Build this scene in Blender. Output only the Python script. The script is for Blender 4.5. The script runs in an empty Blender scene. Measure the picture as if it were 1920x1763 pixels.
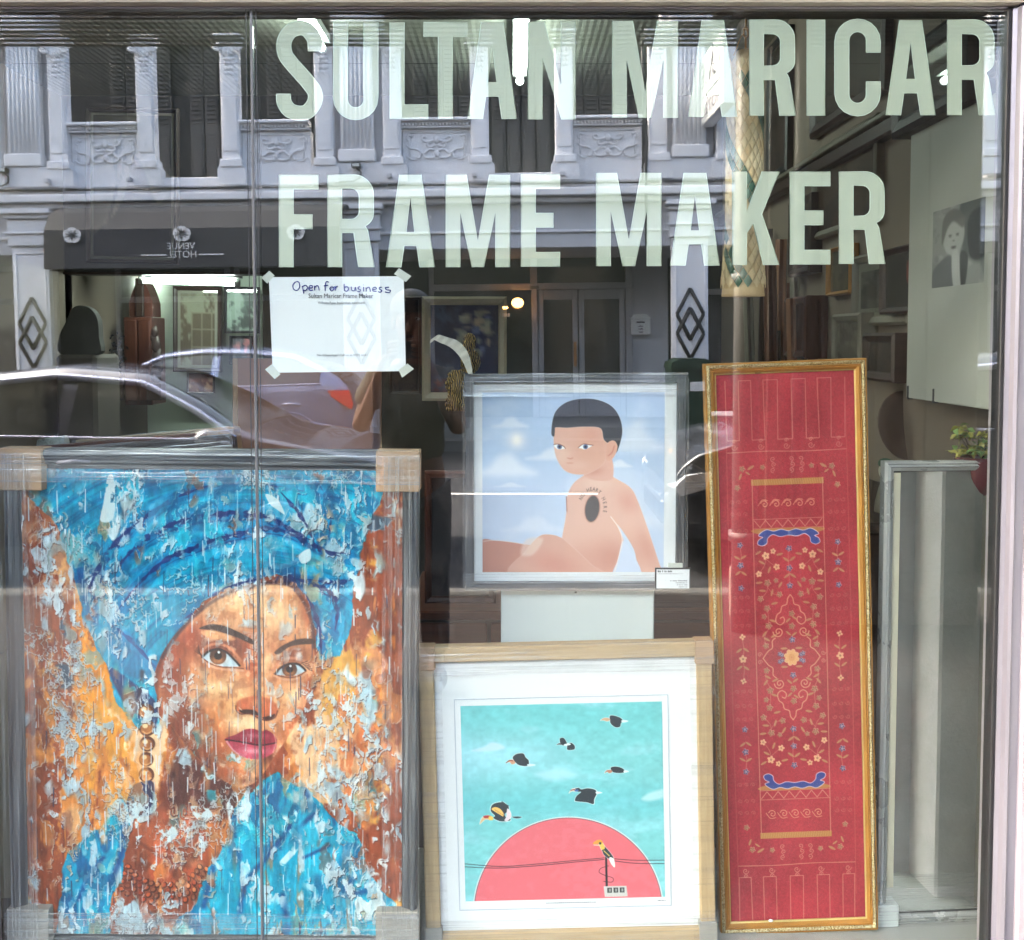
import bpy, bmesh, math, random
import numpy as np
from mathutils import Vector, Matrix

random.seed(7)
rng = np.random.default_rng(11)
SC = bpy.context.scene
COL = SC.collection
rad = math.radians

# ------------------------------------------------------------------ camera
F, CX, CY = 1900.0, 960.0, 727.0          # focal length and principal point, in photo pixels
TH = math.atan(0.048)                     # the camera looks down a little
CAM = Vector((0.0, -2.21, 1.60))
cd = bpy.data.cameras.new('camera')
cam = bpy.data.objects.new('camera', cd)
COL.objects.link(cam)
cam.location = CAM
cam.rotation_euler = (math.pi / 2 - TH, 0, 0)
cd.sensor_width = 36.0
cd.lens = 36.0 * F / 1920.0
cd.shift_y = (CY - 881.5) / 1920.0
cd.clip_start = 0.05
cd.clip_end = 600
SC.camera = cam

# ------------------------------------------------------------------ sky, sun, exposure
SUN_EL, SUN_ROT = rad(44), rad(-106)
world = bpy.data.worlds.new('World')
SC.world = world
world.use_nodes = True
wn = world.node_tree
wn.nodes.clear()
sky = wn.nodes.new('ShaderNodeTexSky')
sky.sky_type = 'NISHITA'
sky.sun_disc = False
sky.sun_elevation = SUN_EL
sky.sun_rotation = SUN_ROT
sky.air_density = 1.0
sky.dust_density = 7.0
sky.ozone_density = 0.6
bg = wn.nodes.new('ShaderNodeBackground')
bg.inputs['Strength'].default_value = 0.15
wo = wn.nodes.new('ShaderNodeOutputWorld')
wn.links.new(sky.outputs[0], bg.inputs[0])
wn.links.new(bg.outputs[0], wo.inputs[0])
sd = bpy.data.lights.new('sun', 'SUN')
sd.energy = 0.5
sd.angle = rad(30)
sd.color = (1.0, 0.96, 0.92)
sun = bpy.data.objects.new('sun', sd)
COL.objects.link(sun)
# a veiled sun over the roofs across the street: it looks into the covered walk and leaves the far facade in open shade
sdir = Vector((math.sin(SUN_ROT) * math.cos(SUN_EL), math.cos(SUN_ROT) * math.cos(SUN_EL), math.sin(SUN_EL)))
sun.rotation_euler = sdir.to_track_quat('Z', 'Y').to_euler()
sun.location = (0, 0, 20)
SC.view_settings.view_transform = 'Standard'
SC.view_settings.look = 'None'
SC.view_settings.gamma = 1.0
SC.view_settings.use_curve_mapping = False
SC.view_settings.exposure = 4.42
SC.render.engine = 'CYCLES'
cy = SC.cycles
cy.use_denoising = True
cy.max_bounces = 7
cy.diffuse_bounces = 3
cy.glossy_bounces = 4
cy.transmission_bounces = 4
cy.transparent_max_bounces = 20
cy.sample_clamp_indirect = 6.0
cy.caustics_reflective = False
cy.caustics_refractive = False
SHOT_GLASS = 0.078                        # mirror share of each face of the pane, seen square on

# ------------------------------------------------------------------ rays through photo pixels
_c, _s = math.cos(TH), math.sin(TH)
def P(px, py, Y):
    """world point on the vertical plane y = Y seen at a photo pixel"""
    u, v = (px - CX) / F, (CY - py) / F
    d = Vector((u, _c + v * _s, -_s + v * _c))
    return CAM + d * ((Y - CAM.y) / d.y)
def R(px, py, V):
    """world point in the street, V metres before the pane, whose mirror image shows at a photo pixel"""
    p = P(px, py, V)
    return Vector((p.x, -V, p.z))

# ------------------------------------------------------------------ scene helpers
def tag(o, label=None, cat=None, group=None, kind=None):
    if label: o['label'] = label
    if cat: o['category'] = cat
    if group: o['group'] = group
    if kind: o['kind'] = kind
    return o
def thing(name, label, cat, loc=(0, 0, 0), rot=(0, 0, 0), group=None):
    o = bpy.data.objects.new(name, None)
    COL.objects.link(o)
    o.location = loc
    o.rotation_euler = rot
    o.empty_display_size = 0.1
    return tag(o, label, cat, group)
def link(name, me, parent=None, loc=(0, 0, 0), rot=(0, 0, 0)):
    o = bpy.data.objects.new(name, me)
    COL.objects.link(o)
    o.parent = parent
    o.location = loc
    o.rotation_euler = rot
    return o
def copy_tree(o, parent=None):
    c = o.copy()
    COL.objects.link(c)
    if parent is not None: c.parent = parent
    for ch in list(o.children): copy_tree(ch, c)
    return c

class MB:
    """collects simple solids and builds them as one mesh"""
    def __init__(self):
        self.v, self.f, self.m, self.sm = [], [], [], []
    def add(self, vs, fs, mi=0, smooth=False):
        b = len(self.v)
        self.v += [tuple(p) for p in vs]
        self.f += [tuple(b + i for i in f) for f in fs]
        self.m += [mi] * len(fs)
        self.sm += [smooth] * len(fs)
        return self
    def box(self, x0, x1, y0, y1, z0, z1, mi=0):
        x0, x1 = min(x0, x1), max(x0, x1); y0, y1 = min(y0, y1), max(y0, y1); z0, z1 = min(z0, z1), max(z0, z1)
        v = [(x0,y0,z0),(x1,y0,z0),(x1,y1,z0),(x0,y1,z0),(x0,y0,z1),(x1,y0,z1),(x1,y1,z1),(x0,y1,z1)]
        f = [(0,3,2,1),(4,5,6,7),(0,1,5,4),(1,2,6,5),(2,3,7,6),(3,0,4,7)]
        return self.add(v, f, mi)
    def bbox(self, x0, x1, y0, y1, z0, z1, b=0.004, mi=0):
        """box with chamfered edges"""
        x0, x1 = min(x0, x1), max(x0, x1); y0, y1 = min(y0, y1), max(y0, y1); z0, z1 = min(z0, z1), max(z0, z1)
        b = min(b, (x1-x0)/2.2, (y1-y0)/2.2, (z1-z0)/2.2)
        bm = bmesh.new()
        bmesh.ops.create_cube(bm, size=1)
        for v in bm.verts:
            v.co = Vector(((x0+x1)/2 + v.co.x*(x1-x0), (y0+y1)/2 + v.co.y*(y1-y0), (z0+z1)/2 + v.co.z*(z1-z0)))
        bmesh.ops.bevel(bm, geom=list(bm.edges), offset=b, segments=1, affect='EDGES')
        bm.verts.index_update()
        self.add([v.co for v in bm.verts], [[v.index for v in f.verts] for f in bm.faces], mi)
        bm.free()
        return self
    def prism(self, pts, axis, a, b, mi=0, smooth=False):
        """polygon pts extruded along an axis from a to b"""
        n = len(pts)
        def mk(p, t):
            if axis == 'y': return (p[0], t, p[1])
            if axis == 'x': return (t, p[0], p[1])
            return (p[0], p[1], t)
        v = [mk(p, a) for p in pts] + [mk(p, b) for p in pts]
        self.add(v, [tuple(range(n))[::-1], tuple(range(n, 2*n))], mi)
        self.add(v, [(i, (i+1) % n, n+(i+1) % n, n+i) for i in range(n)], mi, smooth)
        return self
    def tube(self, path, r, n=8, mi=0, cap=True, closed=False):
        path = [Vector(p) for p in path]
        m = len(path)
        rs = r if isinstance(r, (list, tuple)) else [r]*m
        vs, fs = [], []
        t0 = (path[1]-path[0]).normalized()
        up = Vector((0,0,1)) if abs(t0.z) < 0.9 else Vector((1,0,0))
        for i, p in enumerate(path):
            if closed: t = (path[(i+1) % m]-path[i-1]).normalized()
            else: t = (path[min(i+1, m-1)]-path[max(i-1, 0)]).normalized()
            a = (up - t*up.dot(t))
            a = a.normalized() if a.length > 1e-6 else t.orthogonal().normalized()
            up = a
            b = t.cross(a)
            for k in range(n):
                an = 2*math.pi*k/n
                vs.append(p + (a*math.cos(an) + b*math.sin(an))*rs[i])
        for i in range(m if closed else m-1):
            j = (i+1) % m
            for k in range(n):
                k2 = (k+1) % n
                fs.append((i*n+k, i*n+k2, j*n+k2, j*n+k))
        self.add(vs, fs, mi, True)
        if cap and not closed:
            self.add(vs, [tuple(range(n))[::-1], tuple(range((m-1)*n, m*n))], mi)
        return self
    def lathe(self, prof, n=16, c=(0,0,0), mi=0):
        """profile [(r, z)] turned round the vertical through c"""
        vs, fs = [], []
        for r, z in prof:
            for k in range(n):
                a = 2*math.pi*k/n
                vs.append((c[0]+r*math.cos(a), c[1]+r*math.sin(a), c[2]+z))
        for i in range(len(prof)-1):
            for k in range(n):
                k2 = (k+1) % n
                fs.append((i*n+k, i*n+k2, (i+1)*n+k2, (i+1)*n+k))
        self.add(vs, fs, mi, True)
        self.add(vs, [tuple(range(n))[::-1], tuple(range((len(prof)-1)*n, len(prof)*n))], mi)
        return self
    def blob(self, c, rx, ry, rz, nu=12, nv=8, mi=0, fn=None):
        vs, fs = [], []
        for i in range(nv+1):
            t = math.pi*i/nv
            for k in range(nu):
                a = 2*math.pi*k/nu
                p = Vector((math.sin(t)*math.cos(a), math.sin(t)*math.sin(a), math.cos(t)))
                if fn: p = fn(p)
                vs.append((c[0]+rx*p.x, c[1]+ry*p.y, c[2]+rz*p.z))
        for i in range(nv):
            for k in range(nu):
                k2 = (k+1) % nu
                fs.append((i*nu+k, (i+1)*nu+k, (i+1)*nu+k2, i*nu+k2))
        return self.add(vs, fs, mi, True)
    def quad(self, a, b, c, d, mi=0):
        return self.add([a, b, c, d], [(0, 1, 2, 3)], mi)
    def mesh(self, name, mats):
        me = bpy.data.meshes.new(name)
        me.from_pydata(self.v, [], self.f)
        for m in (mats if isinstance(mats, (list, tuple)) else [mats]): me.materials.append(m)
        me.polygons.foreach_set('material_index', self.m)
        me.polygons.foreach_set('use_smooth', self.sm)
        me.update()
        bm = bmesh.new(); bm.from_mesh(me)
        bmesh.ops.remove_doubles(bm, verts=bm.verts, dist=1e-6)
        bmesh.ops.recalc_face_normals(bm, faces=bm.faces)
        bm.to_mesh(me); bm.free()
        return me
    def build(self, name, mats, parent=None, world=False, loc=(0,0,0), rot=(0,0,0)):
        """world=True: the points are world points; they are moved into the parent's space"""
        if world and parent is not None:
            M = parent.matrix_basis.inverted()
            p = parent.parent
            while p is not None:
                M = M @ p.matrix_basis.inverted(); p = p.parent
            self.v = [tuple(M @ Vector(q)) for q in self.v]
        return link(name, self.mesh(name, mats), parent, loc, rot)

# ------------------------------------------------------------------ materials
def lin(r, g, b):
    def f(c):
        c /= 255.0
        return c/12.92 if c <= 0.04045 else ((c+0.055)/1.055)**2.4
    return (f(r), f(g), f(b), 1.0)
class NT:
    def __init__(self, name):
        self.m = bpy.data.materials.new(name)
        self.m.use_nodes = True
        self.t = self.m.node_tree
        self.t.nodes.clear()
        self.out = self.n('OutputMaterial')
    def n(self, typ, **kw):
        nd = self.t.nodes.new('ShaderNode' + typ)
        for k, v in kw.items():
            if k in nd.inputs: nd.inputs[k].default_value = v
            else: setattr(nd, k, v)
        return nd
    def l(self, a, b):
        self.t.links.new(a, b)
    def surf(self, sh):
        self.l(sh, self.out.inputs['Surface'])
        return self.m
    def coord(self, scale=(1,1,1), kind='Object', rot=(0,0,0)):
        tc = self.n('TexCoord')
        mp = self.n('Mapping')
        mp.inputs['Scale'].default_value = scale
        mp.inputs['Rotation'].default_value = rot
        self.l(tc.outputs[kind], mp.inputs[0])
        return mp.outputs[0]
    def noise(self, vec, scale, detail=4, rough=0.55, dist=0.0):
        nd = self.n('TexNoise', Scale=scale, Detail=detail, Roughness=rough, Distortion=dist)
        self.l(vec, nd.inputs['Vector'])
        return nd.outputs['Fac']
    def ramp(self, fac, stops):
        nd = self.n('ValToRGB')
        cr = nd.color_ramp
        cr.elements[0].position, cr.elements[0].color = stops[0][0], stops[0][1]
        cr.elements[1].position, cr.elements[1].color = stops[-1][0], stops[-1][1]
        for p, c in stops[1:-1]:
            e = cr.elements.new(p); e.color = c
        self.l(fac, nd.inputs[0])
        return nd.outputs[0]
    def bump(self, h, strength=0.3, dist=0.01):
        nd = self.n('Bump', Strength=strength, Distance=dist)
        self.l(h, nd.inputs['Height'])
        return nd.outputs[0]
def g(v): return (v, v, v, 1)
def mul(c, k): return (c[0]*k, c[1]*k, c[2]*k, 1)

def paint(name, col, var=0.12, rough=0.55, scale=6.0, bump=0.15, metal=0.0, spec=0.5, stretch=(1,1,1), bdist=0.004):
    """a surface of one colour with soft mottling, fine grain and wear"""
    t = NT(name)
    v = t.coord(stretch)
    a = t.noise(v, scale, 6, 0.6)
    c = t.ramp(a, [(0.25, mul(col, 1-var)), (0.75, mul(col, 1+var))])
    b = t.noise(v, scale*14, 3, 0.6)
    p = t.n('BsdfPrincipled', Roughness=rough, Metallic=metal)
    p.inputs['Specular IOR Level'].default_value = spec
    t.l(c, p.inputs['Base Color'])
    r = t.ramp(a, [(0.2, g(max(0.03, rough-0.12))), (0.8, g(min(1, rough+0.12)))])
    t.l(r, p.inputs['Roughness'])
    if bump: t.l(t.bump(b, bump, bdist), p.inputs['Normal'])
    return t.surf(p.outputs[0])
def wood(name, c1, c2, scale=1.0, axis='z', rough=0.45, bump=0.2):
    t = NT(name)
    st = {'x': (1.5, 22, 22), 'y': (22, 1.5, 22), 'z': (22, 22, 1.5)}[axis]
    v = t.coord(tuple(k*scale for k in st))
    a = t.noise(v, 2.2, 6, 0.62, 1.2)
    b = t.noise(v, 9.0, 4, 0.6, 0.3)
    mx = t.n('Mix', data_type='FLOAT'); mx.inputs[0].default_value = 0.35
    t.l(a, mx.inputs[2]); t.l(b, mx.inputs[3])
    c = t.ramp(mx.outputs[0], [(0.3, c1), (0.5, tuple((x+y)/2 for x, y in zip(c1, c2))), (0.7, c2)])
    p = t.n('BsdfPrincipled', Roughness=rough)
    t.l(c, p.inputs['Base Color'])
    t.l(t.bump(b, bump, 0.002), p.inputs['Normal'])
    return t.surf(p.outputs[0])
def emit(name, col, strength):
    t = NT(name)
    e = t.n('Emission', Color=col, Strength=strength)
    return t.surf(e.outputs[0])
def window_glass(name, tint=(0.93, 0.965, 0.95, 1), f0=SHOT_GLASS):
    """clear pane: see-through with a fresnel mirror share and faint dust"""
    t = NT(name)
    tr = t.n('BsdfTransparent', Color=tint)
    gl = t.n('BsdfGlossy', Color=(1, 1, 1, 1), Roughness=0.0)
    lw = t.n('LayerWeight', Blend=0.5)
    pw = t.n('Math', operation='POWER'); t.l(lw.outputs['Facing'], pw.inputs[0]); pw.inputs[1].default_value = 5.0
    fr = t.n('MapRange'); fr.inputs['To Min'].default_value = f0; fr.inputs['To Max'].default_value = 1.0
    t.l(pw.outputs[0], fr.inputs['Value'])
    mx = t.n('MixShader')
    t.l(fr.outputs[0], mx.inputs[0]); t.l(tr.outputs[0], mx.inputs[1]); t.l(gl.outputs[0], mx.inputs[2])
    # dust and old smears: a very thin pale film
    v = t.coord((1, 1, 1))
    n1 = t.noise(v, 3.0, 8, 0.7, 1.5)
    n2 = t.noise(t.coord((30, 30, 3)), 4.0, 3, 0.6)
    m = t.n('Math', operation='MULTIPLY'); t.l(n1, m.inputs[0]); t.l(n2, m.inputs[1])
    dfac = t.ramp(m.outputs[0], [(0.22, g(0.0)), (0.55, g(0.02))])
    vo = t.n('TexVoronoi', Scale=26.0); t.l(v, vo.inputs['Vector'])
    sp_ = t.ramp(vo.outputs['Distance'], [(0.018, g(0.3)), (0.030, g(0.0))])
    gt = t.ramp(t.noise(v, 2.3, 2), [(0.52, g(0.0)), (0.62, g(1.0))])
    sm_ = t.n('Math', operation='MULTIPLY'); t.l(sp_, sm_.inputs[0]); t.l(gt, sm_.inputs[1])
    ad_ = t.n('Math', operation='ADD'); t.l(dfac, ad_.inputs[0]); t.l(sm_.outputs[0], ad_.inputs[1])
    dfac = ad_.outputs[0]
    df = t.n('BsdfDiffuse', Color=(0.7, 0.7, 0.68, 1))
    mx2 = t.n('MixShader')
    t.l(dfac, mx2.inputs[0]); t.l(mx.outputs[0], mx2.inputs[1]); t.l(df.outputs[0], mx2.inputs[2])
    return t.surf(mx2.outputs[0])
def film(name, axis='x', lo=0.04, hi=0.92, freq=1.0):
    """stretch wrap: clear film with pulled wrinkles along one axis, their glints partly painted as pale streaks"""
    t = NT(name)
    sc = (1.1, 8, 95*freq) if axis == 'x' else (95*freq, 8, 1.1)
    v = t.coord(sc)
    n1 = t.noise(v, 1.0, 5, 0.65, 0.5)
    sc2 = (3.0, 8, 300*freq) if axis == 'x' else (300*freq, 8, 3.0)
    n2 = t.noise(t.coord(sc2), 1.0, 3, 0.6, 0.2)
    patch = t.noise(t.coord((5, 5, 5)), 1.3, 2, 0.5)
    r1 = t.ramp(n1, [(0.47, g(0.0)), (0.56, g(0.30)), (0.66, g(0.9))])
    r2 = t.ramp(n2, [(0.55, g(0.0)), (0.64, g(1.0))])
    ad = t.n('Math', operation='MAXIMUM'); t.l(r1, ad.inputs[0]); t.l(r2, ad.inputs[1])
    pr = t.ramp(patch, [(0.3, g(0.35)), (0.65, g(1.0))])
    mu = t.n('Math', operation='MULTIPLY'); t.l(ad.outputs[0], mu.inputs[0]); t.l(pr, mu.inputs[1])
    fac = t.n('MapRange'); fac.inputs['To Min'].default_value = lo; fac.inputs['To Max'].default_value = hi
    t.l(mu.outputs[0], fac.inputs['Value'])
    tr = t.n('BsdfTransparent', Color=(0.97, 0.97, 0.98, 1))
    gl = t.n('BsdfGlossy', Color=(0.95, 0.97, 1, 1), Roughness=0.22)
    df = t.n('BsdfDiffuse', Color=(0.86, 0.86, 0.88, 1))  # white mixed in paints highlights along the wrinkles
    bp = t.bump(n1, 0.6, 0.004)
    t.l(bp, gl.inputs['Normal'])
    m0 = t.n('MixShader'); m0.inputs[0].default_value = 0.45
    t.l(gl.outputs[0], m0.inputs[1]); t.l(df.outputs[0], m0.inputs[2])
    mx = t.n('MixShader')
    t.l(fac.outputs[0], mx.inputs[0]); t.l(tr.outputs[0], mx.inputs[1]); t.l(m0.outputs[0], mx.inputs[2])
    return t.surf(mx.outputs[0])
def canvas_mat(name, rough=0.5, spec=0.4, grain=0.05, gscale=500):
    """print or paint whose colours sit in the mesh"""
    t = NT(name)
    at = t.n('VertexColor'); at.layer_name = 'Col'
    p = t.n('BsdfPrincipled', Roughness=rough)
    p.inputs['Specular IOR Level'].default_value = spec
    t.l(at.outputs[0], p.inputs['Base Color'])
    if grain: t.l(t.bump(t.noise(t.coord(), gscale, 2), grain, 0.001), p.inputs['Normal'])
    return t.surf(p.outputs[0])

M = {}
M['letter'] = paint('frosted_vinyl', lin(190, 197, 180), 0.035, 0.5, 9, 0.03)
M['letter_edge'] = paint('vinyl_edge', lin(225, 240, 228), 0.01, 0.4, 3, 0)
M['paper'] = paint('white_paper', (0.80, 0.82, 0.86, 1), 0.02, 0.7, 3, 0.05)
M['tape'] = paint('masking_tape', lin(205, 208, 200), 0.06, 0.5, 30, 0.2)
M['ink_blue'] = paint('blue_marker_ink', lin(45, 50, 140), 0.15, 0.5, 60, 0)
M['ink_black'] = paint('black_ink', lin(40, 40, 45), 0.1, 0.6, 60, 0)
M['ink_grey'] = paint('grey_ink', lin(120, 122, 130), 0.05, 0.6, 60, 0)
M['alu'] = paint('brushed_aluminium', lin(150, 148, 156), 0.10, 0.38, 5, 0.08, 0.35, stretch=(8, 8, 0.6))
M['alu_top'] = paint('beige_painted_metal', lin(206, 200, 188), 0.08, 0.5, 4, 0.08, 0.1)
M['gasket'] = paint('black_gasket', (0.02, 0.021, 0.023, 1), 0.2, 0.5, 20, 0.1)
M['silicone'] = paint('grey_silicone', (0.10, 0.105, 0.11, 1), 0.2, 0.35, 20, 0.1)
M['wall_out'] = paint('pale_pink_plaster', lin(168, 160, 166), 0.08, 0.75, 7, 0.4)
M['glass'] = window_glass('shop_glass')
M['wrap_x'] = film('stretch_wrap_level', 'x', 0.03, 0.85, 1.7)
M['wrap_z'] = film('stretch_wrap_upright', 'z', 0.03, 0.66, 1.7)
M['wrap_soft'] = film('stretch_wrap_soft', 'x', 0.02, 0.6, 1.7)
M['wrap_thin'] = film('stretch_wrap_thin', 'x', 0.0, 0.25, 0.5)
M['card'] = paint('cardboard', lin(186, 150, 116), 0.06, 0.75, 12, 0.15, stretch=(1, 1, 6))
M['card_grey'] = paint('grey_cardboard', lin(165, 158, 148), 0.05, 0.7, 12, 0.15, stretch=(1, 1, 6))
M['gunmetal'] = paint('gunmetal_moulding', lin(66, 70, 78), 0.15, 0.42, 8, 0.2, 0.2, stretch=(1, 1, 1))
M['dark_frame'] = paint('dark_grey_moulding', lin(58, 60, 66), 0.15, 0.4, 10, 0.15)
M['oak_x'] = wood('pale_oak_level', lin(205, 178, 140), lin(178, 146, 106), 1.0, 'x')
M['oak_z'] = wood('pale_oak_upright', lin(205, 178, 140), lin(178, 146, 106), 1.0, 'z')
M['mat'] = paint('white_mount_board', (0.80, 0.81, 0.83, 1), 0.015, 0.7, 3, 0.03)
M['white_board'] = paint('white_painted_board', lin(208, 214, 212), 0.03, 0.55, 3, 0.05)
M['canvas_oil'] = canvas_mat('oil_paint', 0.42, 0.4, 0.12, 900)
M['canvas_print'] = canvas_mat('art_print', 0.55, 0.3, 0.03, 900)
M['canvas_cloth'] = canvas_mat('embroidered_cloth', 0.75, 0.2, 0.25, 1400)
M['silver'] = paint('silver_moulding', lin(190, 192, 192), 0.06, 0.3, 8, 0.06, 0.35)
M['silver_dark'] = paint('dark_silver_groove', lin(70, 72, 74), 0.1, 0.4, 8, 0.06, 0.5)
M['dark_wood'] = wood('dark_brown_wood', lin(62, 44, 36), lin(40, 28, 24), 0.6, 'z')
M['dark_wood_y'] = wood('dark_brown_wood_level', lin(66, 48, 40), lin(42, 30, 26), 0.6, 'y')
M['red_wood_x'] = wood('reddish_wood_level', lin(136, 78, 54), lin(92, 48, 34), 0.6, 'x', 0.35)
M['red_wood_z'] = wood('reddish_wood_upright', lin(100, 58, 44), lin(66, 36, 30), 0.6, 'z', 0.35)
M['brown_board'] = paint('brown_cardboard', lin(152, 104, 78), 0.06, 0.7, 3, 0.1)
M['cream'] = paint('cream_moulding', lin(188, 176, 148), 0.06, 0.45, 6, 0.1)
M['black'] = paint('black_painted', (0.018, 0.018, 0.02, 1), 0.2, 0.45, 8, 0.1)
M['room_wall'] = paint('pale_green_wall', lin(196, 208, 192), 0.05, 0.75, 2, 0.1)
M['grey_wall'] = paint('grey_wall', lin(128, 114, 100), 0.10, 0.75, 2, 0.1)
M['dark_wall'] = paint('dark_upper_wall', lin(62, 60, 57), 0.08, 0.7, 2, 0.1)
M['floor_in'] = paint('cement_floor', lin(120, 116, 108), 0.12, 0.6, 2, 0.1)
M['platform'] = paint('grey_window_platform', lin(168, 168, 166), 0.06, 0.55, 4, 0.1)
M['tube'] = emit('fluorescent_tube', (0.88, 1.0, 0.93, 1), 3.0)
M['tube_room'] = emit('bright_fluorescent_tube', (0.88, 1.0, 0.93, 1), 5.0)
M['fixture'] = paint('white_enamel', lin(200, 204, 200), 0.03, 0.4, 4, 0.02)
M['gold'] = paint('antique_gold', lin(120, 84, 36), 0.6, 0.34, 50, 0.8, 0.55)
M['gold_dull'] = paint('dull_gold', lin(186, 130, 58), 0.18, 0.4, 12, 0.2, 0.25, stretch=(1, 1, 1))
M['gold_line'] = paint('bright_gold_line', lin(214, 186, 118), 0.12, 0.35, 20, 0.1, 0.5)
# ------------------------------------------------------------------ flat artwork: a small painter on a numpy grid
def fbm(h, w, fx, fy, seed, octaves=4, gain=0.55):
    """value noise; fx, fy = cells across the width and the height"""
    r = np.random.default_rng(seed)
    out = np.zeros((h, w), np.float32); amp, tot = 1.0, 0.0
    for o in range(octaves):
        nx, ny = max(2, int(fx*2**o)), max(2, int(fy*2**o))
        if nx > w or ny > h:
            nx, ny = min(nx, w), min(ny, h)
        gph = r.random((ny+2, nx+2)).astype(np.float32)
        xs = np.linspace(0, nx, w, endpoint=False); ys = np.linspace(0, ny, h, endpoint=False)
        xi, yi = xs.astype(int), ys.astype(int)
        tx, ty = xs-xi, ys-yi
        tx, ty = tx*tx*(3-2*tx), ty*ty*(3-2*ty)
        a = gph[yi][:, xi]; b = gph[yi][:, xi+1]; c = gph[yi+1][:, xi]; d = gph[yi+1][:, xi+1]
        out += amp*((a*(1-tx)+b*tx)*(1-ty)[:, None] + (c*(1-tx)+d*tx)*ty[:, None])
        tot += amp; amp *= gain
    out /= tot
    return (out-out.mean())/(out.std()+1e-6)       # zero mean, unit spread
def sample(a, yy, xx):
    h, w = a.shape
    return a[np.clip(yy, 0, h-1).astype(int), np.clip(xx, 0, w-1).astype(int)]
def sstep(a, lo, hi):
    t = np.clip((a-lo)/(hi-lo), 0, 1)
    return t*t*(3-2*t)
def smooth_path(pts, n=8, closed=True):
    pts = [np.array(p, float) for p in pts]
    m = len(pts); out = []
    for i in range(m if closed else m-1):
        if closed: p0, p1, p2, p3 = pts[i-1], pts[i], pts[(i+1) % m], pts[(i+2) % m]
        else: p0, p1, p2, p3 = pts[max(i-1, 0)], pts[i], pts[i+1], pts[min(i+2, m-1)]
        for k in range(n):
            t = k/n
            out.append(0.5*((2*p1)+(-p0+p2)*t+(2*p0-5*p1+4*p2-p3)*t*t+(-p0+3*p1-3*p2+p3)*t**3))
    if not closed: out.append(pts[-1])
    return out
class Art:
    """colours are 0-255 display values; coordinates are photo pixels inside (x0, y0, x1, y1)"""
    def __init__(self, x0, y0, x1, y1, s, base):
        self.b, self.s = (x0, y0, x1, y1), s
        self.w, self.h = int(round((x1-x0)*s)), int(round((y1-y0)*s))
        self.a = np.empty((self.h, self.w, 3), np.float32); self.a[:] = base
        self.ht = np.zeros((self.h, self.w), np.float32)
        self.X, self.Y = np.meshgrid(x0+(np.arange(self.w)+0.5)/s, y0+(np.arange(self.h)+0.5)/s)
        self.X = self.X.astype(np.float32); self.Y = self.Y.astype(np.float32)
    def win(self, xa, ya, xb, yb):
        x0, y0 = self.b[0], self.b[1]
        i0, i1 = max(0, int((ya-y0)*self.s)-1), min(self.h, int((yb-y0)*self.s)+2)
        j0, j1 = max(0, int((xa-x0)*self.s)-1), min(self.w, int((xb-x0)*self.s)+2)
        return None if i1 <= i0 or j1 <= j0 else (slice(i0, i1), slice(j0, j1))
    def mix(self, sl, m, col):
        col = np.asarray(col, np.float32)
        self.a[sl] += (col-self.a[sl])*m[..., None]
    def segdist(self, pts, closed, pad):
        p = np.array(pts, np.float32)
        sl = self.win(p[:, 0].min()-pad, p[:, 1].min()-pad, p[:, 0].max()+pad, p[:, 1].max()+pad)
        if sl is None: return None, None, None
        X, Y = self.X[sl], self.Y[sl]
        d = np.full(X.shape, 1e9, np.float32); ins = np.zeros(X.shape, bool)
        n = len(p)
        for i in range(n if closed else n-1):
            ax, ay = p[i]; bx, by = p[(i+1) % n]
            ex, ey = bx-ax, by-ay
            L = ex*ex+ey*ey
            if L < 1e-9: continue
            t = np.clip(((X-ax)*ex+(Y-ay)*ey)/L, 0, 1)
            np.minimum(d, (X-ax-t*ex)**2+(Y-ay-t*ey)**2, out=d)
            if closed and ay != by:
                c = (ay > Y) != (by > Y)
                ins ^= c & (X < (bx-ax)*(Y-ay)/(by-ay)+ax)
        return sl, np.sqrt(d), ins
    def mask(self, pts, feather=1.0, smooth=True, n=6):
        if smooth: pts = smooth_path(pts, n)
        sl, d, ins = self.segdist(pts, True, feather)
        if sl is None: return None, None
        sd = np.where(ins, d, -d)
        return sl, sstep(sd, -feather/2, feather/2)
    def poly(self, pts, col, a=1.0, feather=1.0, smooth=True, mod=None):
        sl, m = self.mask(pts, feather, smooth)
        if sl is None: return
        if mod is not None: m = m*mod[sl]
        self.mix(sl, m*a, col)
    def full(self, pts, feather=1.0, smooth=True):
        out = np.zeros((self.h, self.w), np.float32)
        sl, m = self.mask(pts, feather, smooth)
        if sl is not None: out[sl] = m
        return out
    def line(self, pts, w, col, a=1.0, feather=1.0, smooth=True, closed=False, mod=None):
        if smooth and len(pts) > 2: pts = smooth_path(pts, 6, closed)
        sl, d, _ = self.segdist(pts, closed, w+feather)
        if sl is None: return
        m = 1-sstep(d, w/2-feather/2, w/2+feather/2)
        if mod is not None: m = m*mod[sl]
        self.mix(sl, m*a, col)
    def ell(self, cx, cy_, rx, ry, col, a=1.0, feather=1.0, rot=0.0):
        R_ = max(rx, ry)+feather
        sl = self.win(cx-R_, cy_-R_, cx+R_, cy_+R_)
        if sl is None: return
        X, Y = self.X[sl]-cx, self.Y[sl]-cy_
        c, s = math.cos(rot), math.sin(rot)
        u, v = (X*c+Y*s)/rx, (-X*s+Y*c)/ry
        sd = (1-np.sqrt(u*u+v*v))*min(rx, ry)
        self.mix(sl, sstep(sd, -feather/2, feather/2)*a, col)
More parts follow.
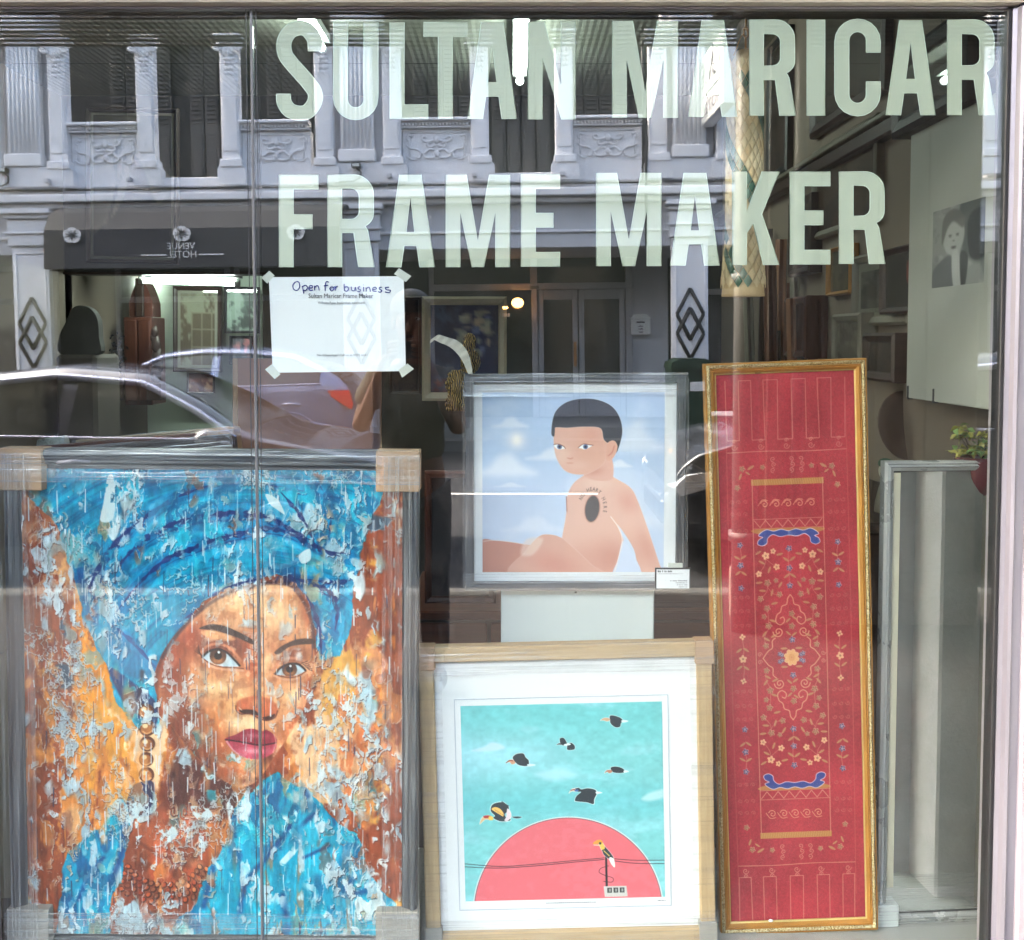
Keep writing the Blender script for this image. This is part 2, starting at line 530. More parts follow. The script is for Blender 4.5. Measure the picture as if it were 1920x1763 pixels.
    def glow(self, cx, cy_, rx, ry, col, a=1.0, rot=0.0, mod=None):
        """soft round patch of colour"""
        sl = self.win(cx-2.2*max(rx, ry), cy_-2.2*max(rx, ry), cx+2.2*max(rx, ry), cy_+2.2*max(rx, ry))
        if sl is None: return
        X, Y = self.X[sl]-cx, self.Y[sl]-cy_
        c, s = math.cos(rot), math.sin(rot)
        u, v = (X*c+Y*s)/rx, (-X*s+Y*c)/ry
        m = np.exp(-(u*u+v*v)*1.2)*a
        if mod is not None: m = m*mod[sl]
        self.mix(sl, m, col)
    def object(self, name, w, h, mat, parent, loc, relief=0.0, kind=None):
        """a sheet w x h standing on loc (local), facing -Y, one colour per grid point"""
        W, H = self.w, self.h
        c = np.clip(self.a, 0, 255)/255.0
        c = np.where(c <= 0.04045, c/12.92, ((c+0.055)/1.055)**2.4)
        xs = (np.linspace(-0.5, 0.5, W)*w); zs = np.linspace(1, 0, H)*h
        co = np.empty((H, W, 3), np.float32)
        co[..., 0] = xs[None, :]; co[..., 2] = zs[:, None]
        co[..., 1] = -self.ht*relief
        i = np.arange(H*W).reshape(H, W)
        q = np.stack([i[:-1, :-1], i[1:, :-1], i[1:, 1:], i[:-1, 1:]], -1).reshape(-1, 4)
        me = bpy.data.meshes.new(name)
        me.vertices.add(H*W); me.vertices.foreach_set('co', co.ravel())
        nq = len(q)
        me.loops.add(nq*4); me.loops.foreach_set('vertex_index', q.ravel().astype(np.int32))
        me.polygons.add(nq)
        me.polygons.foreach_set('loop_start', np.arange(0, nq*4, 4, dtype=np.int32))
        me.polygons.foreach_set('loop_total', np.full(nq, 4, dtype=np.int32))
        me.polygons.foreach_set('use_smooth', np.ones(nq, dtype=bool))
        me.update(calc_edges=True)
        ca = me.color_attributes.new('Col', 'FLOAT_COLOR', 'POINT')
        rgba = np.ones((H*W, 4), np.float32); rgba[:, :3] = c.reshape(-1, 3)
        ca.data.foreach_set('color', rgba.ravel())
        me.materials.append(mat)
        return link(name, me, parent, loc)

# ------------------------------------------------------------------ the large palette-knife portrait
def paint_portrait():
    A = Art(24, 852, 764, 1752, 0.80, (150, 72, 46))
    H, W, X, Y = A.h, A.w, A.X, A.Y
    n1 = fbm(H, W, 5, 3, 1); n2 = fbm(H, W, 24, 10, 2); n3 = fbm(H, W, 60, 14, 3, 3); n4 = fbm(H, W, 40, 46, 4, 4); n5 = fbm(H, W, 12, 14, 5, 5)
    ALL = (slice(None), slice(None))
    # background: rust, orange and peach upright scrapings
    A.mix(ALL, sstep(n2, -0.2, 1.6)*0.6, (178, 90, 58))
    A.mix(ALL, sstep(n3, 0.6, 1.6)*0.6, (118, 56, 44))
    def zone(cx, cy, rx, ry): return np.clip(1.25-np.sqrt(((X-cx)/rx)**2+((Y-cy)/ry)**2)+0.28*n2+0.12*n4, 0, 1)
    A.mix(ALL, sstep(zone(205, 1330, 110, 260), 0.15, 0.5)*0.95, (222, 136, 66))
    A.mix(ALL, sstep(zone(225, 1340, 60, 210)+0.2*n3, 0.3, 0.6)*0.85, (238, 158, 62))
    A.mix(ALL, sstep(zone(195, 1220, 50, 70)+0.2*n5, 0.3, 0.6)*0.8, (240, 142, 40))
    A.mix(ALL, sstep(zone(262, 1330, 45, 150)+0.15*n4, 0.3, 0.7)*0.9, (240, 198, 160))
    A.mix(ALL, sstep(zone(645, 1330, 80, 190), 0.15, 0.55)*0.9, (224, 146, 92))
    A.mix(ALL, sstep(zone(600, 1380, 62, 130)+0.2*n5, 0.25, 0.6)*0.9, (242, 192, 146))
    A.mix(ALL, sstep(zone(640, 1265, 40, 70)+0.25*n5, 0.3, 0.6)*0.85, (226, 160, 70))
    A.mix(ALL, sstep(zone(665, 1440, 45, 110)+0.2*n3, 0.35, 0.6)*0.8, (206, 108, 62))
    # ---- turban
    tur = [(96, 840), (108, 985), (136, 1060), (164, 1160), (196, 1240), (246, 1330), (288, 1344), (300, 1250), (330, 1170), (372, 1120), (410, 1092), (470, 1066), (545, 1062),
           (585, 1110), (592, 1215), (622, 1205), (655, 1150), (668, 1060), (682, 960), (676, 840)]
    wob = 5*n5
    sl, d, ins = A.segdist(smooth_path(tur, 8), True, 30)
    sd = np.where(ins, d, -d)+wob[sl]
    tm = np.zeros((H, W), np.float32); tm[sl] = sstep(sd, -1.5, 1.5)
    A.mix(ALL, tm, (0, 138, 178))
    cx, cy = 470.0, 1330.0
    ang = np.arctan2(Y-cy, X-cx); rr = np.hypot((X-cx)*0.92, Y-cy)
    fl = fbm(400, 900, 22, 60, 6, 4); flow = sample(fl, (ang+math.pi)/(2*math.pi)*399, np.clip(rr*1.5, 0, 899))
    f2 = fbm(900, 600, 9, 90, 7, 4); flow2 = sample(f2, np.clip(rr*1.6, 0, 899), (ang+math.pi)/(2*math.pi)*599)
    A.mix(ALL, tm*sstep(flow2, 0.1, 1.5)*0.75, (14, 170, 204))
    A.mix(ALL, tm*sstep(-flow2, 0.4, 1.7)*0.7, (8, 98, 146))
    A.mix(ALL, tm*sstep(n5, 0.7, 1.3)*0.55, (36, 176, 212))
    def crescent(pts, w, c, a=0.95, mod=None, f=1.6):
        sp = smooth_path(pts, 8, closed=False); n = len(sp); L_, R_ = [], []
        for i, q in enumerate(sp):
            d = sp[min(i+1, n-1)]-sp[max(i-1, 0)]; d = d/(np.linalg.norm(d)+1e-6)
            ww = w*math.sin(math.pi*(i+0.3)/(n-0.4))*(0.8+0.35*math.sin(i*1.7))
            L_.append((q[0]+d[1]*ww*0.35, q[1]-d[0]*ww*0.35)); R_.append((q[0]-d[1]*ww*0.65, q[1]+d[0]*ww*0.65))
        A.poly(L_+R_[::-1], c, a, f, smooth=False, mod=mod)
    def fold(pts, w, dark=(24, 46, 104), a=0.9, hi=True):
        A.line([(x, y+w*0.4) for x, y in pts], w*3.0, (8, 88, 150), 0.55, w*2.6, mod=tm)
        if hi:
            crescent([(x+w*0.9, y+w*2.4) for x, y in pts], w*2.4, (28, 172, 212), 0.8, tm, 3)
            crescent([(x-w*0.4, y-w*1.5) for x, y in pts], w*1.3, (16, 150, 200), 0.7, tm, 2.5)
        crescent(pts, w*1.5, dark, a, tm*sstep(n4+0.6*n3, -1.8, -0.7))
        crescent([(x+3, y+w*1.2) for x, y in pts[1:-1]] if len(pts) > 4 else pts, w*0.45, (20, 60, 120), 0.8, tm)
    def fold_old(pts, w, dark=(24, 46, 104), a=0.9, hi=True):
        A.line(pts, w*3.4, (10, 84, 150), 0.62, w*3.2, mod=tm)
        if hi: A.line([(x+w*0.9, y+w*1.7) for x, y in pts], w*1.6, (34, 176, 214), 0.7, w*1.4, mod=tm)
        A.line(pts, w, dark, a, w*0.8, mod=tm*sstep(n4+0.6*n3, -1.3, -0.2))
    fold([(205, 1052), (240, 1012), (274, 980), (325, 954), (371, 941), (429, 936), (480, 936), (520, 950), (565, 976), (610, 1004), (660, 1010)], 10)
    fold([(210, 1130), (261, 1066), (312, 1021), (358, 1002), (403, 984), (461, 970), (493, 962), (538, 970), (597, 999), (640, 1020)], 9)
    fold([(332, 1144), (371, 1118), (403, 1089), (451, 1067), (509, 1054), (542, 1054)], 9, hi=False)
    fold([(150, 1120), (177, 1047), (216, 989), (261, 950), (330, 905), (400, 880)], 9)
    fold([(538, 1050), (584, 1067), (622, 1086), (634, 1118), (628, 1160)], 9)
    fold([(575, 1060), (640, 1064), (668, 1050)], 7)
    fold([(525, 892), (564, 937), (590, 990)], 8)
    fold([(600, 880), (622, 930), (616, 990)], 6)
    fold([(560, 1075), (585, 1110), (600, 1160), (602, 1210)], 7, hi=False)
    fold([(500, 880), (560, 892), (640, 905)], 5)
    fold([(290, 1235), (240, 1180), (205, 1150)], 6)
    A.poly([(136, 1050), (170, 1040), (200, 1075), (182, 1150), (158, 1130)], (26, 58, 118), 0.85, 16, mod=sstep(n4+n3, -1.2, 0.2))
    A.poly([(196, 1232), (246, 1262), (288, 1300), (284, 1348), (246, 1334)], (34, 50, 98), 0.9, 6)
    A.poly([(190, 1170), (235, 1165), (275, 1215), (300, 1230), (285, 1262), (225, 1240)], (78, 122, 168), 0.6, 14, mod=tm)
    A.poly([(520, 1054), (560, 1052), (566, 1076), (520, 1072)], (40, 46, 92), 0.85, 6)
    for k, (x, y) in enumerate([(220, 905), (245, 945), (420, 905), (540, 915), (612, 900)]):
        A.line([(x, y-28), (x-5, y), (x+8, y+30)], 16, (16, 150, 198), 0.5, 12, mod=tm)
    # ---- face
    face = [(440, 1078), (483, 1069), (540, 1072), (558, 1092), (576, 1115), (585, 1142), (588, 1190), (589, 1233), (578, 1278), (569, 1308), (553, 1339), (535, 1369), (514, 1400), (496, 1428),
            (475, 1452), (445, 1462), (410, 1446), (370, 1410), (340, 1376), (312, 1336), (292, 1292), (284, 1252), (299, 1208), (319, 1176), (347, 1144), (370, 1121), (401, 1096)]
    neck = [(318, 1340), (332, 1400), (318, 1470), (290, 1500), (240, 1560), (214, 1650), (222, 1745), (330, 1745), (382, 1650), (420, 1560), (442, 1510), (482, 1450), (420, 1420)]
    A.poly(neck, (128, 66, 48), 1, 4)
    A.poly([(318, 1520), (370, 1500), (410, 1520), (372, 1620), (330, 1690), (270, 1640), (282, 1570)], (184, 84, 54), 0.85, 24, mod=sstep(n4+n2, -1.4, 0.4))
    A.glow(300, 1560, 60, 44, (206, 104, 66), 0.8, 0.3); A.glow(345, 1520, 40, 40, (190, 92, 58), 0.7); A.glow(285, 1690, 70, 36, (150, 76, 52), 0.7)
    A.line([(250, 1570), (300, 1600), (345, 1598)], 7, (96, 48, 40), 0.5, 7); A.line([(400, 1530), (372, 1580), (345, 1610)], 7, (96, 48, 40), 0.5, 7)
    A.poly([(326, 1400), (420, 1452), (470, 1460), (440, 1512), (350, 1500), (306, 1500)], (74, 42, 42), 0.85, 20)
    A.poly(face, (220, 142, 94), 1, 3)
    fm = A.full(face, 3)
    def G(x, y, rx, ry, c, a=0.8, rot=0.0): A.glow(x, y, rx, ry, c, a, rot, fm)
    G(318, 1240, 40, 95, (142, 58, 42), 0.95, -0.3)
    G(338, 1350, 50, 84, (112, 52, 40), 0.95, 0.5)
    G(374, 1414, 62, 46, (92, 48, 40), 0.92, 0.6)
    G(352, 1172, 54, 30, (176, 72, 48), 0.9, -0.7)
    G(505, 1112, 110, 62, (248, 202, 156), 1.0)
    G(448, 1132, 60, 34, (236, 168, 118), 0.85)
    G(540, 1096, 30, 22, (232, 150, 98), 0.6)
    G(576, 1130, 13, 56, (196, 100, 58), 0.9, -0.2)
    G(560, 1165, 26, 20, (226, 150, 96), 0.7)
    G(404, 1196, 66, 28, (126, 58, 42), 1.0, 0.15)
    G(446, 1186, 40, 20, (100, 50, 42), 0.95, 0.4)
    G(548, 1206, 40, 26, (140, 72, 50), 0.95)
    G(474, 1214, 20, 54, (178, 78, 48), 0.95)
    G(464, 1180, 24, 18, (170, 86, 56), 0.7)
    G(497, 1222, 10, 66, (248, 182, 132), 0.95)
    G(410, 1272, 58, 28, (252, 206, 156), 1.0, 0.1)
    G(380, 1246, 40, 12, (238, 156, 100), 0.8, 0.25)
    G(434, 1306, 50, 38, (244, 178, 118), 0.95)
    G(546, 1286, 28, 32, (248, 188, 136), 1.0)
    G(578, 1266, 9, 52, (184, 84, 50), 0.9, 0.25)
    G(552, 1326, 12, 48, (206, 100, 60), 0.85, 0.45)
    G(452, 1336, 46, 22, (252, 214, 166), 0.95)
    G(502, 1342, 20, 14, (232, 160, 114), 0.9)
    G(402, 1334, 22, 42, (214, 122, 66), 0.8)
    G(410, 1384, 28, 32, (178, 92, 58), 0.9)
    G(466, 1420, 44, 15, (232, 150, 96), 1.0)
    G(428, 1434, 28, 15, (196, 90, 54), 0.8)
    G(470, 1450, 44, 9, (104, 52, 42), 0.9)
    G(504, 1404, 20, 18, (106, 52, 42), 0.9)
    A.line([(340, 1150), (310, 1190), (290, 1240), (288, 1290)], 8, (96, 44, 40), 0.7, 8, mod=fm)
    A.mix(ALL, fm*sstep(n4+0.4*n3, 0.7, 1.6)*0.38*(1-sstep(360-X, -40, 60)), (252, 212, 168))
    A.mix(ALL, fm*sstep(-n4+0.3*n5, 0.8, 1.7)*0.3, (176, 88, 54))
    # hair edge under the cloth
    A.line([(300, 1212), (330, 1166), (372, 1122), (420, 1090), (475, 1070), (540, 1070), (566, 1098), (584, 1140), (588, 1190)], 7, (54, 36, 52), 0.75, 6)
    def Z(x, y): return (240+x/4.4075, 1040+y/4.4075)
    def ZP(*p): return [Z(*q) for q in p]
    # brows
    A.poly(ZP((575, 508), (680, 472), (800, 492), (920, 545), (1025, 605), (1020, 640), (900, 588), (780, 545), (650, 522)), (48, 32, 32), 0.95, 2.5)
    A.poly(ZP((1205, 705), (1280, 645), (1380, 600), (1480, 586), (1538, 600), (1535, 632), (1430, 640), (1330, 660), (1240, 722)), (62, 42, 38), 0.95, 2.5)
    A.poly(ZP((590, 540), (690, 520), (800, 560), (880, 600), (780, 610), (650, 580)), (232, 164, 110), 0.7, 5)
    # lids
    A.line(ZP((570, 740), (640, 660), (740, 640), (840, 680), (920, 780)), 5, (212, 130, 92), 0.9, 4)
    A.line(ZP((1190, 860), (1260, 780), (1350, 755), (1440, 775), (1500, 830)), 5, (206, 130, 96), 0.9, 4)
    def eye(pts, ic, ir, lower):
        m = A.full(ZP(*pts), 1.2)
        A.mix(ALL, m, (196, 216, 228))
        ix, iy = Z(*ic)
        A.line(ZP(*pts)[:5], 7, (120, 140, 160), 0.55, 7, mod=m)
        sl = ALL
        d = np.hypot(X-ix, Y-iy)
        r = ir/4.4075
        A.mix(ALL, m*(1-sstep(d, r-1.2, r+0.6)), (74, 44, 34))
        A.mix(ALL, m*np.exp(-(((X-ix)/(r*0.75))**2+((Y-iy-r*0.5)/(r*0.45))**2))*0.9, (198, 122, 70))
        A.mix(ALL, m*(1-sstep(d, r*0.38, r*0.52)), (22, 16, 18))
        A.mix(ALL, m*(1-sstep(np.hypot(X-ix-1.5, Y-iy+r*0.45), 1.6, 3.0)), (236, 240, 244))
        A.line(ZP(*pts[:6]), 4.2, (36, 24, 26), 0.95, 2.0)
        A.line(ZP(*lower), 2.0, (96, 52, 44), 0.8, 1.6)
        A.line([(x, y+4.5) for x, y in ZP(*lower)], 3.5, (236, 176, 142), 0.7, 3)
    eye([(600, 752), (650, 706), (730, 684), (806, 712), (864, 768), (912, 822), (850, 832), (760, 826), (680, 800), (630, 776)], (732, 742), 72, [(600, 752), (640, 790), (700, 820), (780, 836), (860, 840), (945, 846)])
    eye([(1212, 890), (1250, 842), (1320, 806), (1400, 806), (1446, 838), (1462, 858), (1410, 892), (1340, 908), (1262, 902)], (1330, 852), 64, [(1200, 888), (1260, 912), (1340, 920), (1410, 904), (1470, 862)])
    for k in range(6):
        A.line(ZP((1430+k*12, 800+k*10), (1480+k*8, 780+k*16)), 1.6, (40, 26, 28), 0.8, 1)
        A.line(ZP((600-k*4, 745-k*6), (540+k*6, 700-k*10)), 1.5, (60, 34, 32), 0.6, 1)
    # nose
    A.poly(ZP((880, 1160), (900, 1120), (980, 1090), (1060, 1080), (1150, 1100), (1215, 1150), (1228, 1215), (1180, 1280), (1090, 1285), (1000, 1240), (920, 1230), (885, 1210)), (196, 94, 60), 0.85, 6)
    A.glow(*Z(1060, 1140), 12, 10, (238, 160, 112), 0.9)
    A.glow(*Z(950, 1150), 8, 8, (206, 104, 68), 0.9)
    A.poly(ZP((905, 1205), (960, 1195), (1040, 1205), (1070, 1245), (1010, 1238), (940, 1232)), (52, 28, 28), 0.95, 3)
    A.poly(ZP((1100, 1262), (1150, 1250), (1205, 1232), (1190, 1272), (1130, 1286)), (66, 34, 32), 0.9, 3)
    A.line(ZP((878, 1165), (882, 1205), (920, 1236), (1000, 1230), (1070, 1270), (1140, 1288), (1205, 1262), (1228, 1205)), 2.2, (92, 44, 36), 0.85, 2)
    A.line(ZP((905, 1180), (925, 1200)), 2.2, (240, 200, 170), 0.8, 1.5)
    # lips
    A.poly(ZP((786, 1452), (880, 1408), (960, 1364), (1035, 1360), (1085, 1382), (1135, 1370), (1196, 1410), (1216, 1475), (1080, 1500), (960, 1486)), (152, 44, 62), 1, 2)
    A.poly(ZP((800, 1466), (960, 1486), (1080, 1498), (1214, 1484), (1190, 1560), (1100, 1612), (985, 1614), (880, 1572), (822, 1515)), (192, 68, 88), 1, 2)
    A.glow(*Z(1040, 1420), 26, 5, (196, 92, 106), 0.85)
    A.glow(*Z(1030, 1550), 28, 6, (232, 150, 160), 0.85)
    A.line(ZP((790, 1454), (880, 1468), (970, 1482), (1080, 1500), (1180, 1486), (1214, 1476)), 3.0, (66, 20, 32), 0.95, 2)
    A.line(ZP((800, 1470), (850, 1540), (900, 1580)), 3, (236, 176, 176), 0.7, 2)
    A.line(ZP((1196, 1405), (1212, 1470), (1190, 1560)), 2, (236, 170, 150), 0.6, 2)
    # ---- ear ring of amber beads and the necklace
    A.line([(262, 1240), (256, 1290), (262, 1320)], 9, (66, 44, 50), 0.7, 8)
    for k, (x, y, r) in enumerate([(268, 1316, 15), (270, 1348, 16), (270, 1379, 15), (268, 1409, 14), (268, 1439, 15)]):
        A.ell(x, y, r, r, (88, 46, 32), 1, 2)
        A.ell(x-1, y+1, r*0.74, r*0.7, (168, 102, 58), 1, 3)
        A.ell(x-4, y-4, r*0.34, r*0.3, (240, 206, 156), 1, 2)
        A.line([(x-8, y+7), (x, y+11), (x+9, y+6)], 2.4, (222, 160, 104), 0.9, 1.5)
    A.poly([(240, 1464), (262, 1452), (282, 1456), (280, 1510), (258, 1520), (228, 1510)], (34, 42, 78), 0.95, 3)
    for row, (R0, n) in enumerate([(74, 15), (88, 16), (103, 17), (118, 18)]):
        for k in range(n):
            t = math.pi*(0.12+0.76*k/(n-1))
            x, y = 300-R0*1.0*math.cos(t), 1598+R0*0.78*math.sin(t)
            A.ell(x, y, 7, 5.4, (72, 34, 28), 0.95, 1.5, 0.6-t)
            A.ell(x-1, y-1, 4.6, 3.4, [(206, 94, 54), (178, 70, 44), (222, 132, 84), (150, 84, 60)][(k*3+row) % 4], 0.95, 1.5, 0.6-t)
    # ---- blue shawl
    def S(x, y): return (80+x/2.909, 1300+y/2.909)
    shL = [S(*p) for p in ((40, 1330), (40, 1120), (80, 900), (180, 760), (290, 690), (400, 580), (440, 650), (455, 760), (420, 880), (380, 1030), (340, 1140), (330, 1330))]
    shR = [S(*p) for p in ((780, 1330), (820, 1130), (900, 960), (960, 760), (1040, 620), (1130, 490), (1240, 372), (1350, 410), (1470, 550), (1560, 640), (1700, 740), (1800, 900), (1860, 1050), (1910, 1200), (1930, 1330))]
    sm = np.zeros((H, W), np.float32)
    for q in (shL, shR):
        sl, d, ins = A.segdist(smooth_path(q, 8), True, 30)
        sd = np.where(ins, d, -d)+6*n5[sl]
        sm[sl] = np.maximum(sm[sl], sstep(sd, -2, 2))
    A.mix(ALL, sm, (10, 150, 186))
    dg = fbm(H, W, 16, 10, 21, 5); up = fbm(H, W, 40, 9, 22, 4)
    A.mix(ALL, sm*sstep(dg, 0.2, 1.2)*0.8, (44, 182, 212))
    A.mix(ALL, sm*sstep(-dg+0.4*up, 0.5, 1.4)*0.8, (14, 88, 140))
    A.mix(ALL, sm*sstep(up, 1.0, 1.6)*0.7, (188, 132, 96))
    A.mix(ALL, sm*sstep(up+n5, 1.6, 2.1)*0.85, (186, 214, 224))
    for pts, w in (([S(1040, 640), S(960, 800), S(900, 980), S(860, 1150)], 12), ([S(1340, 700), S(1220, 860), S(1100, 1010), S(1060, 1180)], 10), ([S(1480, 620), S(1380, 700), S(1340, 690)], 10), ([S(1560, 800), S(1420, 870)], 6),
                   ([S(300, 880), S(220, 980), S(160, 1120)], 8), ([S(420, 700), S(400, 860), S(340, 1020)], 12), ([S(1700, 980), S(1640, 1080), S(1760, 1060)], 12), ([S(1400, 430), S(1440, 520)], 10), ([S(1300, 1090), S(1320, 1200)], 12)):
        A.line(pts, w, (16, 62, 122), 0.8, w, mod=sm)
    A.line([S(1330, 690), S(1390, 780), S(1300, 900)], 12, (196, 222, 230), 0.9, 3, mod=sstep(n4, -0.8, -0.3))
    A.line([S(1380, 500), S(1370, 620), S(1350, 690)], 10, (196, 222, 230), 0.85, 3, mod=sstep(n4, -0.6, -0.1))
    A.line([S(1000, 680), S(1100, 660), S(1160, 760)], 14, (186, 216, 226), 0.8, 4, mod=sstep(n4, -0.4, 0.1))
    A.line([S(230, 740), S(250, 830), S(240, 910)], 13, (190, 218, 228), 0.9, 3, mod=sstep(n4, -0.8, -0.3))
    # ---- scraped pale-blue paint over everything, each patch with a shadow painted below it for relief
    def scrape(seed, fx, fy, thr, col, dens, a=0.92, lip=True, edge=0.12):
        q = fbm(H, W, fx, fy, seed, 4, 0.48)+dens
        m = sstep(q, thr, thr+edge)
        if lip:
            sh = np.roll(np.roll(m, 2, 0), 1, 1)
            A.mix(ALL, np.clip(sh-m, 0, 1)*0.6, (58, 40, 48))
        A.mix(ALL, m*a, col)
        A.ht[:] += m*0.8
    fd = np.zeros((H, W), np.float32)
    for (x, y, rx, ry, k) in ((505, 1105, 60, 36, 0.5), (390, 1150, 50, 30, 0.75), (350, 1300, 34, 50, 0.8), (360, 1400, 60, 50, 0.85), (545, 1290, 40, 30, 0.6), (600, 1330, 50, 110, 0.8), (690, 1330, 34, 230, 1.0), (660, 1480, 46, 60, 1.1),
                              (120, 1350, 40, 260, 0.75), (70, 1020, 46, 150, 0.9), (140, 980, 60, 60, 0.9), (190, 960, 50, 40, 0.7), (560, 930, 90, 60, 0.6), (660, 1000, 40, 120, 0.9), (250, 1500, 60, 50, 0.8), (300, 1560, 70, 60, 0.75),
                              (250, 1730, 60, 50, 1.1), (600, 1250, 30, 60, 0.7), (240, 910, 40, 60, 0.8), (300, 1250, 36, 60, 0.9), (430, 1070, 80, 22, 1.1), (190, 1250, 60, 60, 0.5), (450, 1385, 50, 16, 0.5), (520, 900, 40, 24, 0.7)):
        fd = np.maximum(fd, 1.35*k*np.exp(-(((X-x)/rx)**2+((Y-y)/ry)**2)))
    eyes = np.exp(-(((X-408)/44)**2+((Y-1210)/20)**2))+np.exp(-(((X-540)/38)**2+((Y-1233)/18)**2))+0.5*np.exp(-(((X-470)/44)**2+((Y-1378)/20)**2))
    eyes = eyes+0.75*np.exp(-(((X-420-0)/56)**2+((Y-1160-0.28*(X-420))/14)**2))+0.75*np.exp(-(((X-552)/40)**2+((Y-1182+0.25*(X-552))/13)**2))+0.6*np.exp(-(((X-480)/40)**2+((Y-1312)/26)**2))
    fd = fd-1.5*eyes
    # broken knife marks: clusters of ragged, upright fragments
    wx, wy = fbm(H, W, 40, 34, 90, 3), fbm(H, W, 40, 34, 91, 3)
    JJ, II = np.meshgrid(np.arange(W, dtype=np.float32), np.arange(H, dtype=np.float32))
    def frag(seed, fx, fy, rx, ry, lo, hi, cut, col, a=0.9, warp=5.0, bias=None, lip=0.55):
        reg = fbm(H, W, rx, ry, seed, 3)+0.7*fd-0.22-0.25*zone(230, 1340, 90, 210)+(0 if bias is None else bias)
        fine = sample(fbm(H, W, fx, fy, seed+1, 3, 0.5), II+wy*warp, JJ+wx*warp)
        m = sstep(reg, lo, hi)*sstep(fine+0.35*np.clip(reg-hi, 0, 1.2), cut+0.18, cut+0.5)
        m = m*(1-np.clip(1.1*eyes, 0, 1))*(1-0.3*fm)
        sh = np.roll(np.roll(m, 2, 0), 1, 1)
        A.mix(ALL, np.clip(sh-m, 0, 1)*lip, (62, 46, 58))  # ridge shadow painted as a dark edge below each fragment
        hl_ = np.roll(np.roll(m, -1, 0), -1, 1)
        A.mix(ALL, m*a, col)
        A.mix(ALL, np.clip(m-hl_, 0, 1)*0.5, (232, 238, 240))  # pale rim paints a highlight on the ridge
        A.ht[:] += m*0.7
    blue = np.maximum(tm, sm)
    frag(151, 40, 26, 10, 10, 0.2, 0.9, 0.1, (96, 170, 200), 0.55, 6, 1.6*blue-1.4, 0.0)
    frag(153, 36, 20, 9, 9, 0.2, 0.9, 0.2, (6, 84, 130), 0.6, 6, 1.6*blue-1.4, 0.0)
    frag(155, 44, 24, 10, 8, 0.4, 1.1, 0.3, (24, 190, 212), 0.6, 6, 1.6*blue-1.4, 0.1)
    frag(157, 30, 10, 14, 6, 0.2, 1.0, 0.1, (240, 152, 74), 0.5, 5, 0.7*zone(210, 1330, 110, 260)+0.5*zone(650, 1360, 80, 200)-0.6*blue-0.8*fm, 0.0)
    frag(159, 36, 12, 14, 6, 0.4, 1.1, 0.2, (122, 56, 44), 0.5, 5, -0.8*blue-0.8*fm, 0.0)
    frag(161, 30, 20, 9, 8, 0.3, 1.0, 0.3, (250, 214, 172), 0.4, 5, 1.0*fm-0.9, 0.0)
    frag(131, 70, 46, 11, 9, 0.9, 1.7, 0.15, (160, 186, 200), 0.85)
    frag(133, 46, 26, 14, 9, 1.1, 1.8, 0.35, (182, 206, 218), 0.9)
    frag(135, 100, 70, 10, 8, 0.8, 1.6, 0.45, (200, 218, 226), 0.85, 4)
    frag(137, 60, 22, 18, 7, 1.2, 1.9, 0.5, (206, 222, 230), 0.9, 4)
    frag(139, 34, 18, 12, 10, 1.5, 2.1, 0.2, (176, 204, 216), 0.92)
    frag(141, 80, 60, 9, 8, 1.0, 1.8, 0.5, (206, 160, 120), 0.7, 5, 0.5*sm-0.5*tm)
    frag(143, 50, 30, 16, 12, 1.3, 2.0, 0.4, (214, 228, 232), 0.9, 5, 0.25*tm+0.3*sm)
    frag(145, 40, 16, 14, 10, 1.3, 2.0, 0.3, (150, 170, 170), 0.75, 5, 0.3*tm)
    frag(147, 60, 40, 20, 20, 0.9, 1.7, 0.9, (182, 206, 216), 0.85, 4, 0.7*fm)
    frag(149, 50, 36, 16, 16, 1.2, 1.9, 0.6, (150, 74, 48), 0.6, 4, 0.6*fm, 0.2)
    for pts, w in (([(205, 1052), (240, 1012), (274, 980), (325, 954), (371, 941)], 10), ([(390, 938), (429, 934), (480, 938)], 11), ([(480, 936), (520, 950), (565, 976), (610, 1004), (650, 1010)], 8),
                   ([(210, 1130), (261, 1066), (312, 1021), (358, 1002), (403, 984), (461, 970)], 9), ([(538, 970), (597, 999), (640, 1016)], 9), ([(332, 1144), (371, 1118), (403, 1089), (451, 1067), (509, 1056)], 7),
                   ([(150, 1120), (177, 1047), (216, 989), (261, 950)], 9), ([(525, 892), (564, 937), (590, 985)], 7), ([(545, 1056), (584, 1067), (622, 1086), (634, 1118)], 8), ([(560, 1075), (585, 1110), (600, 1160), (602, 1205)], 6)):
        crescent(pts, w*1.25, (24, 46, 104), 0.9, tm*sstep(n4, -1.0, -0.2))
    # crackled lace of old paint
    lace = np.abs(fbm(H, W, 70, 70, 41, 3))
    den = fbm(H, W, 8, 7, 42, 3)
    lm = (1-sstep(lace, 0.18, 0.42))*sstep(den+0.6*fd-0.5*tm, 1.0, 1.5)*(1-np.clip(eyes, 0, 1))
    A.mix(ALL, lm*0.75*(1-0.7*fm), (186, 198, 202))
    sh = np.roll(lm, 2, 0)
    A.mix(ALL, np.clip(sh-lm, 0, 1)*0.4*(1-0.7*fm), (70, 44, 44))  # same relief shadow painted under the lace
    # knife grain, then fine pale runs of paint
    gr = fbm(H, W, 160, 40, 51, 2)
    A.a *= (1+0.035*gr+0.045*n4)[..., None]
    r = np.random.default_rng(9)
    for k in range(430):
        x = r.uniform(30, 758); y = r.uniform(870, 1730); L = r.uniform(8, 46)
        c = (214, 226, 232) if r.random() < 0.78 else (50, 52, 84)
        A.line([(x, y), (x+r.uniform(-1.5, 1.5), y+L)], r.uniform(1.0, 2.4), c, r.uniform(0.5, 0.95), 1.0, smooth=False)
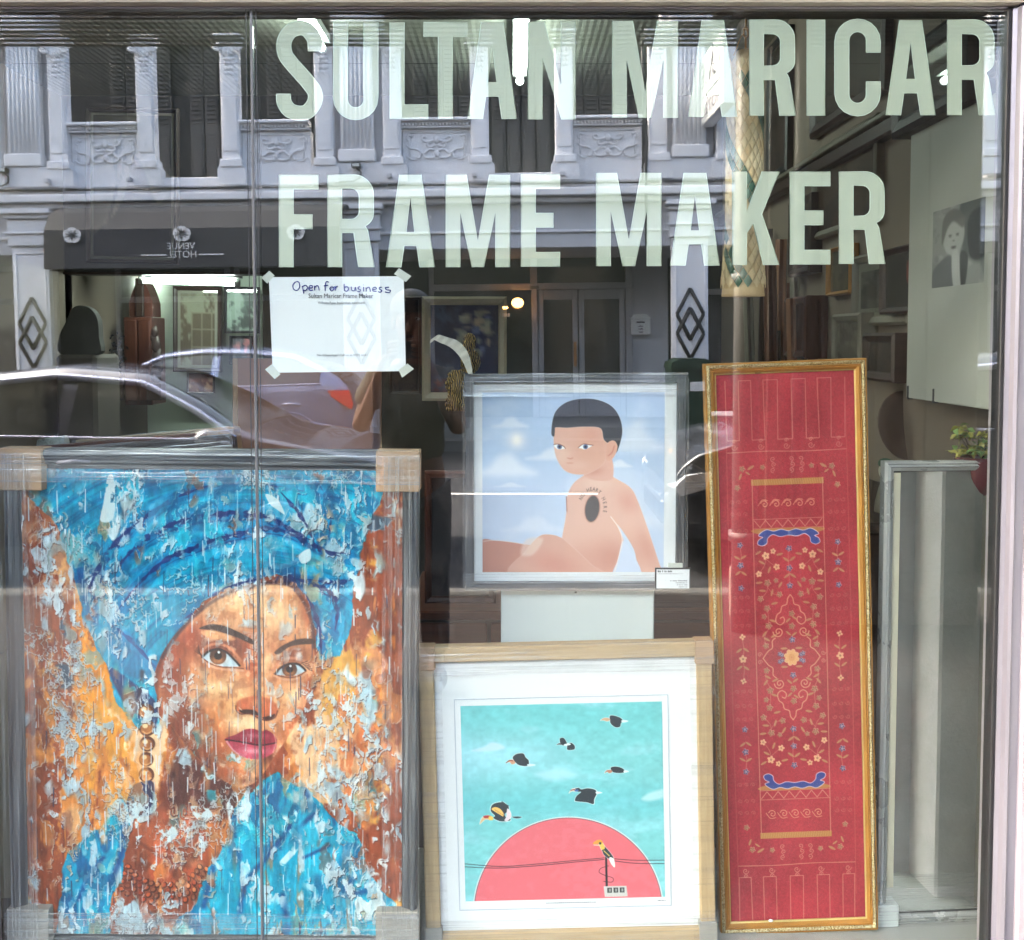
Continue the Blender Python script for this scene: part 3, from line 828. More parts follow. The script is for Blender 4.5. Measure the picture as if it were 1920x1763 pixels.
    # white accents
    for q in ([(292, 1548), (318, 1540), (326, 1556), (306, 1572), (290, 1562)], [(352, 1500), (386, 1506), (392, 1520), (366, 1526)], [(236, 1500), (256, 1494), (262, 1520), (240, 1530)], [(380, 1420), (402, 1412), (400, 1440), (384, 1446)], [(428, 1398), (450, 1402), (444, 1416)]):
        A.poly(q, (200, 220, 226), 0.9, 1.6, mod=sstep(n4+0.5*n3, -1.2, -0.5))
    A.poly([(200, 870), (212, 868), (214, 930), (205, 952), (186, 950), (192, 920)], (206, 222, 224), 0.95, 2, mod=sstep(n4, -1.5, -0.8))
    A.poly([(498, 898), (520, 908), (534, 936), (520, 928), (505, 916)], (214, 228, 232), 0.9, 2)
    A.poly([(560, 1014), (580, 1002), (582, 1022), (566, 1030)], (214, 228, 232), 0.9, 2)
    # signature scribble low on the left
    A.line([(270, 1726), (280, 1722), (286, 1728), (296, 1721), (304, 1728), (314, 1722), (322, 1727), (330, 1722), (342, 1727)], 1.2, (40, 40, 60), 0.8, 1)
    A.ht += 0.25*gr+0.35*n4
    return A

# ------------------------------------------------------------------ the print of a seated child
def paint_child():
    A = Art(903, 732, 1247, 1074, 1.25, (178, 198, 228))
    H, W, X, Y = A.h, A.w, A.X, A.Y
    ALL = (slice(None), slice(None))
    A.mix(ALL, sstep(Y, 760, 1060)*0.6, (206, 216, 236))
    n1 = fbm(H, W, 4, 6, 61, 5)
    A.mix(ALL, sstep(n1, 0.3, 2.0)*0.35, (218, 226, 240))
    def cloud(x, y, w, h, a=0.8):
        pts = [(x-w, y+h*0.5), (x-w*0.5, y+h*0.1), (x-w*0.2, y-h*0.6), (x+w*0.2, y-h*0.8), (x+w*0.55, y-h*0.1), (x+w, y+h*0.5), (x, y+h*0.62)]
        A.poly(pts, (226, 230, 240), a, h*0.7)
    cloud(955, 790, 34, 14, 0.7); cloud(1035, 850, 50, 16); cloud(945, 872, 60, 30); cloud(1190, 820, 54, 40, 0.7); cloud(1160, 868, 26, 10); cloud(955, 908, 30, 6, 0.6); cloud(1000, 985, 60, 20, 0.45); cloud(1180, 960, 70, 46, 0.5); cloud(1150, 800, 20, 14, .5)
    A.glow(968, 822, 18, 18, (240, 234, 234), 1.0); A.glow(968, 822, 7, 8, (250, 244, 238), 1.0)
    skin, rose, dark = (226, 178, 160), (206, 146, 130), (184, 118, 106)
    # far shoulder, body, arm
    body = [(1096, 888), (1076, 904), (1064, 928), (1062, 960), (1054, 1080), (1156, 1080), (1172, 1030), (1166, 1000), (1160, 984), (1190, 1030), (1204, 1082), (1250, 1082), (1240, 1062), (1216, 990), (1196, 936), (1182, 912), (1150, 892), (1128, 872), (1104, 876)]
    A.poly(body, (244, 226, 216), 0.9, 3)
    A.poly(body, skin, 1, 2)
    bm = A.full(body, 2)
    A.glow(1150, 1050, 50, 40, (196, 130, 114), 0.8, 0, bm)
    A.glow(1090, 1060, 40, 40, (206, 146, 130), 0.7, 0, bm)
    A.glow(1180, 940, 26, 20, (214, 150, 134), 0.7, 0.8, bm)
    A.glow(1215, 1030, 18, 40, (204, 142, 126), 0.7, -0.4, bm)
    A.glow(1120, 905, 30, 14, (236, 196, 180), 0.7, 0, bm)
    # gap of sky between arm and flank
    A.poly([(1168, 1016), (1180, 1024), (1205, 1082), (1152, 1082), (1160, 1050)], (202, 212, 234), 1, 2)
    A.line([(1146, 968), (1160, 988), (1168, 1014), (1160, 1050), (1152, 1080)], 1.6, (246, 226, 216), 0.9, 1.2)
    A.line([(1062, 930), (1063, 958)], 2, (150, 90, 84), 0.7, 1.5)
    # legs
    A.poly([(900, 1016), (930, 1014), (980, 1020), (1000, 1030), (960, 1080), (900, 1080)], (198, 134, 116), 1, 2)
    leg = [(958, 1080), (985, 1034), (1010, 1006), (1030, 1002), (1052, 1008), (1072, 1024), (1110, 1060), (1130, 1082)]
    A.poly(leg, (246, 226, 216), 0.8, 3.5); A.poly(leg, (216, 162, 144), 1, 2)
    lm = A.full(leg, 2)
    A.glow(1040, 1060, 50, 24, (206, 136, 120), 0.8, 0.3, lm)
    A.line([(900, 1016), (932, 1013), (984, 1021)], 1.5, (240, 214, 204), 0.7, 1.5)
    A.poly([(986, 1012), (1018, 1010), (1000, 1040), (976, 1040)], (236, 206, 190), 0.6, 8)
    # neck and head
    A.poly([(1092, 860), (1142, 850), (1150, 892), (1128, 900), (1096, 890)], (224, 172, 154), 1, 3)
    A.glow(1110, 880, 20, 9, (200, 136, 118), 0.8)
    head = [(1040, 800), (1039, 836), (1046, 862), (1062, 882), (1090, 888), (1116, 880), (1136, 860), (1142, 826), (1140, 796), (1100, 786), (1060, 788)]
    A.poly(head, (244, 220, 208), 0.9, 3); A.poly(head, (222, 170, 150), 1, 2)
    hm = A.full(head, 2)
    A.glow(1050, 850, 24, 26, (236, 196, 180), 0.8, 0, hm); A.glow(1110, 812, 26, 18, (214, 150, 130), 0.6, 0, hm)
    A.glow(1085, 870, 22, 10, (228, 184, 166), 0.6, 0, hm)
    hair = [(1034, 812), (1035, 790), (1042, 768), (1060, 752), (1086, 745), (1118, 746), (1146, 758), (1162, 780), (1167, 808), (1160, 838), (1154, 848), (1150, 838), (1146, 830), (1140, 828), (1132, 820), (1126, 800), (1096, 797), (1064, 799), (1040, 799)]
    A.poly(hair, (232, 232, 236), 0.9, 3); A.poly(hair, (40, 40, 48), 1, 1.8)
    A.poly([(1036, 798), (1040, 799), (1039, 815), (1034, 812)], (54, 54, 62), 1, 1)
    ear = [(1136, 836), (1142, 826), (1152, 824), (1158, 834), (1154, 850), (1144, 862), (1136, 858)]
    A.poly(ear, (244, 222, 210), 0.9, 2.4); A.poly(ear, (224, 168, 148), 1, 1.6)
    A.line([(1141, 852), (1148, 846), (1152, 834)], 2.6, (200, 128, 112), 0.8, 2)
    for (ex, ey, w, sk) in ((1049, 835, 11, 1), (1098, 835, 14, -1)):
        A.poly([(ex-w, ey-3*sk-1), (ex-w*0.3, ey-5), (ex+w*0.6, ey-2.5+sk), (ex+w, ey+3*sk), (ex, ey+5), (ex-w*0.6, ey+3)], (244, 244, 246), 1, 1.3)
        A.ell(ex, ey, 4.6, 4.6, (92, 108, 146), 1, 1.3); A.ell(ex, ey, 2.0, 2.2, (24, 26, 36), 1, 1)
        A.line([(ex-w, ey-3*sk-1), (ex-w*0.3, ey-5), (ex+w*0.6, ey-2.5+sk), (ex+w, ey+3*sk)], 1.5, (120, 70, 64), 0.9, 1.2)
    A.line([(1064, 856), (1070, 858), (1074, 856)], 1.6, (196, 124, 108), 0.9, 1.2); A.line([(1066, 848), (1065, 855)], 1.4, (232, 190, 174), 0.8, 1.4)
    A.line([(1063, 866), (1074, 866)], 1.3, (198, 128, 112), 0.8, 1.2)
    # dark oval on the back, words round it
    A.ell(1111, 953, 14.5, 26, (150, 96, 84), 0.8, 3, 0.12); A.ell(1111, 953, 13, 24.5, (58, 54, 54), 1, 1.4, 0.12)
    return A

# ------------------------------------------------------------------ the print of hornbills over a red sun
def paint_birds():
    # drawn in an upright frame, the print itself is hung a little askew
    A = Art(871, 1296, 1257, 1680, 1.25, (128, 200, 204))
    H, W, X, Y = A.h, A.w, A.X, A.Y
    ALL = (slice(None), slice(None))
    n1 = fbm(H, W, 3, 8, 71, 5); n2 = fbm(H, W, 30, 40, 72, 3)
    A.mix(ALL, np.exp(-((Y-1310)/60)**2)*0.6, (112, 200, 204))
    A.mix(ALL, np.exp(-((Y-1400)/46)**2)*sstep(1100-X, -60, 160)*0.75, (166, 222, 236))
    A.mix(ALL, sstep(n1, 0.2, 1.6)*0.45, (166, 222, 234))
    A.mix(ALL, np.exp(-((Y-1490)/36)**2)*0.6, (104, 190, 200))
    A.a *= (1+0.02*n2)[..., None]
    A.poly([(890, 1384), (915, 1376), (930, 1368), (950, 1374), (952, 1382), (920, 1386)], (196, 222, 240), 0.85, 7)
    A.poly([(1010, 1432), (1060, 1424), (1090, 1436), (1050, 1446)], (180, 226, 238), 0.7, 14)
    A.poly([(1214, 1486), (1230, 1474), (1262, 1468), (1262, 1482), (1230, 1490)], (196, 226, 230), 0.75, 8)
    # sun
    A.ell(1069, 1704, 184, 187, (226, 226, 226), 1, 2); A.ell(1069, 1704, 182, 185, (110, 100, 112), 1, 1.5); A.ell(1069, 1704, 180.6, 183.6, (226, 112, 122), 1, 1.5)
    m = sstep(1-np.hypot((X-1069)/180.6, (Y-1704)/183.6), 0, 0.01)
    A.mix(ALL, m*sstep(n1+n2, 0.3, 2.0)*0.25, (236, 132, 146))
    D, Wt = (52, 62, 70), (232, 238, 238)
    def bird(shapes, wing=None):
        for pts, c in shapes:
            A.poly(pts, Wt, 0.95, 3.6)
            cx = sum(p[0] for p in pts)/len(pts); cy = sum(p[1] for p in pts)/len(pts)
            big = [(cx+(x-cx)*1.06, cy+(y-cy)*1.06) for x, y in pts]
            A.poly(big, Wt, 0.9, 2.5)
        for pts, c in shapes: A.poly(pts, c, 1, 1.2)
    def Q(x, y): return (860+x/4.5714, 1280+y/4.5714)
    def QP(*p): return [Q(*q) for q in p]
    bird([(QP((1356, 192), (1400, 194), (1450, 215), (1466, 240), (1450, 262), (1440, 292), (1400, 294), (1362, 262), (1356, 235)), D), (QP((1272, 232), (1300, 212), (1340, 212), (1358, 228), (1330, 240), (1296, 230)), (214, 172, 140)), (QP((1462, 234), (1512, 242), (1480, 252), (1456, 248)), (222, 232, 236))])
    bird([(QP((914, 386), (940, 378), (958, 392), (974, 430), (950, 446), (920, 432)), D), (QP((980, 440), (1010, 424), (1042, 452), (1036, 484), (980, 486), (976, 462)), D), (QP((884, 440), (910, 424), (926, 440), (906, 438)), (90, 80, 84)), (QP((950, 436), (1000, 430), (1004, 442), (960, 448)), (226, 232, 234))])
    bird([(QP((498, 546), (530, 514), (590, 510), (612, 546), (638, 576), (628, 620), (560, 616), (524, 590)), D), (QP((436, 592), (466, 566), (500, 564), (520, 592), (490, 604), (470, 584)), (206, 150, 124)), (QP((630, 606), (694, 614), (650, 624), (626, 620)), (214, 230, 234))])
    A.line(QP((440, 590), (470, 568), (496, 574)), 1.6, (120, 60, 52), 0.9, 1.2)
    bird([(QP((1354, 654), (1400, 646), (1450, 660), (1476, 684), (1462, 702), (1400, 702), (1366, 688)), D), (QP((1298, 702), (1320, 676), (1358, 676), (1364, 694), (1340, 704), (1322, 692)), (186, 130, 110)), (QP((1470, 682), (1510, 692), (1470, 700)), (220, 230, 234))])
    bird([(QP((1032, 838), (1070, 828), (1092, 842), (1150, 834), (1214, 850), (1226, 884), (1204, 932), (1196, 976), (1140, 960), (1060, 950), (1034, 940), (1050, 900), (1090, 866), (1060, 862)), D), (QP((984, 874), (1010, 838), (1040, 836), (1046, 860), (1010, 856)), (226, 196, 176)), (QP((1222, 866), (1272, 876), (1224, 884)), (224, 234, 236))])
    A.line(QP((1000, 848), (1036, 842)), 2, (150, 70, 70), 0.9, 1.2); A.ell(*Q(1050, 852), 4, 2, (80, 110, 170), 1, 1)
    # the big one on the left
    bird([(QP((296, 1020), (300, 976), (330, 950), (390, 940), (420, 952), (454, 990), (436, 1030), (416, 1050), (430, 1080), (466, 1096), (450, 1110), (380, 1112), (330, 1092), (316, 1076), (330, 1060)), D),
          (QP((196, 1132), (210, 1088), (236, 1062), (284, 1058), (290, 1096), (246, 1092), (222, 1110)), (226, 186, 140)), (QP((430, 1070), (440, 1000), (466, 1030), (470, 1074), (440, 1110), (412, 1104)), (224, 206, 214)), (QP((480, 1074), (540, 1072), (564, 1080), (520, 1090)), D)])
    A.poly(QP((228, 1062), (260, 1056), (292, 1060), (284, 1078), (240, 1080)), (166, 56, 56), 1, 1.2)
    A.poly(QP((276, 1068), (306, 1066), (314, 1096), (280, 1098)), (232, 196, 96), 1, 1.2)
    A.poly(QP((302, 1000), (330, 984), (372, 996), (404, 1036), (402, 1068), (370, 1050), (330, 1024)), (236, 188, 108), 1, 1.4)
    for k in range(5): A.line(QP((330+k*16, 1000+k*12), (338+k*16, 1018+k*10)), 0.9, (120, 90, 60), 0.8, 0.9)
    for k in range(6): A.line(QP((390+k*10, 958+k*3), (396+k*11, 936+k*8)), 2, D, 1, 1)
    # power line, pole, meters and the perched bird
    for pts in ([(870, 1605), (940, 1612), (1010, 1609), (1080, 1604), (1140, 1600)], [(870, 1611), (930, 1615), (1000, 1613), (1080, 1607), (1140, 1603)], [(1158, 1602), (1200, 1606), (1258, 1607)], [(1158, 1606), (1200, 1612), (1258, 1614)]):
        A.line(pts, 1.3, (46, 44, 52), 0.95, 1)
    A.line([(1144, 1598), (1144, 1658)], 4.2, (52, 48, 54), 1, 1.2, smooth=False)
    A.line([(1148, 1616), (1134, 1620), (1130, 1628), (1140, 1634), (1156, 1640), (1154, 1648), (1138, 1646)], 1.2, (60, 50, 56), 0.9, 1)
    A.poly([(1138, 1656), (1182, 1656), (1184, 1677), (1140, 1677)], (206, 204, 200), 1, 1.2, smooth=False)
    for k in range(3):
        A.poly([(1145+k*12, 1659), (1154+k*12, 1659), (1154+k*12, 1669), (1145+k*12, 1669)], (60, 62, 66), 1, 1, smooth=False)
        A.poly([(1148+k*12, 1661), (1152+k*12, 1661), (1152+k*12, 1667), (1148+k*12, 1667)], (150, 152, 150), 1, 1, smooth=False)
    bird([([(1134, 1572), (1142, 1578), (1152, 1590), (1158, 1600), (1154, 1604), (1144, 1598), (1138, 1590)], D), ([(1150, 1600), (1158, 1602), (1160, 1618), (1154, 1612)], (236, 234, 230)), ([(1128, 1566), (1136, 1568), (1142, 1580), (1136, 1584), (1132, 1576)], (228, 196, 96))])
    A.poly([(1119, 1572), (1124, 1566), (1134, 1564), (1138, 1570), (1130, 1572)], (226, 160, 70), 1, 1.2)
    A.ell(1133, 1571, 2.4, 2.4, D, 1, 1); A.line([(1121, 1574), (1132, 1575)], 1.6, (236, 214, 180), 1, 1); A.line([(1140, 1586), (1150, 1596)], 1.8, (230, 200, 100), 0.9, 1)
    return A

# ------------------------------------------------------------------ the embroidered red hanging
def paint_cloth():
    # upright coordinates: X = photo x - 0.0195 (y - 690)
    A = Art(1343, 690, 1605, 1706, 1.05, (164, 55, 64))
    H, W, X, Y = A.h, A.w, A.X, A.Y
    ALL = (slice(None), slice(None))
    n1 = fbm(H, W, 4, 12, 81, 4); n2 = fbm(H, W, 120, 400, 82, 2)
    A.a *= (1+0.035*n1+0.03*n2)[..., None]
    CXx = 1474.0; CYy = 1213.0
    th = (200, 128, 112); gold = (176, 124, 72); gh = (222, 178, 130)
    def L(pts, w=1.3, c=th, a=0.75, sm=True, closed=False):
        A.line(pts, w, c, a, 1.0, smooth=sm, closed=closed)
        A.ht[:] += 0
    def both(pts, w=1.3, c=th, a=0.75, sm=True):
        L([(CXx+dx, y) for dx, y in pts], w, c, a, sm); L([(CXx-dx, y) for dx, y in pts], w, c, a, sm)
    def four(pts, w=1.3, c=th, a=0.75, sm=True):
        both(pts, w, c, a, sm); both([(dx, 2*CYy-y) for dx, y in pts], w, c, a, sm)
    def spiral(x, y, r, sg=1, t0=0.0, turns=1.4, w=1.3, c=th, a=0.8):
        pts = []
        for k in range(19):
            t = k/18
            an = t0+sg*t*turns*2*math.pi
            pts.append((x+math.cos(an)*r*(1-0.85*t), y+math.sin(an)*r*(1-0.85*t)))
        L(pts, w, c, a)
    def petal(x, y, rx, ry, rot, c, edge):
        A.ell(x, y, rx, ry, edge, 0.8, 1.2, rot); A.ell(x-0.3, y+0.3, rx*0.8, ry*0.8, c, 0.9, 1.4, rot)
    PAL = {'peach': ((220, 158, 118), (232, 186, 152)), 'blue': ((84, 70, 100), (196, 170, 180)), 'brown': ((142, 90, 68), (214, 170, 142))}
    r = np.random.default_rng(5)
    def flower(x, y, kind='brown', s=4.0, n=5, rot=None):
        c, e = PAL[kind]
        rot = r.uniform(0, 6) if rot is None else rot
        s = s*0.80
        for k in range(n):
            an = rot+2*math.pi*k/n
            petal(x+math.cos(an)*s*0.95, y+math.sin(an)*s*0.95, s*0.78, s*0.6, an, c, e)
        A.ell(x, y, s*0.5, s*0.5, (150, 110, 84) if kind != 'blue' else (150, 140, 160), 0.95, 1.2)
    def leaf(x, y, rx, rot, c=(170, 116, 84)):
        A.ell(x, y, rx, rx*0.38, c, 0.9, 1.0, rot); A.line([(x-math.cos(rot)*rx, y-math.sin(rot)*rx), (x+math.cos(rot)*rx, y+math.sin(rot)*rx)], 0.8, (196, 150, 110), 0.7, 0.8)
    def curls(x, y, n=3, s=6.2, a=0.55):
        for k in range(n): spiral(x+(k-(n-1)/2)*s*2, y, s*0.72, 1 if x < CXx else -1, math.pi, 1.1, 1.1, (196, 116, 104), a)
    # meander tassels top and bottom
    for top in (True, False):
        def yy(v): return v if top else 2*CYy-v+8
        pts = []
        xs = [-112, -88, -64, -40, -14, 12, 38, 62, 86, 110]
        for k, dx in enumerate(xs):
            a_, b_ = (704, 812) if k % 2 == 0 else (812, 704)
            pts += [(CXx+dx, yy(a_)), (CXx+dx+r.uniform(-2, 2), yy(b_))]
        L(pts, 1.3, (206, 140, 120), 0.7, sm=False)
        L([(CXx-112, yy(834)), (CXx-40, yy(833)), (CXx+30, yy(835)), (CXx+112, yy(834))], 1.5, (202, 132, 112), 0.8)
        for dx in (-98, -48, 0, 46, 98): spiral(CXx+dx, yy(824), 6, 1, 0, 1.3); spiral(CXx+dx, yy(814), 4, -1, 0, 1.2)
        for dx in (-26, 8, 26):
            for k in range(3): spiral(CXx+dx+(k % 2)*2, yy(848+k*10), 5, 1 if dx < 0 else -1, 1.57, 1.2)
        for s_ in (-1, 1):
            flower(CXx+s_*84, yy(864), 'brown', 4.4); flower(CXx+s_*46, yy(862), 'brown', 3.8)
            leaf(CXx+s_*68, yy(862), 7, 0.5*s_); leaf(CXx+s_*88, yy(878), 6, 1.2*s_); leaf(CXx+s_*74, yy(872), 5, -0.6*s_)
        A.poly([(CXx-68, yy(884)), (CXx+68, yy(884)), (CXx+68, yy(895)), (CXx-68, yy(895))], gold, 0.95, 1.4, smooth=False)
        for k in range(30): A.line([(CXx-66+k*4.5, yy(885)), (CXx-64+k*4.5, yy(894))], 0.9, gh, 0.35, 0.9)
        for k in range(5): spiral(CXx-44+k*22, yy(930), 7.5, 1, math.pi*1.1, 1.25, 1.5, (214, 140, 112), 0.9); L([(CXx-56+k*22, yy(932)), (CXx-48+k*22, yy(922)), (CXx-38+k*22, yy(923))], 1.4, (214, 140, 112), 0.85)
        L([(CXx-66, yy(957)), (CXx+66, yy(957))], 1.2, th, 0.8); L([(CXx-66, yy(974)), (CXx+66, yy(974))], 1.2, th, 0.8)
        zz = []
        for k in range(13): zz.append((CXx-64+k*10.6, yy(972 if k % 2 else 959)))
        L(zz, 1.3, (206, 136, 116), 0.9, sm=False)
        A.poly([(CXx-62, yy(975)), (CXx+60, yy(975)), (CXx+52, yy(984)), (CXx, yy(982)), (CXx-54, yy(984))], gold, 0.9, 1.5)
        hl = [(0, 980), (14, 977), (28, 980), (42, 977), (56, 986), (48, 990), (56, 995), (58, 1002), (50, 1005), (42, 1001), (40, 992), (30, 985), (16, 989), (0, 987)]
        sc = hl[:-1]+[(0, 987)]+[(-dx, y) for dx, y in hl[::-1][1:-1]]
        sp = [(CXx+dx, yy(y)) for dx, y in sc]
        A.line(sp, 2.4, (214, 190, 206), 0.9, 1.2, closed=True); A.poly(sp, (56, 72, 138), 0.95, 1.2)
    both([(66, 884), (67, 1213), (66, 1540)], 1.4, (206, 140, 116), 0.8)
    both([(112, 735), (114, 1213), (112, 1660)], 1.2, (186, 88, 84), 0.8)
    # side columns
    for s_ in (-1, 1):
        for base, sg in ((0, 1), (1, -1)):
            def yy(v): return v if base == 0 else 2*CYy-v
            for y in (925, 947, 978, 1100, 1125, 1152): curls(CXx+s_*92, yy(y))
            flower(CXx+s_*94, yy(898), 'brown', 4.2)
            flower(CXx+s_*92, yy(1003), 'blue', 4.4); flower(CXx+s_*92, yy(1040), 'blue', 4.8); flower(CXx+s_*92, yy(1082), 'blue', 4.4)
            L([(CXx+s_*92, yy(1008)), (CXx+s_*90, yy(1024)), (CXx+s_*92, yy(1036))], 1.0)
            for dx, dy, rt in ((-6, 1026, 0.5), (6, 1025, -0.5), (-5, 1054, -0.6), (6, 1055, 0.6)): leaf(CXx+s_*92+dx, yy(dy), 6, rt)
            flower(CXx+s_*92, yy(1172), 'peach', 4.2, 4)
            L([(CXx+s_*92, yy(1178)), (CXx+s_*90, yy(1195)), (CXx+s_*92, yy(1208))], 1.0)
            leaf(CXx+s_*86, yy(1196), 6, 0.6); leaf(CXx+s_*99, yy(1197), 6, -0.6)
        flower(CXx+s_*92, CYy, 'peach', 5.4)
    # centre field
    for base in (0, 1):
        def yy(v): return v if base == 0 else 2*CYy-v
        for y in (1012, 1048, 1080): flower(CXx, yy(y), 'blue', 4.6)
        for dx, y, rt in ((-6, 1032, 0.6), (6, 1031, -0.6), (-5, 1062, -0.6), (6, 1062, 0.6)): leaf(CXx+dx, yy(y), 6.5, rt)
        L([(CXx, yy(1012)), (CXx-2, yy(1030)), (CXx, yy(1080))], 0.9)
        for s_ in (-1, 1):
            def p(dx, y): return (CXx+s_*dx, yy(y))
            sprig = [(44, 1024, 'peach', 5.4), (30, 1016, 'peach', 4.0), (24, 1045, 'peach', 4.6), (58, 1057, 'peach', 4.4), (42, 1074, 'brown', 5.0), (26, 1070, 'brown', 3.6), (20, 1096, 'brown', 4.4), (56, 1103, 'brown', 4.6), (44, 1121, 'brown', 4.8),
                     (50, 1136, 'brown', 4.0), (42, 1153, 'brown', 5.0), (48, 1190, 'brown', 4.4), (18, 1208, 'blue', 3.4), (22, 1220, 'blue', 3.6)]
            for dx, y, kd, sz in sprig: flower(*p(dx, y), kd, sz)
            for dx, y, rt in ((58, 1018, 0.5), (18, 1022, 0.2), (52, 1036, -0.5), (38, 1050, 1.2), (58, 1073, 0.1), (18, 1078, 1.0), (52, 1088, -0.1), (34, 1092, 1.3), (30, 1112, 0.2), (34, 1144, -0.3), (50, 1168, 0.9), (32, 1172, 0.4), (46, 1178, -0.5), (14, 1196, 0.0)): leaf(*p(dx, y), 6.2, rt*s_)
            L([p(44, 1024), p(46, 1040), p(58, 1057)], 0.9); L([p(44, 1030), p(32, 1040), p(24, 1045)], 0.9); L([p(42, 1074), p(44, 1090), p(56, 1103)], 0.9); L([p(42, 1082), p(32, 1094), p(20, 1096)], 0.9); L([p(44, 1121), p(42, 1136), p(42, 1153)], 0.9); L([p(42, 1158), p(50, 1175), p(48, 1190)], 0.9)
            cc = (214, 146, 118)
            L([p(0, 1097), p(5, 1104), p(7, 1114), p(16, 1118), p(19, 1128), p(26, 1134), p(28, 1146), p(20, 1152), p(12, 1146), p(14, 1138), p(20, 1140)], 1.8, cc, 0.9)
            spiral(*p(24, 1165), 10, s_*1, 0 if s_ > 0 else math.pi, 1.5, 1.8, cc, 0.9)
            L([p(30, 1176), p(36, 1182), p(36, 1194), p(44, 1200), p(54, 1213)], 1.8, cc, 0.9)
            spiral(*p(60, 1206), 4.5, s_, 0, 1.3)
        for y, kd in ((1132, 'brown'), (1155, 'brown'), (1180, 'blue')): flower(CXx+2, yy(y), kd, 4.6)
        for dx, y, rt in ((-5, 1144, -0.7), (7, 1140, 0.6), (-5, 1168, 0.7), (6, 1170, -0.6)): leaf(CXx+dx, yy(y), 5.5, rt)
    for k in range(8):
        an = k*math.pi/4+0.3
        A.ell(CXx+math.cos(an)*8, CYy+math.sin(an)*9, 7, 5, (226, 180, 138), 0.9, 1.4, an)
    for k in range(8):
        an = k*math.pi/4+0.3
        A.ell(CXx+math.cos(an)*8, CYy+math.sin(an)*9, 5.6, 3.8, (216, 156, 106), 0.9, 1.4, an)
    A.ell(CXx, CYy, 6, 7, (204, 138, 90), 0.8, 3)
    return A
# ------------------------------------------------------------------ the shop window
ZP0 = P(1500, 1750, 0.20).z               # top of the window platform
gx0 = P(-70, 880, 0).x; gseam = P(481, 880, 0).x; gx1 = P(1872, 880, 0).x
gtop = P(960, 13, 0).z; gbot = ZP0-0.03
win = thing('shop_window', 'big plate glass shop window with a dark upright joint and aluminium edge', 'shop window', (0, 0, 0))
MB().box(gx0, gseam-0.003, 0, 0.008, gbot, gtop+0.004).build('glass_pane', M['glass'], win)
MB().box(gseam+0.003, gx1, 0, 0.008, gbot, gtop+0.004).build('glass_pane', M['glass'], win)
MB().bbox(gseam-0.0029, gseam+0.0029, -0.001, 0.009, gbot, gtop, 0.001).build('silicone_joint', M['silicone'], win)
for x_ in (gseam-0.0115, gseam+0.0100): MB().box(x_, x_+0.0015, -0.0012, 0.0, gbot, gtop).build('joint_bead', M['gasket'], win)
# head rail, its drip edge, side post with gasket and a bright ridge, sill
MB().bbox(gx0-0.02, gx1+0.02, -0.035, 0.030, gtop, gtop+0.14, 0.004).build('head_rail', M['alu_top'], win)
MB().bbox(gx0-0.02, gx1-0.004, -0.006, 0.016, gtop-0.005, gtop-0.001, 0.001).build('head_trim', M['alu'], win)
MB().bbox(gx1-0.006, gx1+0.004, -0.008, 0.03, gbot, gtop-0.006, 0.002).build('gasket', M['gasket'], win)
post = [(gx1+0.004, 0.03), (gx1+0.004, -0.010), (gx1+0.012, -0.014), (gx1+0.016, -0.026), (gx1+0.022, -0.030), (gx1+0.026, -0.026), (gx1+0.030, -0.018), (gx1+0.048, -0.018), (gx1+0.048, 0.03)]
MB().prism(post, 'z', gbot-0.1, gtop-0.006).build('side_post', M['alu'], win)
MB().bbox(gx0-0.02, gx1+0.004, -0.05, 0.03, gbot-0.05, gbot, 0.004).build('sill', M['alu'], win)

wall = thing('shop_wall', 'pale pinkish plaster wall at the right edge beside the window post', 'wall', (0, 0, 0))
MB().bbox(gx1+0.048, gx1+1.4, -0.030, 0.16, 0.0, 4.48, 0.006).build('plaster', M['wall_out'], wall)
MB().bbox(gx0-0.02, gx1+0.048, -0.02, 0.16, gtop+0.142, 4.48, 0.004).build('upper_plaster', M['wall_out'], wall)
MB().bbox(gx0-0.02, gx1+0.048, -0.03, 0.10, 0.0, gbot-0.052, 0.004).build('base_plaster', M['wall_out'], wall)
MB().bbox(gx0-1.3, gx0-0.02, -0.02, 0.16, 0.0, 4.48, 0.004).build('plaster', M['wall_out'], wall)

plat = tag(MB().bbox(gx0, 1.19, 0.012, 0.62, ZP0-0.06, ZP0, 0.003).build('display_platform', M['platform']), kind='structure')

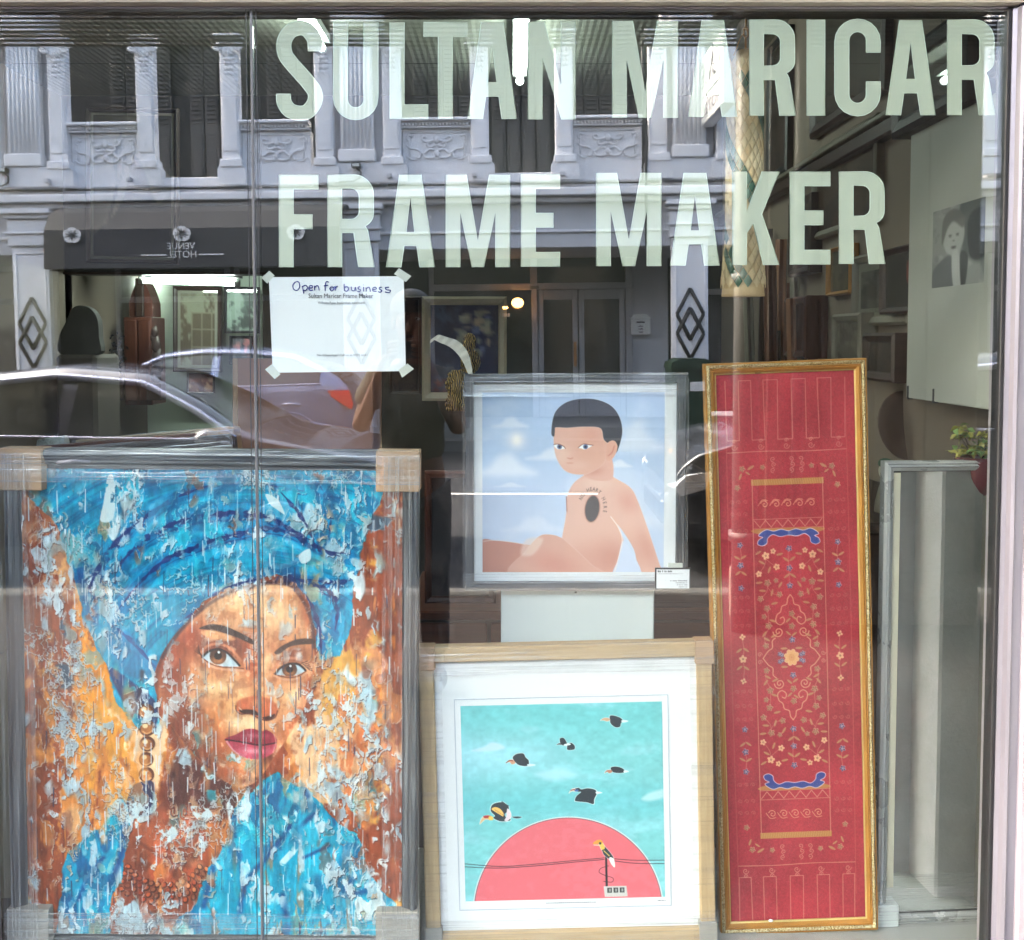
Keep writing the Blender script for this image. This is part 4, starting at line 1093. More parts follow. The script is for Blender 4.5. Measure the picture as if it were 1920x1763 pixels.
# ---- vinyl lettering on the inner face of the glass: condensed capitals
YL = 0.0086
def letter(ch, x0, x1, t, b, s):
    """outlines in photo pixels: first the outer ring, then the holes"""
    w, h = x1-x0, b-t
    def arc(cx, cy_, rx, ry, a0, a1, n=10):
        return [(cx+rx*math.cos(rad(a0+(a1-a0)*k/n)), cy_+ry*math.sin(rad(a0+(a1-a0)*k/n))) for k in range(n+1)]
    if ch == 'I': return [[(x0, t), (x1, t), (x1, b), (x0, b)]]
    if ch == 'L': return [[(x0, t), (x0+s, t), (x0+s, b-s), (x1, b-s), (x1, b), (x0, b)]]
    if ch == 'T':
        c = (x0+x1)/2
        return [[(x0, t), (x1, t), (x1, t+s), (c+s/2, t+s), (c+s/2, b), (c-s/2, b), (c-s/2, t+s), (x0, t+s)]]
    if ch == 'F': return [[(x0, t), (x1, t), (x1, t+s), (x0+s, t+s), (x0+s, t+h*0.43), (x1-w*0.15, t+h*0.43), (x1-w*0.15, t+h*0.43+s), (x0+s, t+h*0.43+s), (x0+s, b), (x0, b)]]
    if ch == 'E': return [[(x0, t), (x1, t), (x1, t+s), (x0+s, t+s), (x0+s, t+h*0.42), (x1-w*0.17, t+h*0.42), (x1-w*0.17, t+h*0.42+s), (x0+s, t+h*0.42+s), (x0+s, b-s), (x1, b-s), (x1, b), (x0, b)]]
    if ch == 'N':
        k = w*0.34
        return [[(x0, t), (x0+k, t), (x1-s, t+h*0.65), (x1-s, t), (x1, t), (x1, b), (x1-k*0.86, b), (x0+s, t+h*0.36), (x0+s, b), (x0, b)]]
    if ch == 'M':
        c = (x0+x1)/2; k = s*1.42
        return [[(x0, t), (x0+k, t), (c, t+h*0.72), (x1-k, t), (x1, t), (x1, b), (x1-s, b), (x1-s, t+h*0.40), (c+s*0.42, b), (c-s*0.42, b), (x0+s, t+h*0.40), (x0+s, b), (x0, b)]]
    if ch == 'A':
        c = (x0+x1)/2; k = w*0.225
        yb1, yb2 = t+h*0.62, t+h*0.77
        def xi(y): return (c-k)+((x0+0)-(c-k))*(y-t)/h        # outer left edge
        o = [(c-k, t), (c+k, t), (x1, b), (x1-s*1.04, b), (x1-s*1.04-(x1-c-k)*(b-yb2)/h, yb2), (x0+s*1.04+(x1-c-k)*(b-yb2)/h, yb2), (x0+s*1.04, b), (x0, b)]
        q = w*0.5-s*1.04-(x1-c-k)*(b-yb1)/h
        i = [(c, t+h*0.24), (c+q, yb1), (c-q, yb1)]
        return [o, i]
    if ch == 'K':
        m1, m2 = t+h*0.51, t+h*0.60
        return [[(x0, t), (x0+s, t), (x0+s, t+h*0.43), (x1-s*1.2, t), (x1+s*0.02, t), (x0+s*2.05, t+h*0.455), (x1, b), (x1-s*1.1, b), (x0+s*1.45, t+h*0.56), (x0+s, t+h*0.66), (x0+s, b), (x0, b)]]
    if ch == 'R':
        bx = x1-w*0.02; yb_ = t+h*0.585; r = w*0.42
        o = [(x0, t)]+arc(bx-r, t+r, r, r, -90, 0)+arc(bx-r, yb_-r*0.75, r, r*0.75, 0, 55, 6)+[(x1-w*0.14, yb_+h*0.02), (x1, b), (x1-s*1.12, b), (x0+w*0.56, t+h*0.63), (x0+s, t+h*0.63), (x0+s, b), (x0, b)]
        cx1 = bx-s; r2 = w*0.17
        i = [(x0+s, t+h*0.15)]+arc(cx1-r2, t+h*0.15+r2, r2, r2, -90, 0)+arc(cx1-r2, t+h*0.48-r2, r2, r2, 0, 90)+[(x0+s, t+h*0.48)]
        return [o, i]
    if ch == 'U':
        r = w/2; cx = (x0+x1)/2; ro = w*0.5
        o = [(x0, t), (x0+s, t), (x0+s, b-s*0.85-(r-s))]+arc(cx, b-s*0.85-(r-s), r-s, r-s, 180, 0)[1:]+[(x1-s, t), (x1, t), (x1, b-ro)]+arc(cx, b-ro, r, ro, 0, 180)[1:]
        return [o]
    if ch == 'C':
        r = w/2; cx = (x0+x1)/2; ri = r-s
        o = arc(cx, t+r, r, r, 180, 360)+[(x1, t+h*0.345), (x1-s, t+h*0.345), (x1-s, t+s*0.9+ri)]+arc(cx, t+s*0.9+ri, ri, ri, 360, 180)[1:]+[(x0+s, b-s*0.9-ri)]+arc(cx, b-s*0.9-ri, ri, ri, 180, 0)[1:]+[(x1-s, t+h*0.645), (x1, t+h*0.645), (x1, b-r)]+arc(cx, b-r, r, r, 0, 180)[1:]
        return [o]
    if ch == 'S':
        c = (x0+x1)/2; r = w/2-s/2
        path = [(x1-s*0.52, t+h*0.305), (x1-s*0.52, t+h*0.26), (x1-s*0.60, t+h*0.18), (x1-s*1.05, t+h*0.095), (c, t+s*0.50), (x0+s*0.95, t+h*0.11), (x0+s*0.55, t+h*0.21), (x0+s*0.60, t+h*0.33), (x0+s*1.0, t+h*0.42), (c, t+h*0.52), (x1-s*0.95, t+h*0.63), (x1-s*0.53, t+h*0.73), (x1-s*0.6, t+h*0.83), (x1-s*1.05, t+h*0.91), (c, b-s*0.50), (x0+s*0.95, b-h*0.10), (x0+s*0.55, b-h*0.18), (x0+s*0.5, t+h*0.735)]
        sp = smooth_path(path, 6, closed=False)
        lft, rgt = [], []
        for k in range(len(sp)):
            a = sp[max(k-1, 0)]; q = sp[min(k+1, len(sp)-1)]
            d = (q-a)/np.linalg.norm(q-a); nrm = np.array((-d[1], d[0]))
            if k in (0, len(sp)-1): nrm = np.array((1.0 if k == 0 else -1.0, 0))*(-1 if False else 1)
            lft.append(sp[k]+nrm*s/2); rgt.append(sp[k]-nrm*s/2)
        if (lft[0]-lft[1])@(lft[0]-lft[1]) > (rgt[0]-lft[1])@(rgt[0]-lft[1]): lft[0], rgt[0] = rgt[0], lft[0]
        if (lft[-1]-lft[-2])@(lft[-1]-lft[-2]) > (rgt[-1]-lft[-2])@(rgt[-1]-lft[-2]): lft[-1], rgt[-1] = rgt[-1], lft[-1]
        return [[tuple(p) for p in lft]+[tuple(p) for p in rgt[::-1]]]
def outline_object(name, rings, thick, mats, parent, Y, back=0.0):
    """flat shape with holes cut from sheet: rings are world (x, z) lists"""
    cu = bpy.data.curves.new(name, 'CURVE')
    cu.dimensions = '2D'; cu.fill_mode = 'BOTH'; cu.extrude = thick/2
    for ring in rings:
        sp = cu.splines.new('POLY'); sp.points.add(len(ring)-1); sp.use_cyclic_u = True
        for q, (x, z) in zip(sp.points, ring): q.co = (x, z, 0, 1)
    ob = bpy.data.objects.new(name, cu)
    COL.objects.link(ob)
    dg = bpy.context.evaluated_depsgraph_get()
    me = bpy.data.meshes.new_from_object(ob.evaluated_get(dg))
    bpy.data.objects.remove(ob); bpy.data.curves.remove(cu)
    me.name = name
    me.transform(Matrix.Translation((0, Y, 0)) @ Matrix.Rotation(math.pi/2, 4, 'X'))
    me.materials.clear()
    me.materials.append(mats)
    return link(name, me, parent)
def text_object(name, body, size, mat, parent, loc, rot=(math.pi/2, 0, 0), align='CENTER', thick=0.0002, sx=1.0, space=1.0):
    cu = bpy.data.curves.new(name, 'FONT')
    cu.body = body; cu.size = size; cu.align_x = align; cu.extrude = thick; cu.space_character = space
    cu.resolution_u = 3
    ob = bpy.data.objects.new(name, cu); COL.objects.link(ob)
    dg = bpy.context.evaluated_depsgraph_get()
    me = bpy.data.meshes.new_from_object(ob.evaluated_get(dg))
    bpy.data.objects.remove(ob); bpy.data.curves.remove(cu)
    me.name = name
    me.transform(Matrix.Diagonal((sx, 1, 1, 1)))
    me.materials.clear(); me.materials.append(mat)
    return link(name, me, parent, loc, rot)
rows = [('upper row of pale green vinyl capitals on the glass reading SULTAN MARICAR',
         [('S',518,605,39,226),('U',625,709,42,225),('L',731,803,42,223),('T',794,876,42,223),('A',877,969,42,223),('N',990,1079,41,224),
          ('M',1148,1271,39.5,221),('A',1291,1382,37.5,219),('R',1405,1492,37,217),('I',1513,1547,37,217),('C',1565,1651,35.5,218),('A',1661,1754,38,216),('R',1776,1866,37,216)]),
        ('lower row of pale green vinyl capitals on the glass reading FRAME MAKER',
         [('F',523,597,328,501),('R',614,702,328,501),('A',724,815,328,501),('M',836,956,328,501),('E',977,1050,327,500),
          ('M',1118,1240,324.5,499),('A',1257,1349,324.5,498),('K',1373,1461,322,497),('E',1481,1557,322,496),('R',1573,1660,322,495)])]
for lab, chars in rows:
    xs = [P(c[1], c[3], YL) for c in chars]
    t = thing('window_lettering', lab, 'lettering', (0, 0, 0), group='vinyl lettering on the shop window')
    for ch, x0, x1, tp, bt in chars:
        rings = letter(ch, x0, x1, tp, bt, 27.0 if ch != 'I' else x1-x0)
        W_ = [[(lambda q: (q.x, q.z))(P(px, py, YL)) for px, py in ring] for ring in rings]
        lt_ = outline_object('letter', W_, 0.0005, M['letter'], t, YL+0.0005)
        # pale cut edge round each letter, a hair's breadth
        mb = MB()
        for ring in W_:
            mb.tube([(x, YL+0.0003, z) for x, z in ring], 0.0008, 4, closed=True)
        mb.build('cut_edge', M['letter_edge'], lt_)

# ---- the taped notice
def corners(pts, Y):
    return [P(px, py, Y) for px, py in pts]
Yn = 0.0100
no = thing('paper_notice', 'white sheet with blue handwriting taped to the glass under the lettering', 'notice', (0, 0, 0))
c = corners([(504, 520), (757, 518), (761, 696), (511, 699)], Yn)
vs, fs = [], []
for j in range(13):
    for i in range(17):
        u, v = i/16, j/12
        q = (c[0]*(1-u)+c[1]*u)*(1-v)+(c[3]*(1-u)+c[2]*u)*v
        vs.append((q.x, q.y+0.0012*math.sin(u*3.1+v*2)+0.001*v*u, q.z))
for j in range(12):
    for i in range(16): fs.append((j*17+i, (j+1)*17+i, (j+1)*17+i+1, j*17+i+1))
MB().add(vs, fs, 0, True).build('paper', M['paper'], no)
for pts in ([(490, 521), (505, 508), (515, 517), (501, 532)], [(739, 514), (748, 503), (771, 518), (761, 529)], [(497, 693), (510, 683), (526, 702), (515, 711)], [(747, 694), (764, 682), (776, 692), (754, 708)]):
    q = corners(pts, Yn-0.0006)
    MB().add([(v.x, v.y, v.z) for v in q]+[(v.x, v.y+0.0003, v.z) for v in q], [(0, 1, 2, 3), (7, 6, 5, 4), (0, 4, 5, 1), (1, 5, 6, 2), (2, 6, 7, 3), (3, 7, 4, 0)]).build('tape', M['tape'], no)
def stroke(name, lines, r, mat, parent, Y):
    mb = MB()
    for ln in lines:
        sp = smooth_path(ln, 5, closed=False) if len(ln) > 2 else [np.array(q, float) for q in ln]
        mb.tube([P(q[0], q[1], Y) for q in sp], r, 5)
    mb.v = [(x, Y+(y-Y)*0.25, z) for x, y, z in mb.v]
    return mb.build(name, mat, parent)
def ZN(*p): return [(430+x/3.84, 480+y/3.84) for x, y in p]
hand = [ZN((478, 186), (458, 210), (464, 240), (488, 248), (506, 222), (500, 190), (482, 184)), ZN((526, 216), (530, 246), (536, 272)), ZN((528, 222), (548, 212), (562, 228), (548, 250), (532, 244)),
        ZN((572, 232), (598, 228), (594, 214), (578, 216), (572, 236), (584, 250), (602, 246)), ZN((612, 216), (614, 248)), ZN((614, 228), (632, 214), (642, 226), (646, 250)),
        ZN((716, 190), (700, 186), (692, 204), (690, 252)), ZN((680, 216), (712, 212)), ZN((738, 220), (724, 234), (736, 252), (752, 238), (742, 220)), ZN((760, 218), (762, 250)), ZN((762, 230), (780, 216)),
        ZN((826, 202), (828, 250)), ZN((828, 228), (848, 222), (858, 240), (844, 254), (828, 248)), ZN((878, 222), (882, 248), (900, 250), (908, 224)), ZN((908, 224), (912, 254)),
        ZN((942, 222), (928, 226), (930, 238), (944, 244), (938, 258), (922, 256)), ZN((966, 224), (966, 256)), ZN((965, 208), (966, 211)), ZN((984, 228), (986, 256)), ZN((986, 236), (1004, 226), (1012, 240), (1014, 258)),
        ZN((1030, 244), (1058, 238), (1052, 226), (1034, 232), (1034, 252), (1060, 256)), ZN((1098, 226), (1080, 230), (1084, 242), (1098, 248), (1088, 262), (1070, 258)), ZN((1150, 226), (1124, 230), (1134, 244), (1160, 248), (1150, 264), (1120, 260))]
stroke('handwriting', hand, 0.0012, M['ink_blue'], no, Yn-0.0006)
def ntext(body, px, py, hpx, mat, wpx):
    q = P(px, py, Yn-0.0007)
    o = text_object('printed_line', body, 0.01, mat, no, (q.x, q.y, q.z))
    wcur = o.dimensions.x
    me = o.data
    xs = [v.co.x for v in me.vertices]; ys = [v.co.y for v in me.vertices]
    kx = (wpx/F*2.22)/(max(xs)-min(xs)); ky = (hpx/F*2.22)/(max(ys)-min(ys))
    me.transform(Matrix.Diagonal((kx, ky, 1, 1)))
ntext('Sultan Maricar Frame Maker', 639, 559, 8.5, M['ink_black'], 121)
ntext('WhatsApp business account', 640, 570, 6.5, M['ink_grey'], 88)
ntext('No WhatsApp? Call us at 9772 6041', 642, 668, 5.5, M['ink_grey'], 94)

# ------------------------------------------------------------------ frames and what they hold
def rails(parent, w, h, prof, mats, name='frame_rail', z0=0.0):
    """four mitred lengths of moulding round a w x h rectangle; prof = closed ring of (inset from the outer edge, y)"""
    n = len(prof)
    out = []
    for side in range(4):
        mb = MB()
        v = []
        for end in (0, 1):
            for t, y in prof:
                if side == 0: x, z = (-w/2+t, w/2-t)[end], h-t       # top
                elif side == 1: x, z = (-w/2+t, w/2-t)[end], t       # bottom
                elif side == 2: x, z = -w/2+t, (t, h-t)[end]
                else: x, z = w/2-t, (t, h-t)[end]
                v.append((x, y, z+z0))
        f = [(i, (i+1) % n, n+(i+1) % n, n+i) for i in range(n)]+[tuple(range(n)), tuple(range(n, 2*n))]
        mb.add(v, f)
        m = mats[0] if side < 2 else mats[1]
        out.append(mb.build(name, m, parent))
    return out
def band(parent, x0, x1, z0, z1, y, mat, wave=0.003, nx=24, nz=10, name='plastic_wrap', seed=0, axis='x'):
    """a rumpled strip of stretch film"""
    r = random.Random(seed)
    ph = [(r.uniform(0, 6), r.uniform(14, 60), r.uniform(0.2, 1)) for _ in range(6)]
    vs, fs = [], []
    if axis == 'x': nx, nz = nx, nz
    for j in range(nz+1):
        for i in range(nx+1):
            x, z = x0+(x1-x0)*i/nx, z0+(z1-z0)*j/nz
            d = sum(a*math.sin(p+k*(z if axis == 'x' else x)*3+(x if axis == 'x' else z)*2.0) for p, k, a in ph)/3
            vs.append((x, y+wave*d, z))
    for j in range(nz):
        for i in range(nx): fs.append((j*(nx+1)+i, j*(nx+1)+i+1, (j+1)*(nx+1)+i+1, (j+1)*(nx+1)+i))
    return MB().add(vs, fs, 0, True).build(name, mat, parent)
def place(px_corners, Y):
    """bottom centre, size and roll of an upright rectangle seen at four photo corners TL TR BR BL"""
    tl, tr, br, bl = [P(x, y, Y) for x, y in px_corners]
    w = ((tr-tl).length+(br-bl).length)/2; h = ((tl-bl).length+(tr-br).length)/2
    up = ((tl+tr)/2-(bl+br)/2); roll = math.atan2(up.x, up.z)
    c = (tl+tr+br+bl)/4
    b = c-up.normalized()*h/2
    return b, w, h, roll
k_at = lambda Y: (Y+2.21)/F               # metres per photo pixel at depth Y

# ---- portrait
Yp = 0.105
b, w, h, roll = place([(6, 846), (780, 843), (784, 1768), (16, 1775)], Yp)
h += b.z-ZP0; b.z = ZP0
pt = thing('framed_portrait', 'large palette-knife painting of a woman in a blue turban, wrapped in film with cardboard corners', 'painting', b, (0, roll, 0))
fw = 30*k_at(Yp)
rails(pt, w, h, [(0, 0.045), (0, 0.008), (0.004, 0.0), (fw*0.35, -0.003), (fw*0.55, 0.004), (fw*0.9, 0.010), (fw, 0.014), (fw, 0.045)], (M['gunmetal'], M['gunmetal']))
art = paint_portrait()
ko = k_at(Yp+0.016)
xc = (P(394, 1300, Yp+0.016).x-b.x)
zc = P(394, 1752, Yp+0.016).z-ZP0
art.object('canvas', 740*ko, 900*ko, M['canvas_oil'], pt, (xc, 0.016, zc), relief=0.0010)
MB().box(-w/2+0.01, w/2-0.01, 0.020, 0.030, 0.01, h-0.01).build('backing_board', M['dark_frame'], pt)
cw = 78*k_at(Yp)
for sx, zz, mat, hh in ((-1, h-0.002, 'card', 76), (1, h-0.002, 'card', 74), (-1, 0.002, 'card_grey', 92), (1, 0.002, 'card_grey', 92)):
    ch_ = hh*k_at(Yp)
    x0 = -w/2-0.004 if sx < 0 else w/2-cw
    z0 = zz-ch_ if zz > 0.1 else -0.0
    MB().bbox(x0, x0+cw+0.004, -0.009, 0.048, max(z0, 0.0), max(z0, 0)+ch_+0.004, 0.002).build('cardboard_corner', M[mat], pt)
k = k_at(Yp)
band(pt, -w/2-0.006, w/2+0.006, h-62*k, h+0.006, -0.014, M['wrap_x'], 0.0025, 30, 12, seed=1)
band(pt, -w/2-0.006, w/2+0.006, 0.002, 92*k, -0.014, M['wrap_x'], 0.0025, 30, 12, seed=2)
band(pt, -w/2-0.007, -w/2+62*k, 0.01, h-0.01, -0.016, M['wrap_z'], 0.0025, 12, 30, seed=3, axis='z')
band(pt, w/2-66*k, w/2+0.007, 0.01, h-0.01, -0.016, M['wrap_z'], 0.0025, 12, 30, seed=4, axis='z')

# ---- hornbill print in pale oak
Yh = 0.15
b, w, h, roll = place([(786, 1217), (1332, 1203), (1345, 1765), (797, 1776)], Yh)
h += b.z-ZP0; b.z = ZP0
hb = thing('framed_print', 'square print of flying hornbills over a red sun in a pale oak frame', 'print', b, (0, roll, 0))
k = k_at(Yh); fw = 29*k
rails(hb, w, h, [(0, 0.035), (0, 0.002), (0.003, -0.001), (fw-0.003, -0.001), (fw, 0.003), (fw, 0.035)], (M['oak_x'], M['oak_z']))
MB().box(-w/2+fw-0.004, w/2-fw+0.004, 0.012, 0.020, fw-0.004, h-fw+0.004).build('mount_board', M['mat'], hb)
M['bevel'] = paint('mount_bevel', lin(176, 186, 200), 0.03, 0.6, 5, 0)
zc = P(1069, 1686, Yh+0.011).z-ZP0; xc = P(1063, 1490, Yh).x-b.x
pw, ph = 386*k, 384*k
# plate margin: the bevelled window and the paper the image is printed on
q = 12*k
for (x0, x1, z0, z1) in ((-pw/2-q, pw/2+q, -q*1.5, -q*1.5+0.0016), (-pw/2-q, pw/2+q, ph+q, ph+q+0.0016), (-pw/2-q, -pw/2-q+0.0016, -q*1.5, ph+q), (pw/2+q-0.0016, pw/2+q, -q*1.5, ph+q)):
    MB().box(xc+x0, xc+x1, 0.0108, 0.013, zc+z0, zc+z1).build('bevel_edge', M['bevel'], hb)
paint_birds().object('print', pw, ph, M['canvas_print'], hb, (xc, 0.0112, zc))
zc_birds = zc
for sx, zz in ((-1, h), (1, h), (-1, 0), (1, 0)):
    cw, ch_ = 32*k, 42*k
    x0 = -w/2-0.003 if sx < 0 else w/2-cw
    z0 = h-ch_ if zz else 0.0
    MB().bbox(x0, x0+cw+0.003, -0.005, 0.037, z0, z0+ch_+(0.003 if zz else 0), 0.002).build('cardboard_corner', M['card'] if zz else M['card_grey'], hb)
band(hb, -w/2-0.006, w/2+0.006, h-52*k, h+0.008, -0.010, M['wrap_soft'], 0.003, 26, 10, seed=5)
band(hb, -w/2-0.006, w/2+0.006, 0.002, 60*k, -0.010, M['wrap_soft'], 0.003, 26, 10, seed=6)
band(hb, -w/2-0.007, -w/2+44*k, 0.01, h-0.01, -0.011, M['wrap_thin'], 0.002, 8, 24, seed=7, axis='z')
band(hb, w/2-44*k, w/2+0.007, 0.01, h-0.01, -0.011, M['wrap_thin'], 0.002, 8, 24, seed=8, axis='z')

# ---- white stand and the child print on it
Yc = 0.30
b, w, h, roll = place([(874, 704), (1284, 700), (1287, 1106), (869, 1110)], Yc)
st = thing('display_stand', 'plain white box stand under the framed child print', 'stand', (P(1083, 1150, Yc+0.03).x, Yc+0.03, ZP0))
sw = 291*k_at(Yc+0.03)
MB().bbox(-sw/2, sw/2, 0, 0.24, 0, b.z-ZP0-0.001, 0.003).build('box', M['white_board'], st)
rr = random.Random(4)
for i in range(16):
    x, z = rr.uniform(0.05, 0.12), rr.uniform(0.55, 0.70)
    MB().box(x, x+rr.uniform(0.0006, 0.002), -0.0006, 0.0004, z, z+rr.uniform(0.002, 0.008)).build('scuff_mark', M['dark_frame'], st)
MB().lathe([(0.0, -0.001), (0.0032, 0.0), (0.0028, 0.003)], 10, (-0.005, -0.002, b.z-ZP0-0.012)).build('screw_hole', M['black'], st)
cp = thing('framed_print', 'square print of a bare-backed child against clouds in a dark film-wrapped frame', 'print', b, (0, roll, 0))
k = k_at(Yc); fw = 17*k
rails(cp, w, h, [(0, 0.030), (0, 0.002), (0.002, 0.0), (fw-0.002, 0.0), (fw, 0.004), (fw, 0.030)], (M['dark_frame'], M['dark_frame']))
MB().box(-w/2+fw-0.003, w/2-fw+0.003, 0.010, 0.018, fw-0.003, h-fw+0.003).build('mount_board', M['mat'], cp)
zc = P(1075, 1073, Yc+0.009).z-b.z; xc = P(1075, 900, Yc+0.009).x-b.x
paint_child().object('print', 344*k, 342*k, M['canvas_print'], cp, (xc, 0.0092, zc))
# words bent round the dark oval
cxo, czo = P(1111, 953, Yc).x-b.x, P(1111, 953, Yc).z-b.z
msg = 'NO HEART HERE'
for i, chh in enumerate(msg):
    if chh == ' ': continue
    an = rad(150-i*13.5)
    x, z = cxo+math.cos(an)*21*k, czo+math.sin(an)*32*k
    o = text_object('printed_letter', chh, 0.0135, M['ink_black'], cp, (x, 0.0086, z), (math.pi/2, 0, 0), sx=0.8)
    o.rotation_euler = (math.pi/2, math.pi/2-an-0.0, 0)
    o.rotation_mode = 'XYZ'
    o.matrix_basis = Matrix.Translation((x, 0.0086, z)) @ Matrix.Rotation(-(an-math.pi/2), 4, 'Y') @ Matrix.Rotation(math.pi/2, 4, 'X')
band(cp, -w/2-0.004, w/2+0.004, h-42*k, h+0.004, -0.006, M['wrap_x'], 0.0018, 26, 10, seed=11)
band(cp, -w/2-0.004, w/2+0.004, 0.0, 34*k, -0.006, M['wrap_x'], 0.0018, 26, 10, seed=12)
band(cp, -w/2-0.005, -w/2+20*k, 0.01, h-0.01, -0.007, M['wrap_z'], 0.0018, 8, 26, seed=13, axis='z')
band(cp, w/2-20*k, w/2+0.005, 0.01, h-0.01, -0.007, M['wrap_z'], 0.0018, 8, 26, seed=14, axis='z')
# price card hung on the corner of the frame
pc, w2, h2, r2 = place([(1229, 1067), (1292, 1066), (1294, 1104), (1229, 1105)], Yc-0.03)
card = thing('name_card', 'small white card in a clear holder at the corner of the child print', 'card', pc)
MB().bbox(-w2/2, w2/2, 0, 0.0012, 0, h2, 0.0005).build('card', M['paper'], card)
rails(card, w2+0.004, h2+0.004, [(0, 0.004), (0, -0.001), (0.0035, -0.001), (0.0035, 0.004)], (M['silver_dark'], M['silver_dark']), 'holder_edge', -0.002)
MB().bbox(-0.012, 0.024, 0, 0.003, h2+0.002, h2+0.014, 0.001).build('holder_tab', M['tape'], card)
# its print is too small to read in the photo: rows of letter-sized marks
def marks(parent, x0, x1, z, hh, y, mat, n, seed):
    r = random.Random(seed); mb = MB(); st_ = (x1-x0)/n
    for i in range(n):
        if r.random() < 0.1: continue
        mb.box(x0+i*st_+st_*0.12, x0+i*st_+st_*r.uniform(0.6, 0.9), y, y+0.0003, z, z+hh*r.uniform(0.75, 1))
    return mb.build('printed_line', mat, parent)
marks(card, -w2*0.45, -w2*0.02, h2*0.82, h2*0.10, -0.0004, M['ink_black'], 13, 1)
marks(card, -w2*0.45, w2*0.30, h2*0.735, h2*0.03, -0.0004, M['ink_grey'], 40, 2)
for i, (xa, mt) in enumerate(((-0.08, 'ink_black'), (0.08, 'ink_grey'), (0.12, 'ink_grey'), (0.17, 'ink_grey'))):
    marks(card, w2*xa, w2*0.42, h2*(0.38-0.10*i), h2*0.05, -0.0004, M[mt], 22-3*i, 3+i)
marks(hb, P(1026, 1682, Yh).x-hb.location.x, P(1120, 1682, Yh).x-hb.location.x, zc_birds-0.010, 0.003, 0.0108, M['ink_grey'], 24, 9)
marks(hb, P(1236, 1682, Yh).x-hb.location.x, P(1252, 1682, Yh).x-hb.location.x, zc_birds-0.010, 0.003, 0.0108, M['ink_grey'], 6, 10)

# ---- embroidered hanging in a gilt frame
Ye = 0.20
b, w, h, roll = place([(1321, 678), (1626, 670), (1648, 1742), (1352, 1752)], Ye)
b.z = ZP0
em = thing('framed_embroidery', 'tall narrow gilt frame holding a red cloth embroidered with flowers', 'embroidery', b, (0, roll, 0))
k = k_at(Ye); fw = 22*k
gp = [(0, 0.030), (0, 0.004), (0.002, -0.001)]
rails(em, w, h, [(0, 0.032), (0, 0.005), (0.0015, 0.001), (0.004, 0.001), (0.0045, 0.032)], (M['gold_dull'], M['gold_dull']), 'outer_bead')
cv = NT('carved_gilt'); v = cv.coord((1, 1, 1)); vo = cv.n('TexVoronoi', Scale=260.0); cv.l(v, vo.inputs['Vector'])
n_ = cv.noise(v, 90, 3)
mm = cv.n('Math', operation='MULTIPLY'); cv.l(vo.outputs['Distance'], mm.inputs[0]); cv.l(n_, mm.inputs[1])
pr = cv.n('BsdfPrincipled', Roughness=0.38, Metallic=0.5)
cv.l(cv.ramp(mm.outputs[0], [(0.05, lin(116, 92, 58)), (0.22, lin(196, 176, 128)), (0.4, lin(216, 204, 170))]), pr.inputs['Base Color'])
cv.l(cv.bump(mm.outputs[0], 1.0, 0.004), pr.inputs['Normal'])
M['carved'] = cv.surf(pr.outputs[0])
a0 = 0.0047; a1 = fw*0.46
rails(em, w, h, [(a0, 0.032), (a0, 0.002), ((a0+a1)/2, -0.003), (a1, 0.002), (a1, 0.032)], (M['carved'], M['carved']), 'carved_band')
a2 = fw*0.90
rails(em, w, h, [(a1+0.0002, 0.032), (a1+0.0002, 0.003), (a1+0.002, 0.0005), (a1+0.004, 0.004), (a1+0.006, 0.002), (a2, 0.009), (a2, 0.032)], (M['gold_dull'], M['gold_dull']), 'inner_cove')
rails(em, w, h, [(a2+0.0002, 0.032), (a2+0.0002, 0.008), (fw, 0.010), (fw, 0.032)], (M['gold_line'], M['gold_line']), 'sight_edge')
cl = paint_cloth()
X0 = -w/2+fw; cwid = w-2*fw
cl.object('cloth', cwid+0.004, h-2*fw+0.004, M['canvas_cloth'], em, (0, 0.0135, fw-0.002), relief=0.0008)
MB().box(-w/2+0.01, w/2-0.01, 0.018, 0.026, 0.01, h-0.01).build('backing_board', M['dark_frame'], em)
MB().blob((-w*0.18, 0.004, fw+0.004), 0.006, 0.004, 0.003, 8, 5).build('paint_chip', M['paper'], em)

# ---- silver mirror
Ym = 0.24
b, w, h, roll = place([(1650, 878), (1893, 872), (1862, 1735), (1655, 1748)], Ym)
w = P(1895, 900, Ym).x-P(1650, 900, Ym).x
b = Vector((P(1650, 1300, Ym).x+w/2, Ym, ZP0))
mr = thing('wall_mirror', 'mirror in a stepped silver frame standing beside the window post', 'mirror', b, (0, 0, rad(4)))
k = k_at(Ym); fw = 20*k
for i, (t0, t1, y0, y1, mt) in enumerate(((0, .22, 0.006, 0.0, 'silver'), (.22, .30, 0.008, 0.008, 'silver_dark'), (.30, .52, 0.004, 0.002, 'silver'), (.52, .60, 0.010, 0.010, 'silver_dark'), (.60, .92, 0.003, 0.008, 'silver'), (.92, 1.0, 0.012, 0.014, 'silver_dark'))):
    rails(mr, w, h, [(t0*fw+(0.0002 if i else 0), 0.03), (t0*fw+(0.0002 if i else 0), y0), (t1*fw, y1), (t1*fw, 0.03)], (M[mt], M[mt]), 'frame_step')
mg = NT('mirror_glass')
gl = mg.n('BsdfGlossy', Color=(0.84, 0.90, 0.87, 1), Roughness=0.012)
df = mg.n('BsdfDiffuse', Color=(0.64, 0.68, 0.65, 1))
nn = mg.noise(mg.coord((1, 1, 1)), 7, 7, 0.7, 1.0)
mx = mg.n('MixShader'); mg.l(mg.ramp(nn, [(0.35, g(0.10)), (0.75, g(0.26))]), mx.inputs[0]); mg.l(gl.outputs[0], mx.inputs[1]); mg.l(df.outputs[0], mx.inputs[2])
M['mirror'] = mg.surf(mx.outputs[0])
